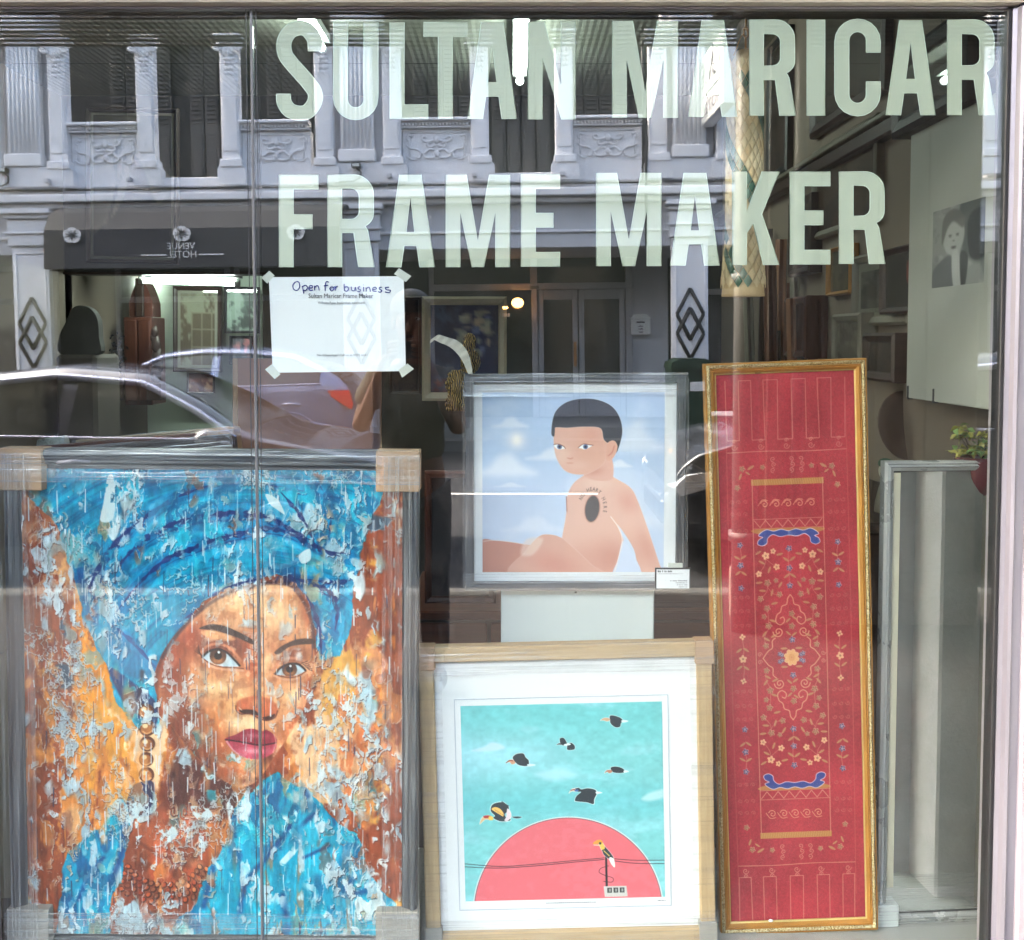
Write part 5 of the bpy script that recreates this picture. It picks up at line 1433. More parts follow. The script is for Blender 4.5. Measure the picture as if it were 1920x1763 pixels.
MB().box(-w/2+fw-0.002, w/2-fw+0.002, 0.016, 0.022, fw-0.002, h-fw+0.002).build('mirror_glass', M['mirror'], mr)
M['ivory'] = paint('pale_ivory', lin(206, 200, 178), 0.05, 0.6, 4, 0.05)
MB().box(-w/2+fw+0.001, -w/2+fw+14*k, 0.0135, 0.0155, 0.09, h-fw-0.003).build('bevel_strip', M['ivory'], mr)  # bevel's brighter reflection put into a plain ivory colour
MB().bbox(-w/2-0.004, -w/2+40*k, -0.006, 0.034, 0.0, 42*k, 0.002).build('cardboard_corner', M['white_board'], mr)
band(mr, -w/2-0.004, w/2-0.01, 0.002, 80*k, -0.012, M['wrap_x'], 0.004, 20, 10, seed=21)
# ------------------------------------------------------------------ the room behind the window
CEIL = 3.0
YB = 3.70                                  # dark cross wall
XL, XR = -2.6, 1.22
tag(MB().box(XL, XR, 0.62, 5.6, -0.06, 0.0).build('shop_floor', M['floor_in']), kind='structure')
rm = thing('shop_room', 'dim shop interior with grey side wall and a pale green lit back room', 'room')
MB().bbox(XR, XR+0.12, 0.16, 5.6, 0, CEIL+0.2, 0.004).build('side_wall', M['grey_wall'], rm)
MB().bbox(XL-0.12, XL, 0.16, 5.6, 0, CEIL+0.2, 0.004).build('side_wall', M['grey_wall'], rm)
MB().bbox(XL, XR, 5.6, 5.72, 0, CEIL+0.2, 0.004).build('back_wall', M['room_wall'], rm)
xo0, xo1, zo = P(70, 600, YB).x, P(492, 600, YB).x, P(300, 510, YB).z
MB().bbox(XL, xo1, YB, YB+0.10, zo, CEIL+0.03, 0.004).build('upper_partition', M['dark_wall'], rm)
MB().bbox(xo1, XR, YB, YB+0.10, 0, CEIL+0.03, 0.004).build('partition', M['dark_wall'], rm)
MB().bbox(XL, xo0, YB, YB+0.10, 0, zo, 0.004).build('partition', M['dark_wall'], rm)
MB().bbox(xo0-0.05, xo1+0.05, YB-0.02, YB+0.12, zo-0.016, zo-0.002, 0.003).build('opening_head', M['dark_wood'], rm)
# lit alcove lining, nearer than the back wall
MB().bbox(xo0-0.3, xo1+0.2, 5.0, 5.06, 0, zo+0.6, 0.003).build('alcove_wall', M['room_wall'], rm)
# corrugated ceiling sheets with dark seams, and the deep bulkhead over the window
M['ceiling'] = paint('pale_corrugated_sheet', lin(150, 152, 140), 0.05, 0.6, 2, 0.05)
nx = 120
for j, (ya, yb_) in enumerate(((0.10, 1.55), (1.56, 2.30), (2.31, 3.02), (3.03, 3.70))):
    vs, fs = [], []
    for i in range(nx*2+1):
        x = XL+(XR-XL)*i/(nx*2)
        z = CEIL+0.0014*(i % 2)
        vs += [(x, ya, z), (x, yb_, z)]
    for i in range(nx*2): fs.append((2*i, 2*i+1, 2*i+3, 2*i+2))
    o = MB().add(vs, fs).build('ceiling_sheet', M['ceiling'], rm)
MB().box(XL-0.1, XR+0.1, 0.12, 5.7, CEIL+0.202, CEIL+0.26).build('roof_slab', M['dark_wall'], rm)
MB().box(XL, XR, 0.1, 3.7, CEIL+0.032, CEIL+0.06).build('ceiling_board', M['dark_wall'], rm)
zb = P(960, 34, 0.10).z
MB().bbox(XL, XR, 0.05, 0.11, zb, CEIL-0.002, 0.003).build('bulkhead', M['dark_wall'], rm)
# ---- fluorescent tubes
def tube_lamp(a, b, r, lab, mat='tube'):
    a, b = Vector(a), Vector(b)
    t = thing('tube_lamp', lab, 'lamp', (a+b)/2, group='fluorescent tube lamps')
    d = (b-a).normalized()
    up = Vector((0, 0, 1))
    side = d.cross(up).normalized()
    c = (a+b)/2
    MB().tube([a-c, b-c], r, 10).build('tube', M[mat], t)
    for s_ in (a, b):
        MB().tube([s_-c, s_-c+d*(0.03 if s_ == b else -0.03)], r*1.25, 10).build('end_cap', M['fixture'], t)
    L = (b-a).length/2+0.04
    mb = MB()
    w_ = 0.035
    pts = [(-d*L-side*w_), (-d*L+side*w_), (d*L+side*w_), (d*L-side*w_)]
    mb.add([p+up*0.03 for p in pts]+[p+up*0.065 for p in pts], [(3, 2, 1, 0), (4, 5, 6, 7), (0, 1, 5, 4), (1, 2, 6, 5), (2, 3, 7, 6), (3, 0, 4, 7)])
    mb.build('housing', M['fixture'], t)
    return t
tube_lamp((-0.865, 1.30, 2.92), (-0.865, 2.45, 2.92), 0.017, 'bright ceiling tube lamp behind the letter S')
tube_lamp((0.04, 1.95, 2.92), (0.04, 3.05, 2.92), 0.017, 'bright ceiling tube lamp behind the letters A and N')
a_ = P(196, 525, 4.6); b_ = P(247, 526, 4.6)
tube_lamp((a_.x-0.25, 4.9, a_.z), (b_.x, 4.9, a_.z), 0.018, 'short bright tube lamp high in the back room at left', 'tube_room')
a_ = P(270, 526, 4.0); b_ = P(440, 531, 4.0)
tube_lamp(a_, b_, 0.017, 'long bright tube lamp under the dark wall in the back room', 'tube_room')

# ---- framed pictures and mirrors inside
def flat_art(name, cols, seed, w, h, y, parent, loc, s=110, fn=None):
    """a small picture with soft blotches in the given display colours"""
    A = Art(0, 0, w*1000, h*1000, s/1000.0, cols[0])
    for i, c in enumerate(cols[1:]):
        n = fbm(A.h, A.w, 3+i, 3+i, seed+i, 4)
        A.mix((slice(None), slice(None)), sstep(n, 0.2-0.1*i, 1.2), c)
    if fn: fn(A)
    return A.object(name, w, h, M['canvas_print'], parent, loc)
def picture(lab, px, Y, fw_px, mat, cols, seed, mat_px=0, depth=0.025, cat='picture', name='framed_picture', fn=None, glass=False, group=None):
    b, w, h, roll = place([(px[0], px[1]), (px[2], px[1]), (px[2], px[3]), (px[0], px[3])], Y)
    t = thing(name, lab, cat, b, (0, roll, 0), group)
    k = k_at(Y); f = fw_px*k
    rails(t, w, h, [(0, depth), (0, 0.002), (f*0.3, -0.004), (f*0.8, 0.002), (f, 0.008), (f, depth)], (M[mat], M[mat]))
    m_ = f-0.003
    if mat_px: MB().box(-w/2+m_, w/2-m_, 0.012, 0.018, m_, h-m_).build('mount_board', M['mat_old'], t)
    q = f+mat_px*k
    flat_art('print', cols, seed, w-2*q+0.004, h-2*q+0.004, 0, t, (0, 0.0105, q-0.002), fn=fn)
    MB().box(-w/2+0.004, w/2-0.004, 0.019, 0.024, 0.004, h-0.004).build('backing_board', M['dark_frame'], t)
    if glass: MB().box(-w/2+f*0.8, w/2-f*0.8, 0.006, 0.0085, f*0.8, h-f*0.8).build('picture_glass', M['pic_glass'], t)
    return t
M['mat_old'] = paint('old_mount_board', lin(150, 146, 132), 0.04, 0.7, 3, 0.03)
M['pic_glass'] = window_glass('picture_glass', (0.97, 0.98, 0.97, 1), 0.045)
def rocks(A):
    ALL = (slice(None), slice(None))
    W_, H_ = A.b[2], A.b[3]
    A.poly([(0, H_), (0, H_*0.86), (W_*0.25, H_*0.72), (W_*0.4, H_*0.55), (W_*0.5, H_*0.30), (W_*0.62, H_*0.36), (W_*0.8, H_*0.62), (W_, H_*0.55), (W_, H_)], (42, 42, 40), 0.92, 8)
    A.poly([(W_*0.7, 0), (W_, 0), (W_, H_*0.42), (W_*0.85, H_*0.34), (W_*0.78, H_*0.15)], (46, 46, 42), 0.9, 10)
    A.line([(W_*0.2, H_*0.75), (W_*0.3, H_*0.5), (W_*0.28, H_*0.3), (W_*0.36, H_*0.14)], 12, (40, 40, 38), 0.9, 6)
    A.line([(W_*0.3, H_*0.5), (W_*0.38, H_*0.4), (W_*0.4, H_*0.28)], 8, (40, 40, 38), 0.9, 5)
picture('tall dark framed ink landscape hung high at left behind the glass', (160, 202, 333, 494), 2.0, 8, 'dark_wood', [(104, 98, 86), (92, 88, 78), (112, 106, 92)], 201, 6, fn=lambda A: rocks(A))
picture('tall mirror-like framed picture of a door on the pale green back wall', (324, 537, 415, 698), 4.6, 8, 'dark_wood', [(150, 148, 128), (128, 122, 106), (100, 86, 70)], 210, 6, glass=True,
        fn=lambda A: [A.poly([(A.b[2]*0.35, A.b[3]*0.28), (A.b[2]*0.98, A.b[3]*0.28), (A.b[2]*0.98, A.b[3]), (A.b[2]*0.35, A.b[3])], (96, 80, 62), 0.9, 4, smooth=False)]+[A.line([(A.b[2]*x, A.b[3]*0.28), (A.b[2]*x, A.b[3])], 10, (140, 132, 112), 0.9, 3) for x in (0.35, 0.62, 0.9)]+[A.line([(A.b[2]*0.35, A.b[3]*z), (A.b[2]*0.98, A.b[3]*z)], 8, (140, 132, 112), 0.9, 3) for z in (0.28, 0.5, 0.75)])
picture('wide dark glazed landscape picture on the green wall beside the glass joint', (420, 538, 486, 625), 4.5, 5, 'black', [(150, 164, 156), (96, 106, 104), (70, 76, 76)], 220, 0, glass=True)
picture('small framed pink flower study under the glazed landscape picture', (430, 630, 474, 684), 4.5, 5, 'black', [(96, 92, 100), (166, 110, 112), (70, 70, 80)], 230, 0)
picture('red and brown patterned picture low on the back room wall', (350, 698, 401, 738), 4.2, 3, 'dark_wood', [(112, 60, 48), (160, 120, 96), (86, 44, 40)], 240, 0)
picture('tilted framed picture beside the speaker in the back room', (134, 516, 172, 572), 4.4, 6, 'dark_wood', [(150, 170, 164), (120, 140, 136), (90, 100, 96)], 250, 0, glass=True)
def flowers_blue(A):
    r = random.Random(3)
    W_, H_ = A.b[2], A.b[3]
    A.poly([(W_*0.45, 0), (W_*0.9, 0), (W_*0.9, H_), (W_*0.4, H_)], (38, 42, 74), 0.9, 60, smooth=False)
    for i in range(36):
        A.ell(W_*r.uniform(0.42, 0.85), H_*r.uniform(0.08, 0.6), r.uniform(6, 22), r.uniform(6, 16), r.choice([(196, 170, 140), (150, 140, 120), (176, 176, 150), (120, 130, 160)]), 0.75, 8)
    for i in range(40): A.ell(W_*r.uniform(0.1, 0.95), H_*r.uniform(0.86, 1.0), r.uniform(5, 14), r.uniform(4, 9), r.choice([(110, 56, 50), (130, 80, 66), (80, 50, 56)]), 0.7, 6)
picture('cream framed painting of pale flowers on dark blue, behind the child print', (791, 556, 950, 752), 1.5, 16, 'cream', [(52, 60, 78), (70, 80, 100), (44, 46, 62)], 260, 0, fn=flowers_blue)
picture('film-wrapped dark picture in a reddish wood frame left of the child print', (796, 884, 930, 1132), 0.80, 13, 'red_wood_z', [(42, 40, 42), (62, 56, 56), (30, 28, 30)], 270, 0)
picture('dark framed picture leaning on the cabinet right of the child print', (1200, 905, 1345, 1140), 0.78, 10, 'black', [(40, 38, 40), (52, 50, 54), (28, 26, 28)], 280, 0)
picture('narrow dark picture between the notice and the cream frame', (730, 556, 790, 740), 1.9, 6, 'dark_wood', [(52, 40, 38), (72, 54, 50), (36, 30, 32)], 285, 0)

# ---- low wooden cabinet behind the prints
Yk = 0.86
cb = thing('wooden_cabinet', 'low reddish brown wooden cabinet behind the two square prints', 'cabinet', (P(1060, 1145, Yk).x, Yk, 0.0))
cw_ = P(1345, 1145, Yk).x-P(775, 1145, Yk).x; ctop = P(1060, 1143, Yk).z
MB().bbox(-cw_/2, cw_/2, 0.004, 0.5, 0, ctop-0.03, 0.003).build('carcass', M['dark_wood'], cb)
MB().bbox(-cw_/2-0.02, cw_/2+0.02, -0.02, 0.52, ctop-0.028, ctop, 0.005).build('top', M['red_wood_x'], cb)
for i in range(4):
    x0 = -cw_/2+0.01+i*(cw_-0.02)/4; x1 = x0+(cw_-0.02)/4-0.012
    d_ = MB().bbox(x0, x1, -0.010, 0.003, ctop-0.19, ctop-0.04, 0.004).build('drawer_front', M['red_wood_x'], cb)
    MB().bbox((x0+x1)/2-0.04, (x0+x1)/2+0.04, -0.022, -0.011, ctop-0.12, ctop-0.108, 0.003).build('handle', M['gold_dull'], d_)

# ---- brown cardboard sheets standing behind the portrait
def sheet(lab, px, Y, mat, edge=None):
    b, w, h, roll = place([(px[0], px[1]), (px[2], px[1]), (px[2], px[3]), (px[0], px[3])], Y)
    t = thing('cardboard_sheet', lab, 'cardboard', b, (rad(-2), 0, 0), 'cardboard sheets behind the portrait')
    MB().bbox(-w/2, w/2, 0, 0.006, 0, h, 0.001).build('sheet', M[mat], t)
    if edge: MB().bbox(-w/2-0.012, -w/2+0.004, -0.002, 0.008, 0, h, 0.002).build('torn_edge', M['card'], t)
    return t
sheet('tall brown cardboard sheet with a torn pale left edge behind the portrait', (444, 672, 700, 1000), 0.80, 'brown_board', True)
sheet('wider brown cardboard sheet leaning behind the torn one', (500, 684, 716, 1000), 0.86, 'brown_board')

# ---- gilded carved figure under a curl of packing film
cg = NT('carved_dark_gold'); v = cg.coord((1, 1, 1)); wv = cg.n('TexWave', Scale=60.0, Distortion=9.0, Detail=2.0); cg.l(v, wv.inputs['Vector'])
pg_ = cg.n('BsdfPrincipled', Roughness=0.35, Metallic=0.45)
cg.l(cg.ramp(wv.outputs['Fac'], [(0.45, lin(40, 28, 16)), (0.62, lin(126, 90, 44)), (0.85, lin(214, 178, 96))]), pg_.inputs['Base Color'])
cg.l(cg.bump(wv.outputs['Fac'], 0.9, 0.004), pg_.inputs['Normal'])
M['gold'] = cg.surf(pg_.outputs[0])
gf = thing('gilded_carving', 'gold carved ornament with a curl of white packing film above the child print', 'carving', P(856, 770, 0.62))
k = k_at(0.62)
r_ = random.Random(8)
mb = MB()
for i in range(9):
    z = (4+i*8)*k
    rad_ = (17+3*math.sin(i*1.4))*k
    mb.tube([(rad_*math.cos(a*0.5236), rad_*0.6*math.sin(a*0.5236), z+2*k*math.sin(a*1.57)) for a in range(12)], 3.0*k, 6, closed=True)
mb.build('carved_rings', M['gold'], gf)
MB().lathe([(15*k, 0), (16*k, 20*k), (13*k, 45*k), (15*k, 62*k), (9*k, 76*k)], 14).build('core', M['gold'], gf)
MB().blob((0, -12*k, 42*k), 9*k, 7*k, 13*k, 12, 8, fn=lambda p: p*(1+0.10*math.sin(6*p.x)*math.cos(7*p.z))).build('boss', M['gold'], gf)
h_ = MB().blob((24*k, 20*k, 128*k), 13*k, 12*k, 18*k, 14, 10).build('head', M['gold'], gf)
sh_ = MB()
for i in range(6): sh_.tube([((6+i*1.5)*k+26*k*math.sin(t*0.3), 14*k, (70+i*8)*k+6*k*math.cos(t*0.6)) for t in range(7)], 3*k, 6)
sh_.build('carved_folds', M['gold'], gf)
MB().blob((26*k, 22*k, 92*k), 19*k, 11*k, 24*k, 14, 10).build('shoulder', M['gold'], gf)
vs, fs = [], []
path = [(-46, 128), (-40, 138), (-22, 132), (-6, 126), (8, 114), (18, 98), (24, 80), (28, 62), (20, 60)]
pp = smooth_path(path, 4, closed=False)
for i, q in enumerate(pp):
    wd = 3+11*math.sin(math.pi*min(1, i/len(pp)+0.1))
    nx_, nz_ = 0.55, 0.4
    for s_ in (-1, 1): vs.append(((q[0]+s_*wd*nx_)*k, (-8+3*math.sin(i*1.9)*(1 if s_ > 0 else .3))*k, (q[1]+s_*wd*nz_)*k))
for i in range(len(pp)-1): fs.append((2*i, 2*i+1, 2*i+3, 2*i+2))
M['foam'] = paint('white_packing_film', lin(226, 222, 210), 0.06, 0.6, 30, 0.3)
MB().add(vs, fs, 0, True).build('packing_film', M['foam'], gf)

# ---- back room things
Yr = 4.3
def root_at(name, lab, cat, px, py, Y, group=None): return thing(name, lab, cat, P(px, py, Y), (0, 0, 0), group)
k = k_at(Yr)
cab = root_at('tall_cabinet', 'tall reddish brown cabinet with a rounded pediment under the long tube lamp', 'cabinet', 262, 760, Yr)
MB().bbox(-28*k, 25*k, 0, 0.25, 0, 165*k, 0.006).build('carcass', M['red_wood_z'], cab)
MB().bbox(-26*k, -2*k, -0.015, -0.001, 8*k, 160*k, 0.006).build('door', M['red_wood_z'], cab)
MB().bbox(0*k, 23*k, -0.015, -0.001, 8*k, 160*k, 0.006).build('door', M['red_wood_z'], cab)
pd = [(-22*k, 166*k)]+[(-22*k+44*k*i/12, (166+70*math.sin(math.pi*(0.12+0.76*i/12)))*k) for i in range(13)]+[(22*k, 166*k)]
MB().prism(pd, 'y', 0.05, 0.2).build('pediment', M['red_wood_z'], cab)
MB().bbox(-7*k, 7*k, 0.02, 0.05, 166*k, 238*k, 0.004).build('dark_panel', M['dark_wood'], cab)
fig = root_at('carved_figure', 'dark carved wooden figure standing against the right side of the tall cabinet', 'carving', 292, 720, Yr-0.1)
mb = MB()
for i, (x, z, rx, rz) in enumerate(((0, 96, 7, 11), (2, 72, 9, 16), (4, 46, 11, 18), (1, 18, 10, 20), (-4, 84, 5, 7), (8, 58, 5, 8), (9, 30, 6, 8))):
    mb.blob((x*k, 0, z*k), rx*k, rx*k*0.8, rz*k, 10, 8, fn=lambda p: p*(1+0.12*math.sin(7*p.z+3*p.x)))
mb.build('body', M['dark_wood'], fig)
MB().bbox(-12*k, 14*k, -0.05, 0.05, -30*k, 2*k, 0.004).build('plinth', M['dark_wood'], fig)
pl = root_at('potted_plant', 'black leafy plant silhouette standing before the green wall', 'plant', 222, 720, Yr)
r_ = random.Random(5)
mb = MB()
for i in range(70):
    x, z = r_.gauss(0, 9), r_.uniform(20, 92)
    a = r_.uniform(0, 6.28); L = r_.uniform(5, 10)
    c0 = Vector((x*k, r_.gauss(0, 6)*k, z*k)); d = Vector((math.cos(a), r_.uniform(-.5, .5), math.sin(a)))*L*k; s_ = Vector((-math.sin(a), 0.3, math.cos(a)))*L*0.3*k
    mb.add([c0, c0+d*0.5+s_, c0+d, c0+d*0.5-s_], [(0, 1, 2, 3)])
mb.build('foliage', M['black'], pl)
MB().lathe([(9*k, -30*k), (12*k, 0), (11*k, 14*k)], 12).build('pot', M['dark_wood'], pl)
MB().tube([(0, 0, 10*k), (1*k, 0, 50*k), (-1*k, 0, 84*k)], 1.2*k, 6).build('stem', M['dark_wood'], pl)
ch = root_at('round_back_chair', 'dark grey round-backed upholstered chair in the back room at left', 'chair', 150, 760, 3.4)
k2 = k_at(3.4)
pts = [(-34*k2, 96*k2), (-36*k2, 130*k2), (-22*k2, 158*k2), (-12*k2, 180*k2), (4*k2, 187*k2), (24*k2, 180*k2), (36*k2, 160*k2), (38*k2, 128*k2), (36*k2, 96*k2)]
pts = [(float(q[0]), float(q[1])) for q in smooth_path(pts, 4)]
M['grey_cloth'] = paint('dark_grey_upholstery', lin(86, 84, 80), 0.06, 0.85, 10, 0.2)
M['taupe_cloth'] = paint('taupe_upholstery', lin(104, 96, 90), 0.06, 0.85, 10, 0.2)
MB().prism(pts, 'y', 0.0, 0.06).build('back', M['grey_cloth'], ch)
MB().bbox(-38*k2, 38*k2, -0.05, 0.3, -110*k2, 95*k2, 0.02).build('seat', M['taupe_cloth'], ch)
for sx in (-1, 1):
    for yy in (-0.02, 0.26): MB().tube([(sx*34*k2, yy, -108*k2), (sx*35*k2, yy, -150*k2)], 0.018, 8).build('leg', M['black'], ch)
sp = root_at('wall_speaker', 'slim black speaker tilted on a bracket in the back room', 'speaker', 114, 575, 4.0)
ks = k_at(4.0)
sp.rotation_euler = (0, rad(-13), 0)
MB().bbox(-8*ks, 8*ks, 0, 0.10, -26*ks, 26*ks, 0.008).build('cabinet', M['black'], sp)
MB().bbox(-6.5*ks, 6.5*ks, -0.008, -0.001, -24*ks, 24*ks, 0.003).build('grille', M['dark_frame'], sp)
MB().tube([(2*ks, 0.05, -24*ks), (6*ks, 0.1, -34*ks), (5*ks, 0.3, -40*ks)], 0.008, 6).build('bracket', M['black'], sp)
es = root_at('easel', 'dark slatted easel frame beside the tilted picture in the back room', 'easel', 176, 660, 4.3)
ke = k_at(4.3)
for a_, b_ in (((-6, 0), (2, 148)), ((14, 0), (2, 148)), ((-12, 70), (20, 130)), ((-4, 96), (9, 96)), ((-16, 120), (12, 150))):
    MB().tube([(a_[0]*ke, 0, a_[1]*ke), (b_[0]*ke, 0.02, b_[1]*ke)], 0.012, 6).build('bar', M['dark_wood'], es)
# leaning dark panel and long wrapped frames over the portrait's top edge
wf = None
for i, (x0, y0, x1, y1, mt, lab) in enumerate(((20, 850, 432, 800, 'dark_wood_x', 'lowest dark wrapped frame lying on its edge behind the portrait top'), (60, 838, 436, 792, 'red_wood_x', 'reddish wrapped frame lying above the lowest one behind the portrait'), (140, 826, 430, 786, 'oak_x', 'pale wrapped frame topmost in the pile behind the portrait'))):
    if mt == 'dark_wood_x': M[mt] = wood('dark_wood_length', lin(70, 52, 44), lin(44, 32, 28), 0.6, 'x')
    Yw = 0.42+0.07*i
    a_, b_ = P(x0, y0, Yw), P(x1, y1+14, Yw)
    L = (b_-a_).length; an = math.atan2(b_.z-a_.z, b_.x-a_.x)
    t = thing('wrapped_frame', lab, 'frame', (a_.x, a_.y, a_.z), (0, -an, 0), 'wrapped frames piled behind the portrait')
    for s_ in range(3):
        MB().bbox(0, L, 0.001+s_*0.02, 0.019+s_*0.02, -0.20+0.0, -0.004*s_, 0.003).build('rail', M[mt], t)
    band(t, -0.005, L+0.005, -0.12, 0.004, -0.006, M['wrap_x'], 0.004, 24, 8, seed=40+i)
    if i == 1: MB().bbox(L-0.07, L+0.004, -0.004, 0.066, -0.10, 0.004, 0.002).build('cardboard_corner', M['card'], t)
bb = thing('bubble_wrap', 'crumpled clear bubble wrap roll at far left above the portrait', 'packing', P(90, 822, 0.5))
r_ = random.Random(2)
mb = MB()
kk = k_at(0.5)
for i in range(60):
    mb.blob((r_.uniform(-20, 22)*kk, r_.uniform(-6, 6)*kk, r_.uniform(-12, 10)*kk), 3*kk, 3*kk, 2.2*kk, 6, 4)
mb.build('bubbles', M['pic_glass'], bb)
MB().tube([(-26*kk, 0.03, -16*kk), (0, 0.03, -12*kk), (26*kk, 0.03, -8*kk)], 12*kk, 10).build('roll', M['white_board'], bb)

# ---- right wall: everything along x = XR seen in steep perspective
def on_wall(px, off=0.0):
    """depth of the side wall (minus an offset) where it meets a photo column"""
    X = XR-off
    return X*F/(px-CX)-2.21
def wall_picture(lab, xa, xb, ya_top, ya_bot, mat, cols, seed, fwm=0.03, mw=0.0, off=0.03, fn=None, glass=True):
    """picture on the side wall between photo columns xa (far) and xb (near); heights read at the far edge"""
    Ya, Yb_ = on_wall(xa, off), on_wall(xb, off)
    zt, zb_ = P(xa, ya_top, Ya).z, P(xa, ya_bot, Ya).z
    w, h = Ya-Yb_, zt-zb_
    t = thing('framed_picture', lab, 'picture', (XR-off, (Ya+Yb_)/2, zb_), (0, 0, rad(-90)), 'framed pictures on the right wall')
    t.rotation_euler = (0, 0, rad(-90))
    rails(t, w, h, [(0, off-0.002), (0, 0.002), (fwm*0.3, -0.006), (fwm*0.8, 0.002), (fwm, 0.008), (fwm, off-0.002)], (M[mat], M[mat]))
    m_ = fwm-0.003
    if mw: MB().box(-w/2+m_, w/2-m_, 0.012, 0.018, m_, h-m_).build('mount_board', M['mat_old'], t)
    q = fwm+mw
    flat_art('print', cols, seed, w-2*q+0.004, h-2*q+0.004, 0, t, (0, 0.0105, q-0.002), 90, fn)
    if glass: MB().box(-w/2+fwm*0.8, w/2-fwm*0.8, 0.006, 0.0085, fwm*0.8, h-fwm*0.8).build('picture_glass', M['pic_glass'], t)
    return t
wall_picture('tall dark brown framed picture high on the right wall, farthest from the glass', 1432, 1470, 90, 345, 'black', [(60, 46, 42), (74, 58, 52), (46, 36, 34)], 301, 0.04)
wall_picture('tall brown panel picture on the right wall behind the letters I and C', 1512, 1648, 36, 262, 'dark_wood_y', [(70, 54, 46), (84, 64, 54), (54, 42, 38)], 302, 0.05, 0.0)
M['cream_dull'] = paint('dull_cream_moulding', lin(128, 122, 108), 0.06, 0.5, 6, 0.1)
wall_picture('large brown picture in a dull cream frame behind the letters E and R', 1518, 1636, 286, 452, 'cream_dull', [(82, 60, 46), (98, 74, 56), (64, 48, 40)], 303, 0.03)
wall_picture('grey framed botanical picture with a light mount beside the hanging white board', 1596, 1700, 482, 612, 'cream_dull', [(84, 82, 76), (64, 64, 60), (110, 106, 98)], 304, 0.03, 0.03)
wall_picture('dark picture with a small red motif touching the hanging white board', 1648, 1716, 470, 590, 'dark_wood_y', [(58, 54, 48), (50, 46, 42), (70, 62, 54)], 305, 0.02, 0.0, 0.06,
             fn=lambda A: A.poly([(A.b[2]*0.7, A.b[3]*0.2), (A.b[2]*0.9, A.b[3]*0.3), (A.b[2]*0.8, A.b[3]*0.6), (A.b[2]*0.66, A.b[3]*0.5)], (170, 80, 70), 0.9, 6))
wall_picture('olive and gold narrow framed picture under the letter E', 1548, 1592, 468, 556, 'gold_dull', [(92, 84, 58), (108, 98, 70), (74, 66, 50)], 306, 0.015, 0.0)
wall_picture('dark film-wrapped picture high above the hanging white board', 1664, 1800, 110, 262, 'black', [(66, 52, 48), (84, 70, 60), (52, 42, 40)], 307, 0.05, 0.0, 0.10)
wall_picture('brown framed picture high at the right edge behind the letter R', 1772, 1862, 60, 190, 'dark_wood_y', [(74, 56, 50), (88, 68, 60), (60, 46, 42)], 308, 0.03, 0.0, 0.02)

for i, (xa, xb, ya, yb_, mt, cols, lab) in enumerate((
        (1476, 1516, 380, 520, 'dark_wood_y', [(70, 52, 44), (88, 66, 54), (50, 40, 36)], 'small dark brown framed picture beside the upright moulding lengths'),
        (1560, 1612, 590, 690, 'cream_dull', [(120, 110, 98), (96, 86, 76), (140, 130, 116)], 'pale tan framed picture standing low behind the gilt frame'),
        (1618, 1676, 625, 712, 'dark_wood_y', [(66, 54, 46), (84, 66, 56), (52, 42, 38)], 'dark stepped frame low on the right wall beneath the botanical picture'),
        (1470, 1510, 560, 670, 'red_wood_z', [(78, 52, 44), (98, 66, 52), (60, 42, 38)], 'narrow reddish framed picture low behind the moulding lengths'))):
    wall_picture(lab, xa, xb, ya, yb_, mt, cols, 330+i, 0.03, 0.0, 0.05+0.012*i)
cl_ = thing('wooden_rail', 'dark sloping picture rail along the right wall above the framed pictures', 'rail', (XR-0.02, 1.4, 2.24))
MB().bbox(-0.03, 0.018, -1.2, 2.2, 0, 0.05, 0.006).build('rail', M['dark_wood_y'], cl_)
MB().bbox(-0.045, 0.018, -1.2, 2.2, 0.052, 0.07, 0.004).build('cap', M['cream_dull'], cl_)
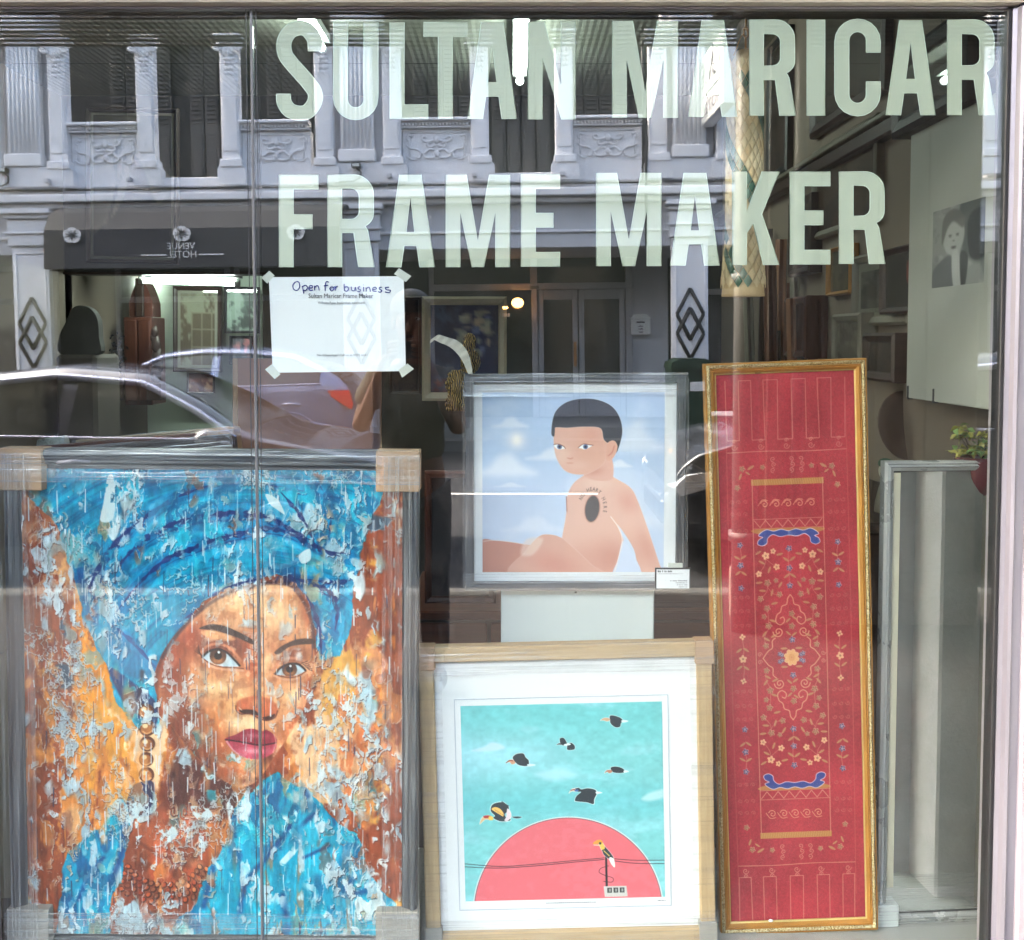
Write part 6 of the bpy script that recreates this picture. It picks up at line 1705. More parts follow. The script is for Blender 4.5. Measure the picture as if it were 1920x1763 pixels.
# ---- hanging white board with a monochrome photo of two children
Xb = 1.145
def xp(px, py, X):
    Y = X*F/(px-CX)*1.0-2.21
    return P(px, py, Y)
bd = thing('hanging_board', 'large white board hung high at right with a monochrome portrait stuck on it', 'board', (Xb, 0.42, xp(1705, 745, Xb).z), (0, 0, rad(-90)))
Yf, Yn_ = Xb*F/(1700-CX)-2.21, 0.07
zt, zb_ = xp(1705, 252, Xb).z, xp(1695, 745, Xb).z
bd.location = (Xb, (Yf+Yn_)/2, zb_)
M['board_grey'] = paint('matt_white_board', lin(176, 176, 168), 0.03, 0.6, 2, 0.04)
MB().bbox(-(Yf-Yn_)/2, (Yf-Yn_)/2, 0, 0.012, 0, zt-zb_, 0.002).build('board', M['board_grey'], bd)
def portrait_bw(A):
    W_, H_ = A.b[2], A.b[3]
    A.poly([(W_*0.55, 0), (W_, 0), (W_, H_*0.7), (W_*0.62, H_*0.6)], (92, 96, 96), 0.9, 20)
    A.poly([(W_*0.70, H_*0.2), (W_, H_*0.15), (W_, H_*0.66), (W_*0.74, H_*0.66)], (58, 62, 66), 0.9, 10)
    A.ell(W_*0.42, H_*0.36, W_*0.21, H_*0.26, (176, 176, 172), 1, 8)
    A.poly([(W_*0.20, H_*0.46), (W_*0.22, H_*0.14), (W_*0.42, H_*0.04), (W_*0.62, H_*0.16), (W_*0.60, H_*0.30), (W_*0.42, H_*0.20), (W_*0.30, H_*0.28)], (112, 112, 110), 0.95, 10)
    for x in (0.36, 0.50): A.ell(W_*x, H_*0.37, W_*0.028, H_*0.013, (84, 84, 84), 0.9, 4)
    A.ell(W_*0.43, H_*0.52, W_*0.05, H_*0.015, (96, 92, 92), 1, 3); A.ell(W_*0.43, H_*0.44, W_*0.02, H_*0.012, (130, 128, 126), 1, 3)
    A.poly([(0, H_), (W_*0.02, H_*0.78), (W_*0.28, H_*0.62), (W_*0.40, H_*0.66), (W_*0.44, H_)], (104, 106, 108), 0.95, 10)
    A.poly([(W_*0.40, H_*0.62), (W_*0.52, H_*0.58), (W_*0.60, H_*0.98), (W_*0.44, H_)], (190, 190, 186), 0.9, 8)
    A.poly([(W_*0.56, H_*0.6), (W_*0.70, H_*0.66), (W_*0.66, H_), (W_*0.58, H_)], (70, 72, 74), 0.9, 8)
pa = Xb*F/(1745-CX)-2.21; pb_ = Xb*F/(1842-CX)-2.21
zpt, zpb = xp(1745, 398, Xb).z, xp(1745, 541, Xb).z
flat_art('photo_print', [(150, 152, 148), (168, 168, 164), (136, 138, 136)], 320, pa-pb_, zpt-zpb, 0, bd, ((Yf+Yn_)/2-(pa+pb_)/2, -0.0008, zpt-zb_-(zpt-zpb)), 260, portrait_bw)
for yy in (0.12, 0.55):
    MB().tube([((Yf+Yn_)/2-yy-0.0, 0.006, zt-zb_), ((Yf+Yn_)/2-yy, 0.006, CEIL-zb_)], 0.0012, 5).build('wire', M['silver_dark'], bd)
for px in (1704, 1752):
    q = Xb*F/(px-CX)-2.21
    MB().bbox((Yf+Yn_)/2-q-0.004, (Yf+Yn_)/2-q+0.003, -0.003, 0.014, -0.004, 0.035, 0.001).build('clip', M['dark_frame'], bd)

# ---- hanging woven tube lantern
Yl = 0.15
kl = k_at(Yl)
top = P(1398, 96, Yl); bot = P(1398, 556, Yl)
wl = thing('woven_lantern', 'tall hanging tube woven of pale palm strips with coloured diamonds', 'lantern', (top.x, Yl, bot.z))
H_ = top.z-bot.z
M['straw'] = paint('pale_palm_straw', lin(222, 200, 160), 0.08, 0.7, 20, 0.2)
M['straw2'] = paint('tan_palm_straw', lin(212, 184, 142), 0.08, 0.7, 20, 0.2)
M['straw_teal'] = paint('teal_dyed_straw', lin(118, 140, 124), 0.08, 0.7, 20, 0.2)
M['straw_green'] = paint('green_dyed_straw', lin(58, 98, 76), 0.08, 0.7, 20, 0.2)
M['straw_mauve'] = paint('mauve_dyed_straw', lin(168, 84, 116), 0.08, 0.7, 20, 0.2)
M['straw_red'] = paint('dark_red_dyed_straw', lin(120, 38, 44), 0.08, 0.7, 20, 0.2)
def lr(z):
    t = z/H_
    return (33+9*max(0, 0.24-t)/0.24)*kl if t < 0.93 else (33-14*(t-0.93)/0.07)*kl
NA, NR = 14, 34
prof = [(lr(H_*i/20)-0.003, H_*i/20) for i in range(21)]
MB().lathe(prof, 28).build('tube', M['straw2'], wl)
dmesh = {}
def dia(mat):
    """one woven diamond as a shallow pillow on the tube"""
    if mat not in dmesh:
        a = math.pi/NA; dz = H_/NR
        r0 = 33*kl
        mb = MB()
        n = 3
        vs = [(0, -0.0022, 0)]
        ring = [(a, 0), (0, dz), (-a, 0), (0, -dz)]
        pts = []
        for i in range(4):
            p, q = ring[i], ring[(i+1) % 4]
            for t in range(2): pts.append((p[0]+(q[0]-p[0])*t/2, p[1]+(q[1]-p[1])*t/2))
        for sc_, y in ((0.93, 0.0), (0.75, -0.0018)):
            for an, z in pts: vs.append((r0*math.sin(an*sc_), r0-r0*math.cos(an*sc_)+y, z*sc_))
        m_ = len(pts)
        fs = [(1+i, 1+(i+1) % m_, 1+m_+(i+1) % m_, 1+m_+i) for i in range(m_)]+[(1+m_+i, 1+m_+(i+1) % m_, 0) for i in range(m_)]
        mb.add(vs, fs, 0, True)
        dmesh[mat] = mb.mesh('diamond', M[mat])
    return dmesh[mat]
pat = {}
r_ = random.Random(6)
cnt = 0
for j in range(2, NR-1):
    for i in range(NA):
        an = 2*math.pi*(i+0.5*(j % 2))/NA
        if math.cos(an) < -0.55 and cnt > 0: continue                # the side turned from the glass stays plain
        s_ = (i*2+(j % 2))
        q = (s_+j) % 14; q2 = (s_-j) % 14
        m_ = 'straw'
        if 7 < j < 31 or j < 7:
            if q in (0, 2): m_ = 'straw_teal' if (i+j) % 3 else 'straw_green'
            elif q == 1: m_ = 'straw_mauve' if j % 3 else 'straw_red'
            elif q2 == 3 and j % 3 == 0: m_ = 'straw_green'
        if m_ == 'straw' and r_.random() < 0.35: m_ = 'straw2'
        z = H_*j/NR
        rr_ = lr(z)
        o = link('diamond', dia(m_), wl, (rr_*math.sin(an), -rr_*math.cos(an), z), (0, 0, an))
        o.scale = (rr_/(33*kl), 1, 1)
        cnt += 1
mb = MB()
for i in range(12):
    z0 = H_+0.02+i*0.022
    mb.tube([(0.006*math.sin(a_*1.0472)*(1 if i % 2 else 0.3), 0.006*math.sin(a_*1.0472)*(0.3 if i % 2 else 1), z0+0.014*math.cos(a_*1.0472)) for a_ in range(6)], 0.0022, 5, closed=True)
mb.build('chain', M['gold_dull'], wl)
MB().tube([(-22*kl, 0, H_-0.01), (-10*kl, 0, H_+0.03), (0, 0, H_+0.05), (10*kl, 0, H_+0.03), (22*kl, 0, H_-0.01)], 0.0016, 5).build('hanger', M['gold_dull'], wl)

# ---- lengths of moulding stacked upright between the lantern and the side wall
r_ = random.Random(12)
names = ['dark brown', 'grey', 'reddish', 'black', 'tan', 'dull cream']
mts = ['dark_wood', 'cream_dull', 'red_wood_z', 'black', 'brown_board', 'cream_dull']
for i in range(15):
    px = 1424+i*11.5
    Y = 2.5-0.05*i
    x = P(px, 600, Y).x
    if x > XR-0.03: x = XR-0.03
    py_top = [430, 470, 560, 450, 620, 480, 530, 640, 600, 470, 520, 660, 560, 640, 610][i]
    zt = P(px, py_top, Y).z
    mt = mts[(i*5+i//3) % 6]
    ords = ['first', 'second', 'third', 'fourth', 'fifth', 'sixth', 'seventh', 'eighth', 'ninth', 'tenth', 'eleventh', 'twelfth', 'thirteenth', 'fourteenth', 'fifteenth']
    lab = '%s %s frame moulding, %s upright from the hanging lantern towards the right wall' % ('tall' if py_top < 500 else 'short', names[(i*5+i//3) % 6], ords[i])
    t = thing('moulding_length', lab, 'moulding', (x, Y, 0), (rad(r_.uniform(-1, 2)), rad(r_.uniform(-2.5, 2.5)), 0), 'moulding lengths standing by the right wall')
    wd = r_.uniform(0.03, 0.06)
    MB().prism([(-wd/2, 0.02), (-wd/2, 0.004), (-wd/4, -0.012), (wd/8, -0.004), (wd/3, -0.014), (wd/2, 0.0), (wd/2, 0.02)], 'z', 0, zt).build('length', M[mt], t)

# ---- dark sideboard with plates and a little figurine, potted plant by the post
sb = thing('dark_sideboard', 'dark brown sideboard standing along the right wall behind the mirror', 'sideboard', (0.93, 1.0, 0))
MB().bbox(-0.22, 0.27, -0.62, 1.0, 0, 1.10, 0.006).build('carcass', M['dark_wood'], sb)
MB().bbox(-0.25, 0.28, -0.64, 1.02, 1.102, 1.13, 0.006).build('top', M['dark_wood_y'], sb)
for i in range(4): MB().bbox(-0.236, -0.221, -0.60+i*0.4, -0.22+i*0.4, 0.1, 1.05, 0.005).build('door', M['dark_wood'], sb)
M['shelfwood'] = paint('mid_brown_wood', lin(84, 66, 56), 0.1, 0.6, 6, 0.1)
for i, (px, py, rad_, lab) in enumerate(((1690, 800, 0.11, 'large brown round wooden plate standing on the sideboard'), (1748, 760, 0.06, 'small pale plate standing at the back of the sideboard'))):
    p_ = P(px, py, 0.95+0.1*i)
    t = thing('plate', lab, 'plate', p_, (rad(78), 0, rad(20)))
    MB().lathe([(0.0, 0.006), (rad_*0.55, 0.004), (rad_*0.62, 0.012), (rad_*0.9, 0.02), (rad_, 0.024), (rad_*0.98, 0.028), (rad_*0.6, 0.020), (0, 0.014)], 28).build('dish', M['shelfwood' if i == 0 else 'cream_dull'], t)
fg = thing('figurine', 'small pale figurine with a green headdress beside the mirror corner', 'figurine', P(1659, 960, 0.50))
kf = k_at(0.5)
MB().blob((0, 0, 78*kf), 13*kf, 12*kf, 17*kf, 14, 10).build('head', M['ivory'], fg)
MB().blob((0, 1*kf, 92*kf), 14*kf, 13*kf, 10*kf, 14, 8).build('headdress', M['straw_green'], fg)
MB().lathe([(20*kf, 0), (18*kf, 20*kf), (12*kf, 46*kf), (7*kf, 62*kf)], 14).build('body', M['cream_dull'], fg)
MB().blob((0, -12*kf, 76*kf), 2.4*kf, 3*kf, 3*kf, 8, 6).build('nose', M['ivory'], fg)
for sx in (-1, 1): MB().blob((sx*5*kf, -11*kf, 80*kf), 2.4*kf, 1.6*kf, 1*kf, 8, 6).build('eye', M['dark_frame'], fg)
pp_ = thing('potted_plant', 'artificial plant with yellow green leaves in a dark red pot by the window post', 'plant', P(1834, 872, 0.30))
kp = k_at(0.30)
M['leaf_y'] = paint('yellow_green_leaf', (0.36, 0.34, 0.08, 1), 0.25, 0.5, 30, 0.1)
M['leaf_g'] = paint('soft_green_leaf', (0.16, 0.26, 0.08, 1), 0.25, 0.5, 30, 0.1)
M['pot_red'] = paint('dark_red_glaze', lin(82, 34, 36), 0.12, 0.3, 8, 0.05)
M['flower_red'] = paint('crimson_petal', lin(196, 48, 70), 0.1, 0.5, 20, 0.1)
MB().lathe([(26*kp, -60*kp), (40*kp, -20*kp), (44*kp, 10*kp), (42*kp, 16*kp), (38*kp, 12*kp)], 20).build('pot', M['pot_red'], pp_)
r_ = random.Random(21)
def leaf_mesh(L, w_):
    mb = MB()
    vs = []
    n = 5
    for i in range(n+1):
        t = i/n; wd = w_*math.sin(math.pi*(0.08+0.9*t))
        for s_ in (-1, 0, 1): vs.append((s_*wd, L*t, 0.12*L*math.sin(math.pi*t)-0.35*L*t*t-abs(s_)*wd*-0.3))
    fs = [(i*3+j, i*3+j+1, i*3+j+4, i*3+j+3) for i in range(n) for j in range(2)]
    mb.add(vs, fs, 0, True)
    return mb
lms = [leaf_mesh(17*kp, 5.4*kp).mesh('leaf', M[m_]) for m_ in ('leaf_y', 'leaf_g', 'leaf_y')]
for i in range(130):
    x = r_.uniform(-46, 44); layer = r_.choice((0, 1))
    z = (22+r_.uniform(-4, 10)) if layer == 0 else (52+r_.uniform(-10, 14)+x*-0.15)
    o = link('leaf', lms[i % 3], pp_, (x*kp, r_.uniform(-24, 20)*kp, z*kp), (r_.uniform(-0.8, 0.8), r_.uniform(-0.6, 0.6), r_.uniform(0, 6.28)))
for i in range(7):
    x = r_.uniform(-30, 30)
    MB().tube([(x*0.3*kp, 0, 8*kp), (x*0.7*kp, 0, 30*kp), (x*1.2*kp, r_.uniform(-8, 8)*kp, 56*kp)], 1.2*kp, 5).build('stem', M['dark_wood'], pp_)
for i in range(7):
    an = i*0.9
    c0 = Vector((36*kp, -6*kp, 92*kp)); d = Vector((math.cos(an), -0.3, math.sin(an)))*11*kp; s_ = Vector((-math.sin(an), 0, math.cos(an)))*3*kp
    MB().add([c0, c0+d*0.55+s_, c0+d, c0+d*0.55-s_], [(0, 1, 2, 3)]).build('petal', M['flower_red'], pp_)
MB().tube([(30*kp, 0, 50*kp), (34*kp, -3*kp, 74*kp), (36*kp, -5*kp, 92*kp)], 1.0*kp, 5).build('stem', M['leaf_g'], pp_)
bk = thing('blue_cloth', 'folded pale blue cloth over a dark bundle behind the yellow green plant', 'cloth', P(1822, 820, 0.68))
kq = k_at(0.68)
M['blue_cloth'] = paint('pale_blue_cloth', lin(128, 138, 168), 0.08, 0.8, 8, 0.2)
MB().blob((0, 0.05, -4*kq), 34*kq, 20*kq, 30*kq, 16, 10, fn=lambda p: p*(1+0.06*math.sin(5*p.x+3*p.z))).build('bundle', M['dark_frame'], bk)
MB().tube([(-18*kq, 0, 20*kq), (0, -0.01, 30*kq), (18*kq, -0.015, 22*kq), (30*kq, -0.02, 0), (34*kq, -0.02, -26*kq)], [5*kq, 8*kq, 9*kq, 8*kq, 4*kq], 10).build('cloth', M['blue_cloth'], bk)
# ------------------------------------------------------------------ the street seen in the pane (all of it stands at y < 0)
M['asphalt'] = paint('asphalt', (0.036, 0.036, 0.039, 1), 0.25, 0.9, 3, 0.4, spec=0.2)
M['paving'] = paint('dark_tile_paving', lin(50, 45, 43), 0.12, 0.8, 2, 0.2, spec=0.15)
M['tile_dark'] = paint('dark_paving', lin(104, 106, 104), 0.08, 0.6, 2, 0.1)
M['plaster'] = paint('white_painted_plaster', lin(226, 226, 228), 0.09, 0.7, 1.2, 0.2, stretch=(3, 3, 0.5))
M['wall_ret'] = paint('pale_grey_green_plaster', lin(232, 236, 230), 0.05, 0.6, 2, 0.1)
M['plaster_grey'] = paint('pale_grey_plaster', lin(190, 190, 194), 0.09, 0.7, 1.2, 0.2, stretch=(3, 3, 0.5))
M['shutter'] = paint('grey_timber_shutter', lin(70, 70, 70), 0.06, 0.6, 4, 0.1)
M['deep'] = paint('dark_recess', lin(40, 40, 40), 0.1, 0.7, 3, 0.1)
M['awning'] = paint('charcoal_canvas', lin(58, 58, 60), 0.04, 0.8, 6, 0.1)
M['door_grey'] = paint('pale_grey_door_paint', lin(158, 158, 162), 0.04, 0.5, 4, 0.05)
M['car_glass'] = paint('car_window', (0.012, 0.014, 0.016, 1), 0.05, 0.04, 2, 0, 0.0, 1.0)
M['white_line'] = paint('road_paint', lin(200, 200, 196), 0.08, 0.7, 6, 0.1)
M['kerb'] = paint('concrete_kerb', lin(96, 94, 90), 0.1, 0.8, 5, 0.2)
M['sign_white'] = paint('sign_white', lin(226, 226, 224), 0.02, 0.45, 3, 0)
M['near_pillar'] = paint('grey_pillar_plaster', lin(126, 114, 102), 0.05, 0.7, 3, 0.15)

M['pipe_grey'] = paint('grey_pipe_paint', lin(104, 102, 102), 0.04, 0.5, 4, 0.05)
V0 = 12.7                                  # the facade across the street
WALK = 0.30
tag(MB().box(-160, 160, -160, 0.6, -0.5, -0.16).build('ground', M['asphalt']), kind='structure')
tag(MB().box(-60, 60, -V0+0.1, -4.05, -0.155, -0.02).build('road', M['asphalt']), kind='structure')
tag(MB().box(-60, 60, -4.05, -0.03, -0.16, 0.0).build('near_walkway', M['paving']), kind='structure')
kb = tag(MB().bbox(-60, 60, -4.20, -4.055, -0.16, 0.012, 0.015).build('near_kerb', M['kerb']), kind='structure')
tag(MB().box(-60, 60, -V0-3.4, -V0+0.06, -0.16, WALK).build('far_walkway', M['tile_dark']), kind='structure')
tag(MB().box(-60, 60, -V0+0.06, -V0+0.40, -0.16, 0.14).build('far_step', M['kerb']), kind='structure')
for i in range(-7, 8):
    tag(MB().box(i*4-0.9, i*4+0.9, -8.36, -8.26, -0.02, -0.016).build('lane_mark', M['white_line']), kind='structure')

# ---- our own side: covered walk, its pillar, pipes, upper floor and the rolled cane blind
own = thing('covered_walk', 'covered walk in front of the shop with a tall plain storey above', 'arcade', (0, 0, 0))
SOF = 4.5
MB().box(-16, 16, -3.20, -0.02, SOF, SOF+0.2).build('soffit', M['plaster_grey'], own)
MB().bbox(-16, 16, -3.4, -3.20, SOF-0.1, 6.4, 0.01).build('upper_wall', M['plaster_grey'], own)
MB().box(-16, 16, -3.2, 6.0, 6.2, 6.4).build('roof', M['shutter'], own)
MB().box(-16, gx0-1.3, -0.02, 0.2, 0, SOF).box(gx1+1.448, 16, -0.02, 0.2, 0, SOF).build('neighbour_wall', M['plaster_grey'], own)
MB().box(-16, 16, 0.17, 0.3, 3.2, 6.2).build('rear_wall', M['plaster_grey'], own)
rw = thing('return_wall', 'pale return wall beside the window post, seen only in the silver mirror', 'wall', (1.72, 0, 0))
MB().bbox(0, 0.4, -1.25, -0.032, 0, SOF-0.01, 0.01).build('plaster', M['wall_ret'], rw)
for y0_, y1_, d_ in ((-0.30, -0.16, 0.03), (-0.62, -0.50, 0.05), (-0.95, -0.88, 0.06), (-1.24, -1.10, 0.04)): MB().bbox(-d_, -0.001, y0_, y1_, 0.0, SOF-0.02, 0.006).build('pilaster_strip', M['wall_ret'], rw)
MB().bbox(-0.022, -0.0015, -1.24, -0.04, 0.0, 0.20, 0.004).build('skirting', M['plaster_grey'], rw)
pA, pB = R(1392, 600, 3.40).x, R(1838, 600, 3.40).x
pr_ = thing('arcade_pillar', 'broad grey plastered pillar at the outer edge of the covered walk', 'pillar', ((pA+pB)/2, -3.56, 0))
hw = (pB-pA)/2
MB().bbox(-hw, hw, 0.0, 0.16, 0, SOF-0.11, 0.01).build('shaft', M['near_pillar'], pr_)
MB().bbox(-hw-0.02, hw+0.02, -0.02, 0.18, 0, 0.30, 0.012).build('base', M['near_pillar'], pr_)
MB().bbox(-hw-0.03, hw+0.03, -0.03, 0.19, 4.1, SOF-0.11, 0.012).build('cap', M['near_pillar'], pr_)
for x in (-hw*0.72, -hw*0.28, hw*0.2, hw*0.62): MB().bbox(x-0.05, x+0.05, 0.161, 0.185, 0.302, 4.09, 0.006).build('rib', M['near_pillar'], pr_)
p2 = copy_tree(pr_); p2.location.x = -6.2
for px, wd, lab in ((1400, 50, 'thick white drain pipe standing left of the arcade pillar'), (1497, 22, 'thin white pipe fixed to the face of the arcade pillar')):
    V = 3.28
    c_ = R(px, 700, V)
    t = thing('drain_pipe', lab, 'pipe', (c_.x, -V, 0))
    r0 = wd/2*(V+2.21)/F
    MB().tube([(0, 0, 0.0), (0, 0, SOF-0.12)], r0, 14).build('pipe', M['pipe_grey'], t)
    for z in (0.5, 1.9, 3.3): MB().tube([(0, 0, z), (0, 0, z+0.05)], r0*1.25, 14).build('clip', M['pipe_grey'], t)
bl = thing('cane_blind', 'cane blind hanging half lowered along the edge of the covered walk', 'blind', (0, -3.30, 0))
zb_ = R(700, 84, 3.30).z
M['cane'] = paint('brown_cane', lin(96, 84, 68), 0.15, 0.6, 30, 0.2, stretch=(0.2, 1, 1))
stick = MB().tube([(-4.6, 0, 0), (4.6, 0, 0)], 0.0085, 6).mesh('slat', M['cane'])
z = zb_; i = 0
while z < 3.36:
    link('slat', stick, bl, (0, 0.002*math.sin(i*2.1), z)); z += 0.0235; i += 1
MB().tube([(-4.7, 0, 3.39), (4.7, 0, 3.39)], 0.03, 10).build('head_pole', M['dark_wood'], bl)
for x in (-3.6, -1.8, 0.0, 1.8, 3.6): MB().tube([(x, 0.012, zb_), (x, 0.012, SOF)], 0.003, 5).build('cord', M['dark_wood'], bl)

# ---- the hotel across the street
hotel = thing('hotel_building', 'white ornamented shophouse hotel across the street seen reflected in the glass', 'building', (R(690, 640, V0).x, -V0, 0))
hotel['label'] = 'white stuccoed hotel with columns and carved balcony panels, reflected in the glass'
def hx(px): return R(px, 636, V0).x-hotel.location.x
def hz(py): return R(960, py, V0).z
def HB(px0, py0, px1, py1, d0, d1, b=0.012, mb=None):
    """block on the facade between photo pixels, from d0 to d1 metres before the wall plane"""
    mb = mb or MB()
    mb.bbox(hx(px0), hx(px1), d0, d1, hz(py1), hz(py0), b)
    return mb
def hbuild(mb, name, mat, parent=None): return mb.build(name, M[mat] if isinstance(mat, str) else mat, parent or hotel)
# back planes: upper shutters in the recess, walls, ground floor recess
PXL, PXR = -1500, 3300
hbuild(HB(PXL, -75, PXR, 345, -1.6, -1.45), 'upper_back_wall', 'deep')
hbuild(HB(PXL, 350, PXR, 380, -1.6, -0.02), 'floor_slab', 'plaster')
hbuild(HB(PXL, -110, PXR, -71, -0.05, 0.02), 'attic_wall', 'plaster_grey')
hbuild(HB(PXL, -70, PXR, -52, -0.02, 0.35), 'eaves_moulding', 'plaster')
hbuild(HB(PXL, 362, PXR, 376, -0.02, 0.30), 'cornice', 'plaster')
hbuild(HB(PXL, 377, PXR, 386, -0.02, 0.18), 'cornice', 'plaster')
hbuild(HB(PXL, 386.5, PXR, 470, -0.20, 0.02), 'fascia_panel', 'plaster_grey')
hbuild(HB(PXL, 436, PXR, 442, 0.021, 0.06), 'fascia_moulding', 'plaster')
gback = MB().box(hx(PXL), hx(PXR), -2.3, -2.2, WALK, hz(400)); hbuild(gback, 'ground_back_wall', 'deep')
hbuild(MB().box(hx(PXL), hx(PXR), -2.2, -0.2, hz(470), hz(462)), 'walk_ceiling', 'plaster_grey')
# parts of one bay, built once and then copied along the row
BAY = 612.0
def capital(mb, px, w):
    x0, x1 = px-w/2, px+w/2
    HB(x0-8, 70, x1+8, 77, 0.02, 0.30, 0.01, mb)
    HB(x0-4, 77.5, x1+4, 84, 0.02, 0.24, 0.01, mb)
    for s_ in (-1, 1):
        c = px+s_*(w/2+1)
        pts = []
        for k in range(14):
            a = k/13*2*math.pi*1.3
            r_ = 8*(1-0.75*k/13)
            pts.append((hx(c+math.cos(a)*r_*s_), 0.24, hz(92+math.sin(a)*r_)))
        mb.tube(pts, 0.022, 6)
    for k in range(5):
        xx = px+(k-2)*w/5
        mb.blob((hx(xx), 0.20, hz(102-3*abs(k-2))), 0.035, 0.05, 0.085, 8, 6)
    for k in range(3):
        for s_ in (-1, 0, 1): mb.blob((hx(px+s_*6), 0.20, hz(122+k*10)), 0.022, 0.03, 0.035, 6, 5)
    mb.blob((hx(px), 0.20, hz(114)), 0.09, 0.035, 0.035, 8, 5)
def column(px, w=33):
    o = HB(px-w/2, 84, px+w/2, 308, 0.02, 0.20)
    HB(px-w/2+4, 140, px+w/2-4, 285, 0.2005, 0.215, 0.006, o)
    o = hbuild(o, 'column', 'plaster')
    mb = MB(); capital(mb, px, w); hbuild(mb, 'capital', 'plaster', hotel)
    mb = HB(px-w/2-3, 300, px+w/2+5, 315, 0.02, 0.26)
    mb.prism([(hx(px-w/2-3), hz(308)), (hx(px+w/2+3), hz(308)), (hx(px+w/2+10), hz(318)), (hx(px+w/2+10), hz(346)), (hx(px-w/2-8), hz(346)), (hx(px-w/2-8), hz(318))], 'y', 0.02, 0.235)
    hbuild(mb, 'column_base', 'plaster')
    return o
def panel(x0, x1):
    hbuild(HB(x0, 228, x1, 234, 0.0, 0.24), 'balcony_rail', 'plaster')
    mb = MB()
    n = int((x1-x0)/6.2)
    for k in range(n): HB(x0+k*6.2+1, 237, x0+k*6.2+4.6, 242, 0.0, 0.19, 0.006, mb)
    HB(x0, 234.5, x1, 237, 0.0, 0.17, 0.004, mb); HB(x0, 242.5, x1, 245, 0.0, 0.17, 0.004, mb)
    hbuild(mb, 'dentil_course', 'plaster')
    p_ = hbuild(HB(x0, 245.5, x1, 346, -0.12, 0.08), 'balcony_panel', 'plaster')
    mb = MB()
    xa, xb = x0+13, x1-13
    for a_, b_ in (((xa, 253), (xb, 253)), ((xa, 303), (xa, 253)), ((xb, 253), (xb, 303))):
        mb.tube([(hx(a_[0]), 0.085, hz(a_[1])), (hx(b_[0]), 0.085, hz(b_[1]))], 0.014, 5)
    c = (x0+x1)/2
    def vine(pts, r=0.022):
        for s_ in (-1, 1):
            sp_ = smooth_path([(p[0], p[1]) for p in pts], 4, closed=False)
            mb.tube([(hx(c+s_*q[0]), 0.095, hz(q[1])) for q in sp_], [r*(1-0.5*i/len(sp_)) for i in range(len(sp_))], 6)
    vine([(0, 264), (8, 268), (20, 270), (27, 264), (22, 260), (17, 264)])
    vine([(2, 276), (12, 280), (18, 276), (14, 271), (9, 274)])
    vine([(4, 286), (14, 284), (24, 292), (36, 284), (48, 282), (56, 275)])
    vine([(3, 298), (12, 300), (22, 298), (28, 288), (32, 300), (38, 298)])
    vine([(44, 260), (52, 258), (55, 264), (50, 268)]); vine([(56, 296), (46, 303), (38, 303)], 0.016)
    vine([(0, 290), (6, 294), (4, 302)])
    mb.blob((hx(c), 0.09, hz(266)), 0.05, 0.04, 0.06, 8, 6); mb.blob((hx(c), 0.09, hz(292)), 0.045, 0.04, 0.05, 8, 6)
    mb.build('panel_relief', M['plaster'], p_)
def shutters(x0, x1, y1, arch=False):
    w = (x1-x0)/4
    for k in range(4):
        f_ = hbuild(HB(x0+k*w+1, -50, x0+(k+1)*w-1, y1, -1.44, -1.38), 'shutter_leaf', 'shutter')
        mb = MB()
        for j in range(26):
            yy = -40+j*9
            if yy > min(y1, 190): break
            HB(x0+k*w+5, yy, x0+(k+1)*w-5, yy+4.5, -1.38, -1.345, 0.003, mb)
        mb.build('louvre', M['shutter'], f_)
        if y1 > 220: HB(x0+k*w+6, 215, x0+(k+1)*w-6, min(y1-8, 320), -1.38, -1.355, 0.01).build('door_panel', M['shutter'], f_)
def pilaster(px):
    o = hbuild(HB(px-30, 62, px+30, 300, 0.02, 0.16), 'pilaster', 'plaster')
    mb = MB()
    for k in range(7): mb.tube([(hx(px-24+k*8), 0.165, hz(285)), (hx(px-24+k*8), 0.165, hz(82))], 0.022, 6)
    mb.build('fluting', M['plaster'], o)
    hbuild(HB(px-37, 44, px+37, 61.5, 0.0, 0.30), 'pilaster_cap', 'plaster')
    hbuild(HB(px-33, 30, px+33, 43.5, 0.0, 0.22), 'pilaster_cap', 'plaster')
    hbuild(HB(px-34, 285, px+34, 308, 0.02, 0.24), 'pilaster_foot', 'plaster')
    hbuild(HB(px-52, 308.5, px+52, 346, -0.1, 0.20), 'pilaster_pedestal', 'plaster')
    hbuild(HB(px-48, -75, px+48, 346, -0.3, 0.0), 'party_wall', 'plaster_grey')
for n in range(-2, 4):
    o_ = 690+BAY*n
    pilaster(o_)
    column(o_+65); column(o_-59)
    # bays are mirrored panel, open door, panel as in the photograph
    column(o_+226); column(o_+381)
    panel(o_+82, o_+209); panel(o_+398, o_+525)
    hbuild(HB(o_+205, 330, o_+402, 346, -1.4, 0.10), 'balcony_floor', 'plaster')
    if -2 < n < 3:
        shutters(o_+84, o_+208, 345); shutters(o_+244, o_+364, 345); shutters(o_+400, o_+524, 345)
    hbuild(HB(o_+82, 20, o_+525, 26, -1.44, -1.30), 'lintel', 'shutter')
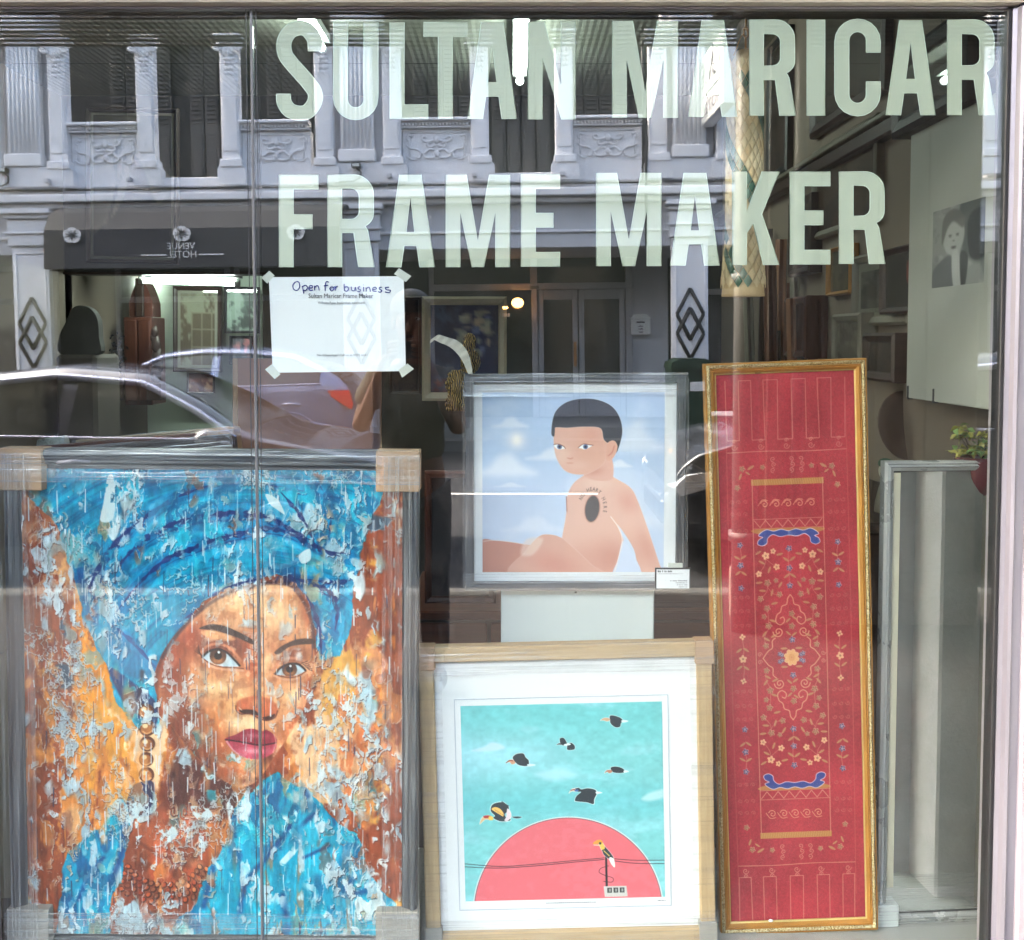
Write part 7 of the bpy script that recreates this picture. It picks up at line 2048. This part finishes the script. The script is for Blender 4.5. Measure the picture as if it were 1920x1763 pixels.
# floodlights on the ledge
for px in (45, 690):
    f_ = hbuild(HB(px-8, 312, px+8, 321, 0.22, 0.34, 0.008), 'floodlight', 'black')
    HB(px-6, 313.5, px+6, 319.5, 0.3405, 0.345, 0.001).build('lens', M['fixture'], f_)
    mb = MB().tube([(hx(px), 0.24, hz(321)), (hx(px+8), 0.26, hz(328)), (hx(px+6), 0.24, hz(338)), (hx(px-6), 0.23, hz(344)), (hx(px-40), 0.22, hz(346))], 0.012, 6)
    mb.build('cable', M['black'], f_)
for px in (125, 275, 750, 905, 1066, 1385):
    hbuild(HB(px-4, 333, px+5, 341, 0.24, 0.34, 0.008), 'junction_box', 'plaster_grey')
hbuild(MB().tube([(hx(1214), 0.22, hz(60)), (hx(1216), 0.22, hz(230)), (hx(1222), 0.24, hz(278)), (hx(1219), 0.25, hz(330)), (hx(1220), 0.2, hz(470))], 0.02, 6), 'cable', 'black')
# ground floor piers with their paired diamonds
def pier(px):
    hbuild(HB(px-34, 455, px+34, 960, -0.02, 0.10), 'pier', 'plaster')
    hbuild(HB(px-46, 386.2, px+46, 396, -0.1, 0.27), 'pier_cap', 'plaster')
    hbuild(HB(px-42, 396.5, px+42, 404, -0.1, 0.21), 'pier_cap', 'plaster')
    hbuild(HB(px-38, 404.5, px+38, 454.5, -0.06, 0.15), 'pier_head', 'plaster')
    hbuild(HB(px-45, 428, px+45, 433, 0.15, 0.185), 'pier_moulding', 'plaster')
    fr = MB()
    for a_, b_ in (((-27, 468), (27, 468)), ((27, 468), (27, 800)), ((27, 800), (-27, 800)), ((-27, 800), (-27, 468))):
        fr.tube([(hx(px+a_[0]), 0.104, hz(a_[1])), (hx(px+b_[0]), 0.104, hz(b_[1]))], 0.012, 5)
    hbuild(fr, 'pier_panel', 'plaster')
    mb = MB()
    def dm(cy_, rx, ry):
        q = [(px, cy_-ry), (px+rx, cy_), (px, cy_+ry), (px-rx, cy_)]
        for i in range(4):
            a_, b_ = Vector((hx(q[i][0]), 0.115, hz(q[i][1]))), Vector((hx(q[(i+1) % 4][0]), 0.115, hz(q[(i+1) % 4][1])))
            mb.tube([a_, b_], 0.027, 4)
    dm(598, 25, 48); dm(634, 25, 48); dm(616, 14.5, 28)
    hbuild(mb, 'diamond_motif', 'black')
for n in range(-2, 4): pier(690+BAY*n)
# ground floor openings: glazed fronts, the pair of doors, fittings
def gf_front(px0, px1, d=-1.9):
    mb = MB()
    hbuild(HB(px0, 540, px1, 552, d, d+0.10), 'transom', 'door_grey')
    hbuild(HB(px0, 472, px1, 482, d, d+0.10), 'front_head', 'door_grey')
    for px in (px0, px1-10): hbuild(HB(px, 482.5, px+10, 792, d, d+0.09), 'front_post', 'door_grey')
    hbuild(HB(px0+10, 552.5, px1-10, 792, d-0.02, d-0.012, 0.001), 'front_glass', 'car_glass')
    hbuild(HB(px0+10, 482.5, px1-10, 539.5, d-0.02, d-0.012, 0.001), 'fanlight', 'car_glass')
# these sit deeper than the wall plane, so photo columns are rescaled about the middle of the view
def deep(px, d): return CX+(px-CX)*(V0-d+2.21)/(V0+2.21)
def deepy(py, d): return 636+(py-636)*(V0-d+2.21)/(V0+2.21)
DD = -1.9
def DB(px0, py0, px1, py1, e0, e1, b=0.008):
    return HB(deep(px0, DD), deepy(py0, DD), deep(px1, DD), deepy(py1, DD), DD+e0, DD+e1, b)
hbuild(DB(815, 536, 1196, 548, 0, 0.12), 'transom', 'door_grey')
hbuild(DB(815, 470, 1196, 480, 0, 0.10), 'front_head', 'door_grey')
for a_, b_ in ((815, 824), (1006, 1017), (1181, 1194)): hbuild(DB(a_, 480.5, b_, 788, 0, 0.11), 'door_post', 'door_grey')
hbuild(DB(824, 548.5, 1006, 788, -0.02, -0.01, 0.001), 'front_glass', 'car_glass')
hbuild(DB(824, 480.5, 1181, 535.5, -0.02, -0.01, 0.001), 'fanlight', 'car_glass')
hbuild(DB(1004, 480.5, 1010, 535.5, 0, 0.08), 'fanlight_bar', 'door_grey')
for a_, b_ in ((1018, 1092), (1094, 1180)):
    lf = hbuild(DB(a_, 549, a_+10, 786, 0.01, 0.07), 'door_stile', 'door_grey')
    hbuild(DB(b_-10, 549, b_, 786, 0.01, 0.07), 'door_stile', 'door_grey')
    hbuild(DB(a_+10.2, 549, b_-10.2, 567, 0.012, 0.068), 'door_rail', 'door_grey')
    hbuild(DB(a_+10.2, 744, b_-10.2, 786, 0.012, 0.068), 'door_rail', 'door_grey')
    hbuild(DB(a_+10.2, 567.3, b_-10.2, 743.7, 0.03, 0.04, 0.001), 'door_glass', 'car_glass')
hbuild(DB(1084, 646, 1089, 692, 0.08, 0.12), 'door_handle', 'gold_dull')
nm_ = DB(1004, 541, 1020, 547, 0.121, 0.13, 0.001)
hbuild(nm_, 'number_plate', 'shutter')
hbuild(DB(1194, 480, 1262, 790, -0.1, -0.01), 'side_wall', 'plaster_grey')
lb = hbuild(DB(1190, 606, 1226, 634, 0.0, 0.16), 'letter_box', 'sign_white')
mb = MB().prism([(hx(deep(1188, DD)), hz(deepy(605, DD))), (hx(deep(1228, DD)), hz(deepy(605, DD))), (hx(deep(1218, DD)), hz(deepy(596, DD))), (hx(deep(1198, DD)), hz(deepy(596, DD)))], 'y', DD-0.01, DD+0.18)
mb.build('lid', M['sign_white'], lb)
DB(1200, 610, 1216, 613, 0.161, 0.165, 0.001).build('slot', M['black'], lb)
for yy in (618, 623, 629): DB(1204, yy, 1212, yy+2, 0.161, 0.164, 0.0008).build('notice_mark', M['dark_frame'], lb)
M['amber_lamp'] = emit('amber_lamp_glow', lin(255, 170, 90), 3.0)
lamp_ = hbuild(MB().blob((hx(deep(980, DD)), DD+0.35, hz(deepy(573, DD))), 0.10, 0.10, 0.08, 14, 10), 'hall_lamp', 'amber_lamp')
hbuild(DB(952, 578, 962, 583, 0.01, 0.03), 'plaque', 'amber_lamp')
hbuild(DB(951, 591, 966, 598, 0.01, 0.03), 'plaque', 'sign_white')
for n in (-2, -1, 1, 2):
    o_ = 690+BAY*n
    for (a_, b_) in ((o_+60, o_+300), (o_+310, o_+550)): gf_front(a_, b_)
# awning over the left bay with the hotel's flower emblems and name
aw = [(-0.05, 386.3), (0.55, 392), (0.95, 408), (1.15, 440), (1.18, 508), (1.14, 508), (1.10, 440), (0.90, 412), (0.50, 398), (-0.05, 394)]
ax0, ax1 = R(97, 636, V0-1.18).x-hotel.location.x, R(650, 636, V0-1.18).x-hotel.location.x
am = thing('hotel_awning', 'charcoal canvas awning with white flower emblems on the reflected hotel front', 'awning', hotel.location)
am.parent = hotel; am.location = (0, 0, 0)
del am['label'], am['category']
am.name = 'awning'
nA = 28
mb = MB()
prof = [(d, hz(py)) for d, py in aw]
for i in range(len(prof)):
    a_, b_ = prof[i], prof[(i+1) % len(prof)]
    mb.add([(ax0, a_[0], a_[1]), (ax1, a_[0], a_[1]), (ax1, b_[0], b_[1]), (ax0, b_[0], b_[1])], [(0, 1, 2, 3)])
for x in (ax0, ax1):
    mb.add([(x, d, z) for d, z in prof], [tuple(range(len(prof)))])
mb.build('canvas', M['awning'], am)
DA = 1.19
def ax(px): return R(px, 636, V0-DA).x-hotel.location.x
def az(py): return R(960, py, V0-DA).z
def emblem(px, py, s):
    mb = MB()
    cx, cz = ax(px), az(py)
    for k in range(5):
        a = math.pi/2+k*2*math.pi/5
        pts = []
        for t in range(10):
            q = t/10*2*math.pi
            u, v = 0.52*s+0.46*s*math.cos(q), 0.48*s*math.sin(q)*(1+0.35*math.cos(q))
            pts.append((cx+u*math.cos(a)-v*math.sin(a), cz+u*math.sin(a)*0.85+v*math.cos(a)*0.85))
        mb.prism(pts, 'y', DA, DA+0.004)
    mb.build('flower_emblem', M['sign_white'], am)
    mb = MB()
    for k in range(5):
        a = math.pi/2+(k+0.5)*2*math.pi/5
        mb.tube([(cx+s*0.12*math.cos(a), DA+0.005, cz+s*0.1*math.sin(a)), (cx+s*0.5*math.cos(a), DA+0.005, cz+s*0.42*math.sin(a))], 0.008, 5)
        a2 = math.pi/2+k*2*math.pi/5
        mb.tube([(cx+s*0.1*math.cos(a2), DA+0.005, cz+s*0.09*math.sin(a2)), (cx+s*0.62*math.cos(a2+0.1), DA+0.005, cz+s*0.52*math.sin(a2+0.1))], 0.006, 5)
    mb.build('emblem_line', M['awning'], am)
kA = (V0-DA+2.21)/F
for px in (152, 357, 570): emblem(px, 434, 18*kA)
def sign_text(body, px, py, wpx, hpx, parent, mat, dy=DA, rotz=math.pi):
    o = text_object('sign_text', body, 0.2, mat, parent, (ax(px), dy+0.002, az(py)), (math.pi/2, 0, math.pi))
    xs = [v.co.x for v in o.data.vertices]; ys = [v.co.y for v in o.data.vertices]
    o.data.transform(Matrix.Translation((-(max(xs)+min(xs))/2, -min(ys), 0)))
    o.data.transform(Matrix.Diagonal((wpx*kA/(max(xs)-min(xs)), hpx*kA/(max(ys)-min(ys)), 1, 1)))
    return o
sign_text('VENUE', 355, 463, 52, 12, am, M['sign_white'])
sign_text('HOTEL', 356, 479, 54, 13, am, M['sign_white'])
for a_, b_ in ((280, 327), (388, 435)): MB().box(ax(a_), ax(b_), DA, DA+0.004, az(474.5), az(472)).build('sign_rule', M['sign_white'], am)
# projecting name sign at right of the second bay
sx_ = R(1338, 240, V0).x-hotel.location.x
sb_ = thing('name_sign', 'white projecting sign box', 'sign'); del sb_['label'], sb_['category']
sb_.parent = hotel; sb_.location = (sx_, 0.1, R(1338, 252, V0).z)
MB().bbox(-0.09, 0.09, 0.05, 1.55, 0, 0.95, 0.012).build('box', M['sign_white'], sb_)
MB().bbox(-0.03, 0.03, -0.1, 0.05, 0.2, 0.75, 0.01).build('bracket', M['black'], sb_)
for sgn in (-1, 1):
    for body, zz, hh in (('VENUE', 0.50, 0.34), ('HOTEL', 0.10, 0.16)):
        o = text_object('sign_text', body, 0.2, M['black'], sb_, (sgn*0.0915, 0.80, zz), (math.pi/2, 0, math.pi/2*sgn))
        xs = [v.co.x for v in o.data.vertices]; ys = [v.co.y for v in o.data.vertices]
        o.data.transform(Matrix.Translation((-(max(xs)+min(xs))/2, -min(ys), 0)))
        o.data.transform(Matrix.Diagonal((1.36/(max(xs)-min(xs)), hh/(max(ys)-min(ys)), 1, 1)))
    MB().box(sgn*0.0905 if sgn > 0 else -0.094, 0.094 if sgn > 0 else -0.0905, 0.14, 1.46, 0.36, 0.385).build('sign_rule', M['black'], sb_)
# the row leans a trifle in the picture: the street falls away to the left
hotel.rotation_euler = (0, rad(-0.8), 0)
hotel.location.x -= 0.055

# ---- wheelie bin by the hotel pier
bn = thing('wheelie_bin', 'dark green wheelie bin with a pale label beside the hotel pier', 'bin', R(1290, 860, 11.2))
bn.location.z = -0.02
kb_ = (11.2+2.21)/F
M['bin_green'] = paint('dark_green_plastic', lin(26, 48, 36), 0.08, 0.45, 6, 0.05)
zt = R(1290, 672, 11.2).z+0.02
w_ = 38*kb_
MB().prism([(-w_*0.85, 0.12), (w_*0.85, 0.12), (w_, zt-0.14), (-w_, zt-0.14)], 'y', -0.3, 0.28).build('tub', M['bin_green'], bn)
MB().prism([(-w_*1.06, zt-0.138), (w_*1.06, zt-0.138), (w_*1.0, zt-0.05), (w_*0.6, zt), (-w_*0.6, zt), (-w_*1.0, zt-0.05)], 'y', -0.34, 0.32).build('lid', M['bin_green'], bn)
MB().box(-w_*0.1, w_*0.6, 0.281, 0.284, zt-0.42, zt-0.30).build('label', M['sign_white'], bn)
for s_ in (-1, 1): MB().tube([(s_*w_*0.8-0.03, -0.24, 0.10), (s_*w_*0.8+0.03, -0.24, 0.10)], 0.10, 14).build('wheel', M['black'], bn)
# ------------------------------------------------------------------ cars and the person reflected in the pane
def car_paint(name, col, rough=0.25, metal=0.4):
    t = NT(name)
    p = t.n('BsdfPrincipled', Roughness=rough, Metallic=metal)
    p.inputs['Base Color'].default_value = col
    p.inputs['Coat Weight'].default_value = 0.8
    p.inputs['Coat Roughness'].default_value = 0.03
    t.l(t.bump(t.noise(t.coord(), 900, 2), 0.02, 0.0005), p.inputs['Normal'])
    return t.surf(p.outputs[0])
M['car_dark'] = car_paint('dark_car_paint', lin(62, 64, 78))
M['car_silver'] = car_paint('silver_blue_car_paint', lin(132, 142, 172))
M['car_grey'] = car_paint('grey_car_paint', lin(64, 68, 74))
M['sky_trim'] = paint('sky_toned_trim', lin(176, 182, 206), 0.03, 0.25, 5, 0.0, 0.4)  # lavender of the mirrored sky put into the trim colour
M['tyre'] = paint('tyre_rubber', (0.02, 0.02, 0.02, 1), 0.1, 0.8, 20, 0.2)
M['rim'] = paint('alloy_rim', lin(160, 162, 166), 0.06, 0.3, 8, 0.05, 0.8)
M['lamp_red'] = paint('red_lamp_lens', lin(236, 30, 28), 0.05, 0.15, 5, 0.0)
M['lamp_clear'] = paint('clear_lamp_lens', lin(214, 218, 224), 0.03, 0.12, 5, 0.0, 0.2)
SEDAN = dict(L=4.62, W=0.90, xs=[0, .04, .25, .70, 1.05, 1.55, 2.15, 2.75, 3.15, 3.50, 3.95, 4.35, 4.55, 4.62],
             belt=[.70, .86, .96, .99, .98, .96, .95, .94, .935, .90, .86, .78, .68, .55],
             roof=[.70, .86, .96, 1.00, 1.17, 1.36, 1.42, 1.37, 1.18, .96, .875, .79, .68, .55], wheels=(0.85, 3.72), glass=(0.86, 3.40), pillar=2.25, screen=(2.80, 3.46), rear=(0.74, 1.45))
HATCH = dict(L=4.25, W=0.90, xs=[0, .04, .16, .40, .75, 1.30, 1.90, 2.45, 2.95, 3.35, 3.75, 4.05, 4.20, 4.25],
             belt=[.72, .95, 1.02, 1.04, 1.03, 1.01, 1.00, .99, .98, .96, .91, .82, .70, .58],
             roof=[.72, .97, 1.10, 1.26, 1.43, 1.49, 1.50, 1.44, 1.19, .99, .92, .83, .70, .58], wheels=(0.78, 3.40), glass=(0.42, 3.10), pillar=1.75, screen=(2.52, 3.22), rear=(0.10, 0.60))
def interp(xs, ys, x): return float(np.interp(x, xs, ys))
def car(d, name, label, col, loc, rotz, group='cars in the reflected street'):
    t = thing(name, label, 'car', loc, (0, 0, rotz), group)
    L, W, xs = d['L'], d['W'], d['xs']
    def hw(x):
        e = min(x, L-x)
        return W*(0.80+0.20*min(1, (e/0.55))**0.5)
    def sec(x):
        b, r = interp(xs, d['belt'], x), interp(xs, d['roof'], x)
        w = hw(x)
        wr = w*(0.97-0.30*min(1, max(0, (r-b))/0.45))
        pts = [(w*0.80, 0.20), (w*0.95, 0.24), (w*0.985, 0.40), (w, 0.60), (w*0.985, max(0.62, b-0.12)), (w*0.955, b)]
        for q in (0.33, 0.66): pts.append((w*0.955+(wr-w*0.955)*q, b+(r-b)*q))
        pts += [(wr, r-0.02*min(1, (r-b)*4)), (wr*0.86, r+0.006), (wr*0.5, r+0.022), (0, r+0.03)]
        return pts
    n = 44
    gx = [L*i/n for i in range(n+1)]
    vs, fs = [], []
    m_ = 23
    for x in gx:
        p = sec(x)
        ring = [(y, z) for y, z in p]+[(-y, z) for y, z in p[-2::-1]]
        for y, z in ring: vs.append((x-L/2, y, z))
    m_ = len(ring)
    for i in range(n):
        for k in range(m_-1): fs.append((i*m_+k, i*m_+k+1, (i+1)*m_+k+1, (i+1)*m_+k))
        fs.append((i*m_+m_-1, i*m_, (i+1)*m_, (i+1)*m_+m_-1))
    mb = MB().add(vs, fs, 0, True)
    mb.add(vs[:m_], [tuple(range(m_))]).add(vs[-m_:], [tuple(range(m_))[::-1]])
    mb.build('body', M[col], t)
    def sy(x, z):
        b, r = interp(xs, d['belt'], x), interp(xs, d['roof'], x)
        w = hw(x); wr = w*(0.97-0.30*min(1, max(0, (r-b))/0.45))
        q = min(1, max(0, (z-b)/max(0.02, r-b)))
        return w*0.955+(wr-w*0.955)*q
    ga, gb = d['glass']
    for s_ in (-1, 1):
        for xa, xb in ((ga, d['pillar']-0.05), (d['pillar']+0.05, gb)):
            vs, fs = [], []
            N, K = 14, 4
            for i in range(N+1):
                x = xa+(xb-xa)*i/N
                b, r = interp(xs, d['belt'], x)+0.03, interp(xs, d['roof'], x)-0.075
                r = max(r, b+0.002)
                for k in range(K+1):
                    z = b+(r-b)*k/K
                    vs.append((x-L/2, s_*(sy(x, z)+0.006), z))
            for i in range(N):
                for k in range(K): fs.append((i*(K+1)+k, (i+1)*(K+1)+k, (i+1)*(K+1)+k+1, i*(K+1)+k+1))
            MB().add(vs, fs, 0, True).build('side_window', M['car_glass'], t)
        top, bot = [], []
        for i in range(31):
            x = ga-0.02+(gb+0.04-ga)*i/30
            b, r = interp(xs, d['belt'], x)+0.018, max(interp(xs, d['roof'], x)-0.055, interp(xs, d['belt'], x)+0.02)
            top.append((x-L/2, s_*(sy(x, r)+0.010), r)); bot.append((x-L/2, s_*(sy(x, b)+0.010), b))
        MB().tube(top, 0.026, 6).tube(bot, 0.010, 6).build('window_trim', M['sky_trim'], t)  # thick upper trim stands in for sky reflected along the body
        for xh in (d['pillar']+0.12, ga+0.35):
            MB().tube([(xh-0.12-L/2, s_*(hw(xh)*0.985), 0.80), (xh-L/2, s_*(hw(xh)+0.028), 0.815), (xh+0.10-L/2, s_*(hw(xh)*0.985), 0.805)], 0.014, 6).build('door_handle', M['sky_trim'], t)
        MB().blob((gb-0.12-L/2, s_*(W+0.10), interp(xs, d['belt'], gb)+0.06), 0.09, 0.11, 0.07, 12, 8).build('wing_mirror', M[col], t)
        for xw in d['wheels']:
            c = Vector((xw-L/2, s_*(hw(xw)-0.19), 0.325))
            w_ = MB().tube([c+Vector((0, s_*0.02, 0)), c+Vector((0, s_*0.03, 0)), c+Vector((0, s_*0.195, 0)), c+Vector((0, s_*0.205, 0))], [0.30, 0.325, 0.325, 0.30], 24).build('wheel', M['tyre'], t)
            rm_ = MB()
            for k in range(10):
                a = k*math.pi/5
                rm_.tube([c+Vector((0.05*math.cos(a), s_*0.208, 0.05*math.sin(a))), c+Vector((0.205*math.cos(a), s_*0.208, 0.205*math.sin(a)))], 0.016, 5)
            rm_.tube([c+Vector((0.21*math.cos(a*0.2618), s_*0.207, 0.21*math.sin(a*0.2618))) for a in range(24)], 0.016, 6, closed=True)
            rm_.build('rim', M['rim'], w_)
            arch = []
            for k in range(19):
                a = math.pi*k/18
                arch.append((xw+0.375*math.cos(a)-L/2, s_*(hw(xw)*0.985+0.004), 0.325+0.375*math.sin(a)))
            MB().tube(arch, 0.016, 6).build('arch_lip', M[col], t)
            mb = MB(); ring = [(xw+0.365*math.cos(math.pi*k/18)-L/2, 0.325+0.365*math.sin(math.pi*k/18)) for k in range(19)]
            mb.prism(ring+[(xw-0.365-L/2, 0.20), (xw+0.365-L/2, 0.20)], 'y', s_*(hw(xw)*0.90), s_*(hw(xw)*0.985+0.003)).build('wheel_arch', M['tyre'], t)
    def top_strip(xa, xb, frac, nm):
        vs, fs = [], []
        N, K = 8, 10
        for i in range(N+1):
            x = xa+(xb-xa)*i/N
            r = interp(xs, d['roof'], x); b = interp(xs, d['belt'], x)
            w = hw(x); wr = w*(0.97-0.30*min(1, max(0, (r-b))/0.45))*0.86
            for k in range(K+1):
                y = -wr+2*wr*k/K
                q = 1-abs(y)/max(wr, 1e-3)
                vs.append((x-L/2, y, r+0.010+0.024*min(1, q*1.6)))
        for i in range(N):
            for k in range(K): fs.append((i*(K+1)+k, (i+1)*(K+1)+k, (i+1)*(K+1)+k+1, i*(K+1)+k+1))
        MB().add(vs, fs, 0, True).build(nm, M['car_glass'], t)
    top_strip(*d['screen'], 1, 'windscreen'); top_strip(*d['rear'], 1, 'rear_window')
    for s_ in (-1, 1):
        zt_ = interp(xs, d['belt'], 0.12)
        tl = [(0.02, zt_-0.26), (0.34, zt_-0.06), (0.30, zt_-0.02), (0.05, zt_-0.02), (0.0, zt_-0.2)]
        MB().prism([(x-L/2, z) for x, z in tl], 'y', s_*(hw(0.15)*0.90), s_*(hw(0.2)+0.006)).build('tail_light', M['lamp_red'], t)
        MB().bbox(-L/2-0.012, -L/2+0.12, s_*hw(0)*0.70, s_*hw(0)*0.98, 0.46, 0.52, 0.01).build('reflector', M['lamp_red'], t)
        hl = [(L-0.36, 0.74), (L-0.10, 0.70), (L-0.02, 0.62), (L-0.06, 0.56), (L-0.26, 0.62)]
        MB().prism([(x-L/2, z) for x, z in hl], 'y', s_*(hw(L-0.15)*0.62), s_*(hw(L-0.2)+0.006)).build('headlight', M['lamp_clear'], t)
    MB().bbox(L/2-0.03, L/2+0.02, -0.45, 0.45, 0.30, 0.48, 0.02).build('grille', M['black'], t)
    MB().bbox(-L/2-0.02, -L/2+0.01, -0.26, 0.26, 0.55, 0.66, 0.004).build('number_plate', M['sign_white'], t)
    return t
car(SEDAN, 'parked_car', 'dark saloon car with sky-toned window trim, nearest in the reflected street at left', 'car_dark', (-2.95, -5.35, -0.02), 0)
car(HATCH, 'parked_car', 'silver blue hatchback with red tail light parked by the hotel', 'car_silver', (-4.12, -11.3, -0.02), math.pi)
car(HATCH, 'parked_car', 'grey car parked behind the arcade pillar at right', 'car_grey', (3.2, -5.4, -0.02), math.pi)

# ---- person standing before the window, seen only in the glass
def skin_mesh(name, verts, edges, radii, mat, parent, sub=2, root=0):
    me = bpy.data.meshes.new(name)
    me.from_pydata(verts, edges, [])
    o = bpy.data.objects.new(name, me)
    COL.objects.link(o)
    sk = o.modifiers.new('skin', 'SKIN'); sk.use_smooth_shade = True
    for i, v in enumerate(me.skin_vertices[0].data):
        r = radii[i]
        v.radius = r if isinstance(r, tuple) else (r, r)
        v.use_root = (i == root)
    s2 = o.modifiers.new('sub', 'SUBSURF'); s2.levels = sub; s2.render_levels = sub
    dg = bpy.context.evaluated_depsgraph_get()
    m2 = bpy.data.meshes.new_from_object(o.evaluated_get(dg))
    bpy.data.objects.remove(o); bpy.data.meshes.remove(me)
    m2.name = name
    for p in m2.polygons: p.use_smooth = True
    m2.materials.clear(); m2.materials.append(mat)
    return link(name, m2, parent)
M['skin'] = paint('brown_skin', lin(120, 78, 58), 0.06, 0.5, 12, 0.08)
M['hair'] = paint('black_hair', lin(26, 22, 22), 0.2, 0.5, 60, 0.5)
M['shirt'] = paint('olive_shirt', lin(104, 100, 84), 0.08, 0.85, 10, 0.25)
M['trousers'] = paint('dark_denim', lin(40, 44, 56), 0.08, 0.85, 14, 0.25)
M['shirt_print'] = paint('black_shirt_print', lin(16, 16, 16), 0.05, 0.8, 10, 0)
pv = 2.42
pc_ = R(772, 700, pv)
pe = thing('person', 'person in a dark printed T-shirt holding up a phone, reflected beside the paper notice', 'person', (pc_.x, -pv, 0.0), (0, 0, 0))
# facing the glass (+Y); left and right arms bent up to the phone before the chin
bv = [(0, 0, 0.96), (0, 0, 1.10), (0, 0.0, 1.28), (0, -0.01, 1.42), (0, 0.0, 1.50), (0, 0.02, 1.57),
      (0.165, 0, 1.42), (0.22, 0.02, 1.17), (0.10, 0.20, 1.46), (0.07, 0.25, 1.535),
      (-0.165, 0, 1.42), (-0.24, 0.03, 1.18), (-0.11, 0.21, 1.46), (-0.075, 0.25, 1.535),
      (0.09, 0, 0.90), (0.10, 0.02, 0.50), (0.105, -0.01, 0.10), (0.115, 0.13, 0.05),
      (-0.09, 0, 0.90), (-0.10, 0.02, 0.50), (-0.105, -0.01, 0.10), (-0.115, 0.13, 0.05),
      (0, 0.03, 1.66), (0, 0.035, 1.74)]
be = [(0, 1), (1, 2), (2, 3), (3, 4), (4, 5), (3, 6), (6, 7), (7, 8), (8, 9), (3, 10), (10, 11), (11, 12), (12, 13), (0, 14), (14, 15), (15, 16), (16, 17), (0, 18), (18, 19), (19, 20), (20, 21), (5, 22), (22, 23)]
br = [(.15, .11), (.135, .10), (.145, .11), (.13, .10), .058, .056, .055, .042, .030, .026, .055, .042, .030, .026, .085, .058, .040, .042, .085, .058, .040, .042, (.078, .095), (.07, .088)]
body = skin_mesh('body', bv, be, br, M['skin'], pe)
# fingers closed round the phone
for s_ in (-1, 1):
    for k in range(4):
        z = 1.53+0.018*k
        skin_mesh('finger', [(s_*0.072, 0.262, z-0.02), (s_*0.070, 0.285, z), (s_*0.045, 0.300-0.002*k, z+0.004), (s_*0.026, 0.292, z+0.006)], [(0, 1), (1, 2), (2, 3)], [.010, .009, .0085, .007], M['skin'], body, 1)
    skin_mesh('thumb', [(s_*0.066, 0.245, 1.53), (s_*0.055, 0.235, 1.555), (s_*0.036, 0.240, 1.59)], [(0, 1), (1, 2)], [.012, .010, .008], M['skin'], body, 1)
MB().bbox(-0.072, 0.072, 0.262, 0.270, 1.515, 1.59, 0.004).build('phone', M['black'], pe)
MB().blob((0, 0.108, 1.655), 0.014, 0.022, 0.026, 10, 8).build('nose', M['skin'], body)
for s_ in (-1, 1):
    MB().blob((s_*0.032, 0.098, 1.69), 0.015, 0.010, 0.008, 10, 6).build('eye', M['sign_white'], body)
    MB().blob((s_*0.032, 0.107, 1.69), 0.006, 0.004, 0.006, 8, 6).build('iris', M['hair'], body)
    MB().blob((s_*0.082, 0.02, 1.67), 0.010, 0.022, 0.034, 10, 8).build('ear', M['skin'], body)
MB().blob((0, 0.098, 1.61), 0.024, 0.010, 0.007, 10, 6).build('mouth', M['lamp_red'] if False else M['pot_red'], body)
MB().blob((0, 0.012, 1.735), 0.098, 0.112, 0.095, 20, 12, fn=lambda p: Vector((p.x, p.y, p.z if p.z > -0.1 or p.y < 0.1 else -0.1+(p.z+0.1)*0.1))).build('hair', M['hair'], pe)
sv = [(0, 0, 1.01), (0, 0, 1.14), (0, 0.0, 1.28), (0, -0.01, 1.41), (0, 0, 1.475), (0.15, 0, 1.42), (0.205, 0.012, 1.27), (-0.15, 0, 1.42), (-0.22, 0.018, 1.28)]
se = [(0, 1), (1, 2), (2, 3), (3, 4), (3, 5), (5, 6), (3, 7), (7, 8)]
skin_mesh('shirt', sv, se, [(.172, .135), (.160, .122), (.165, .130), (.150, .118), .075, .078, .072, .078, .072], M['shirt'], pe)
tv = [(0, 0, 0.98), (0.095, 0, 0.88), (0.10, 0.02, 0.50), (0.105, 0.0, 0.13), (-0.095, 0, 0.88), (-0.10, 0.02, 0.50), (-0.105, 0.0, 0.13)]
skin_mesh('trousers', tv, [(0, 1), (1, 2), (2, 3), (0, 4), (4, 5), (5, 6)], [(.155, .115), .10, .078, .07, .10, .078, .07], M['trousers'], pe)
for s_ in (-1, 1): MB().blob((s_*0.112, 0.06, 0.045), 0.052, 0.135, 0.05, 14, 8, fn=lambda p: Vector((p.x, p.y, max(p.z, -0.9)))).build('shoe', M['black'], pe)
o = text_object('shirt_print', 'QUIKSILVER', 0.2, M['shirt_print'], pe, (0, 0.168, 1.375), (math.pi/2, 0, math.pi), thick=0.0005)
xs_ = [v.co.x for v in o.data.vertices]; ys_ = [v.co.y for v in o.data.vertices]
o.data.transform(Matrix.Translation((-(max(xs_)+min(xs_))/2, -min(ys_), 0)))
o.data.transform(Matrix.Diagonal((0.235/(max(xs_)-min(xs_)), 0.030/(max(ys_)-min(ys_)), 1, 1)))
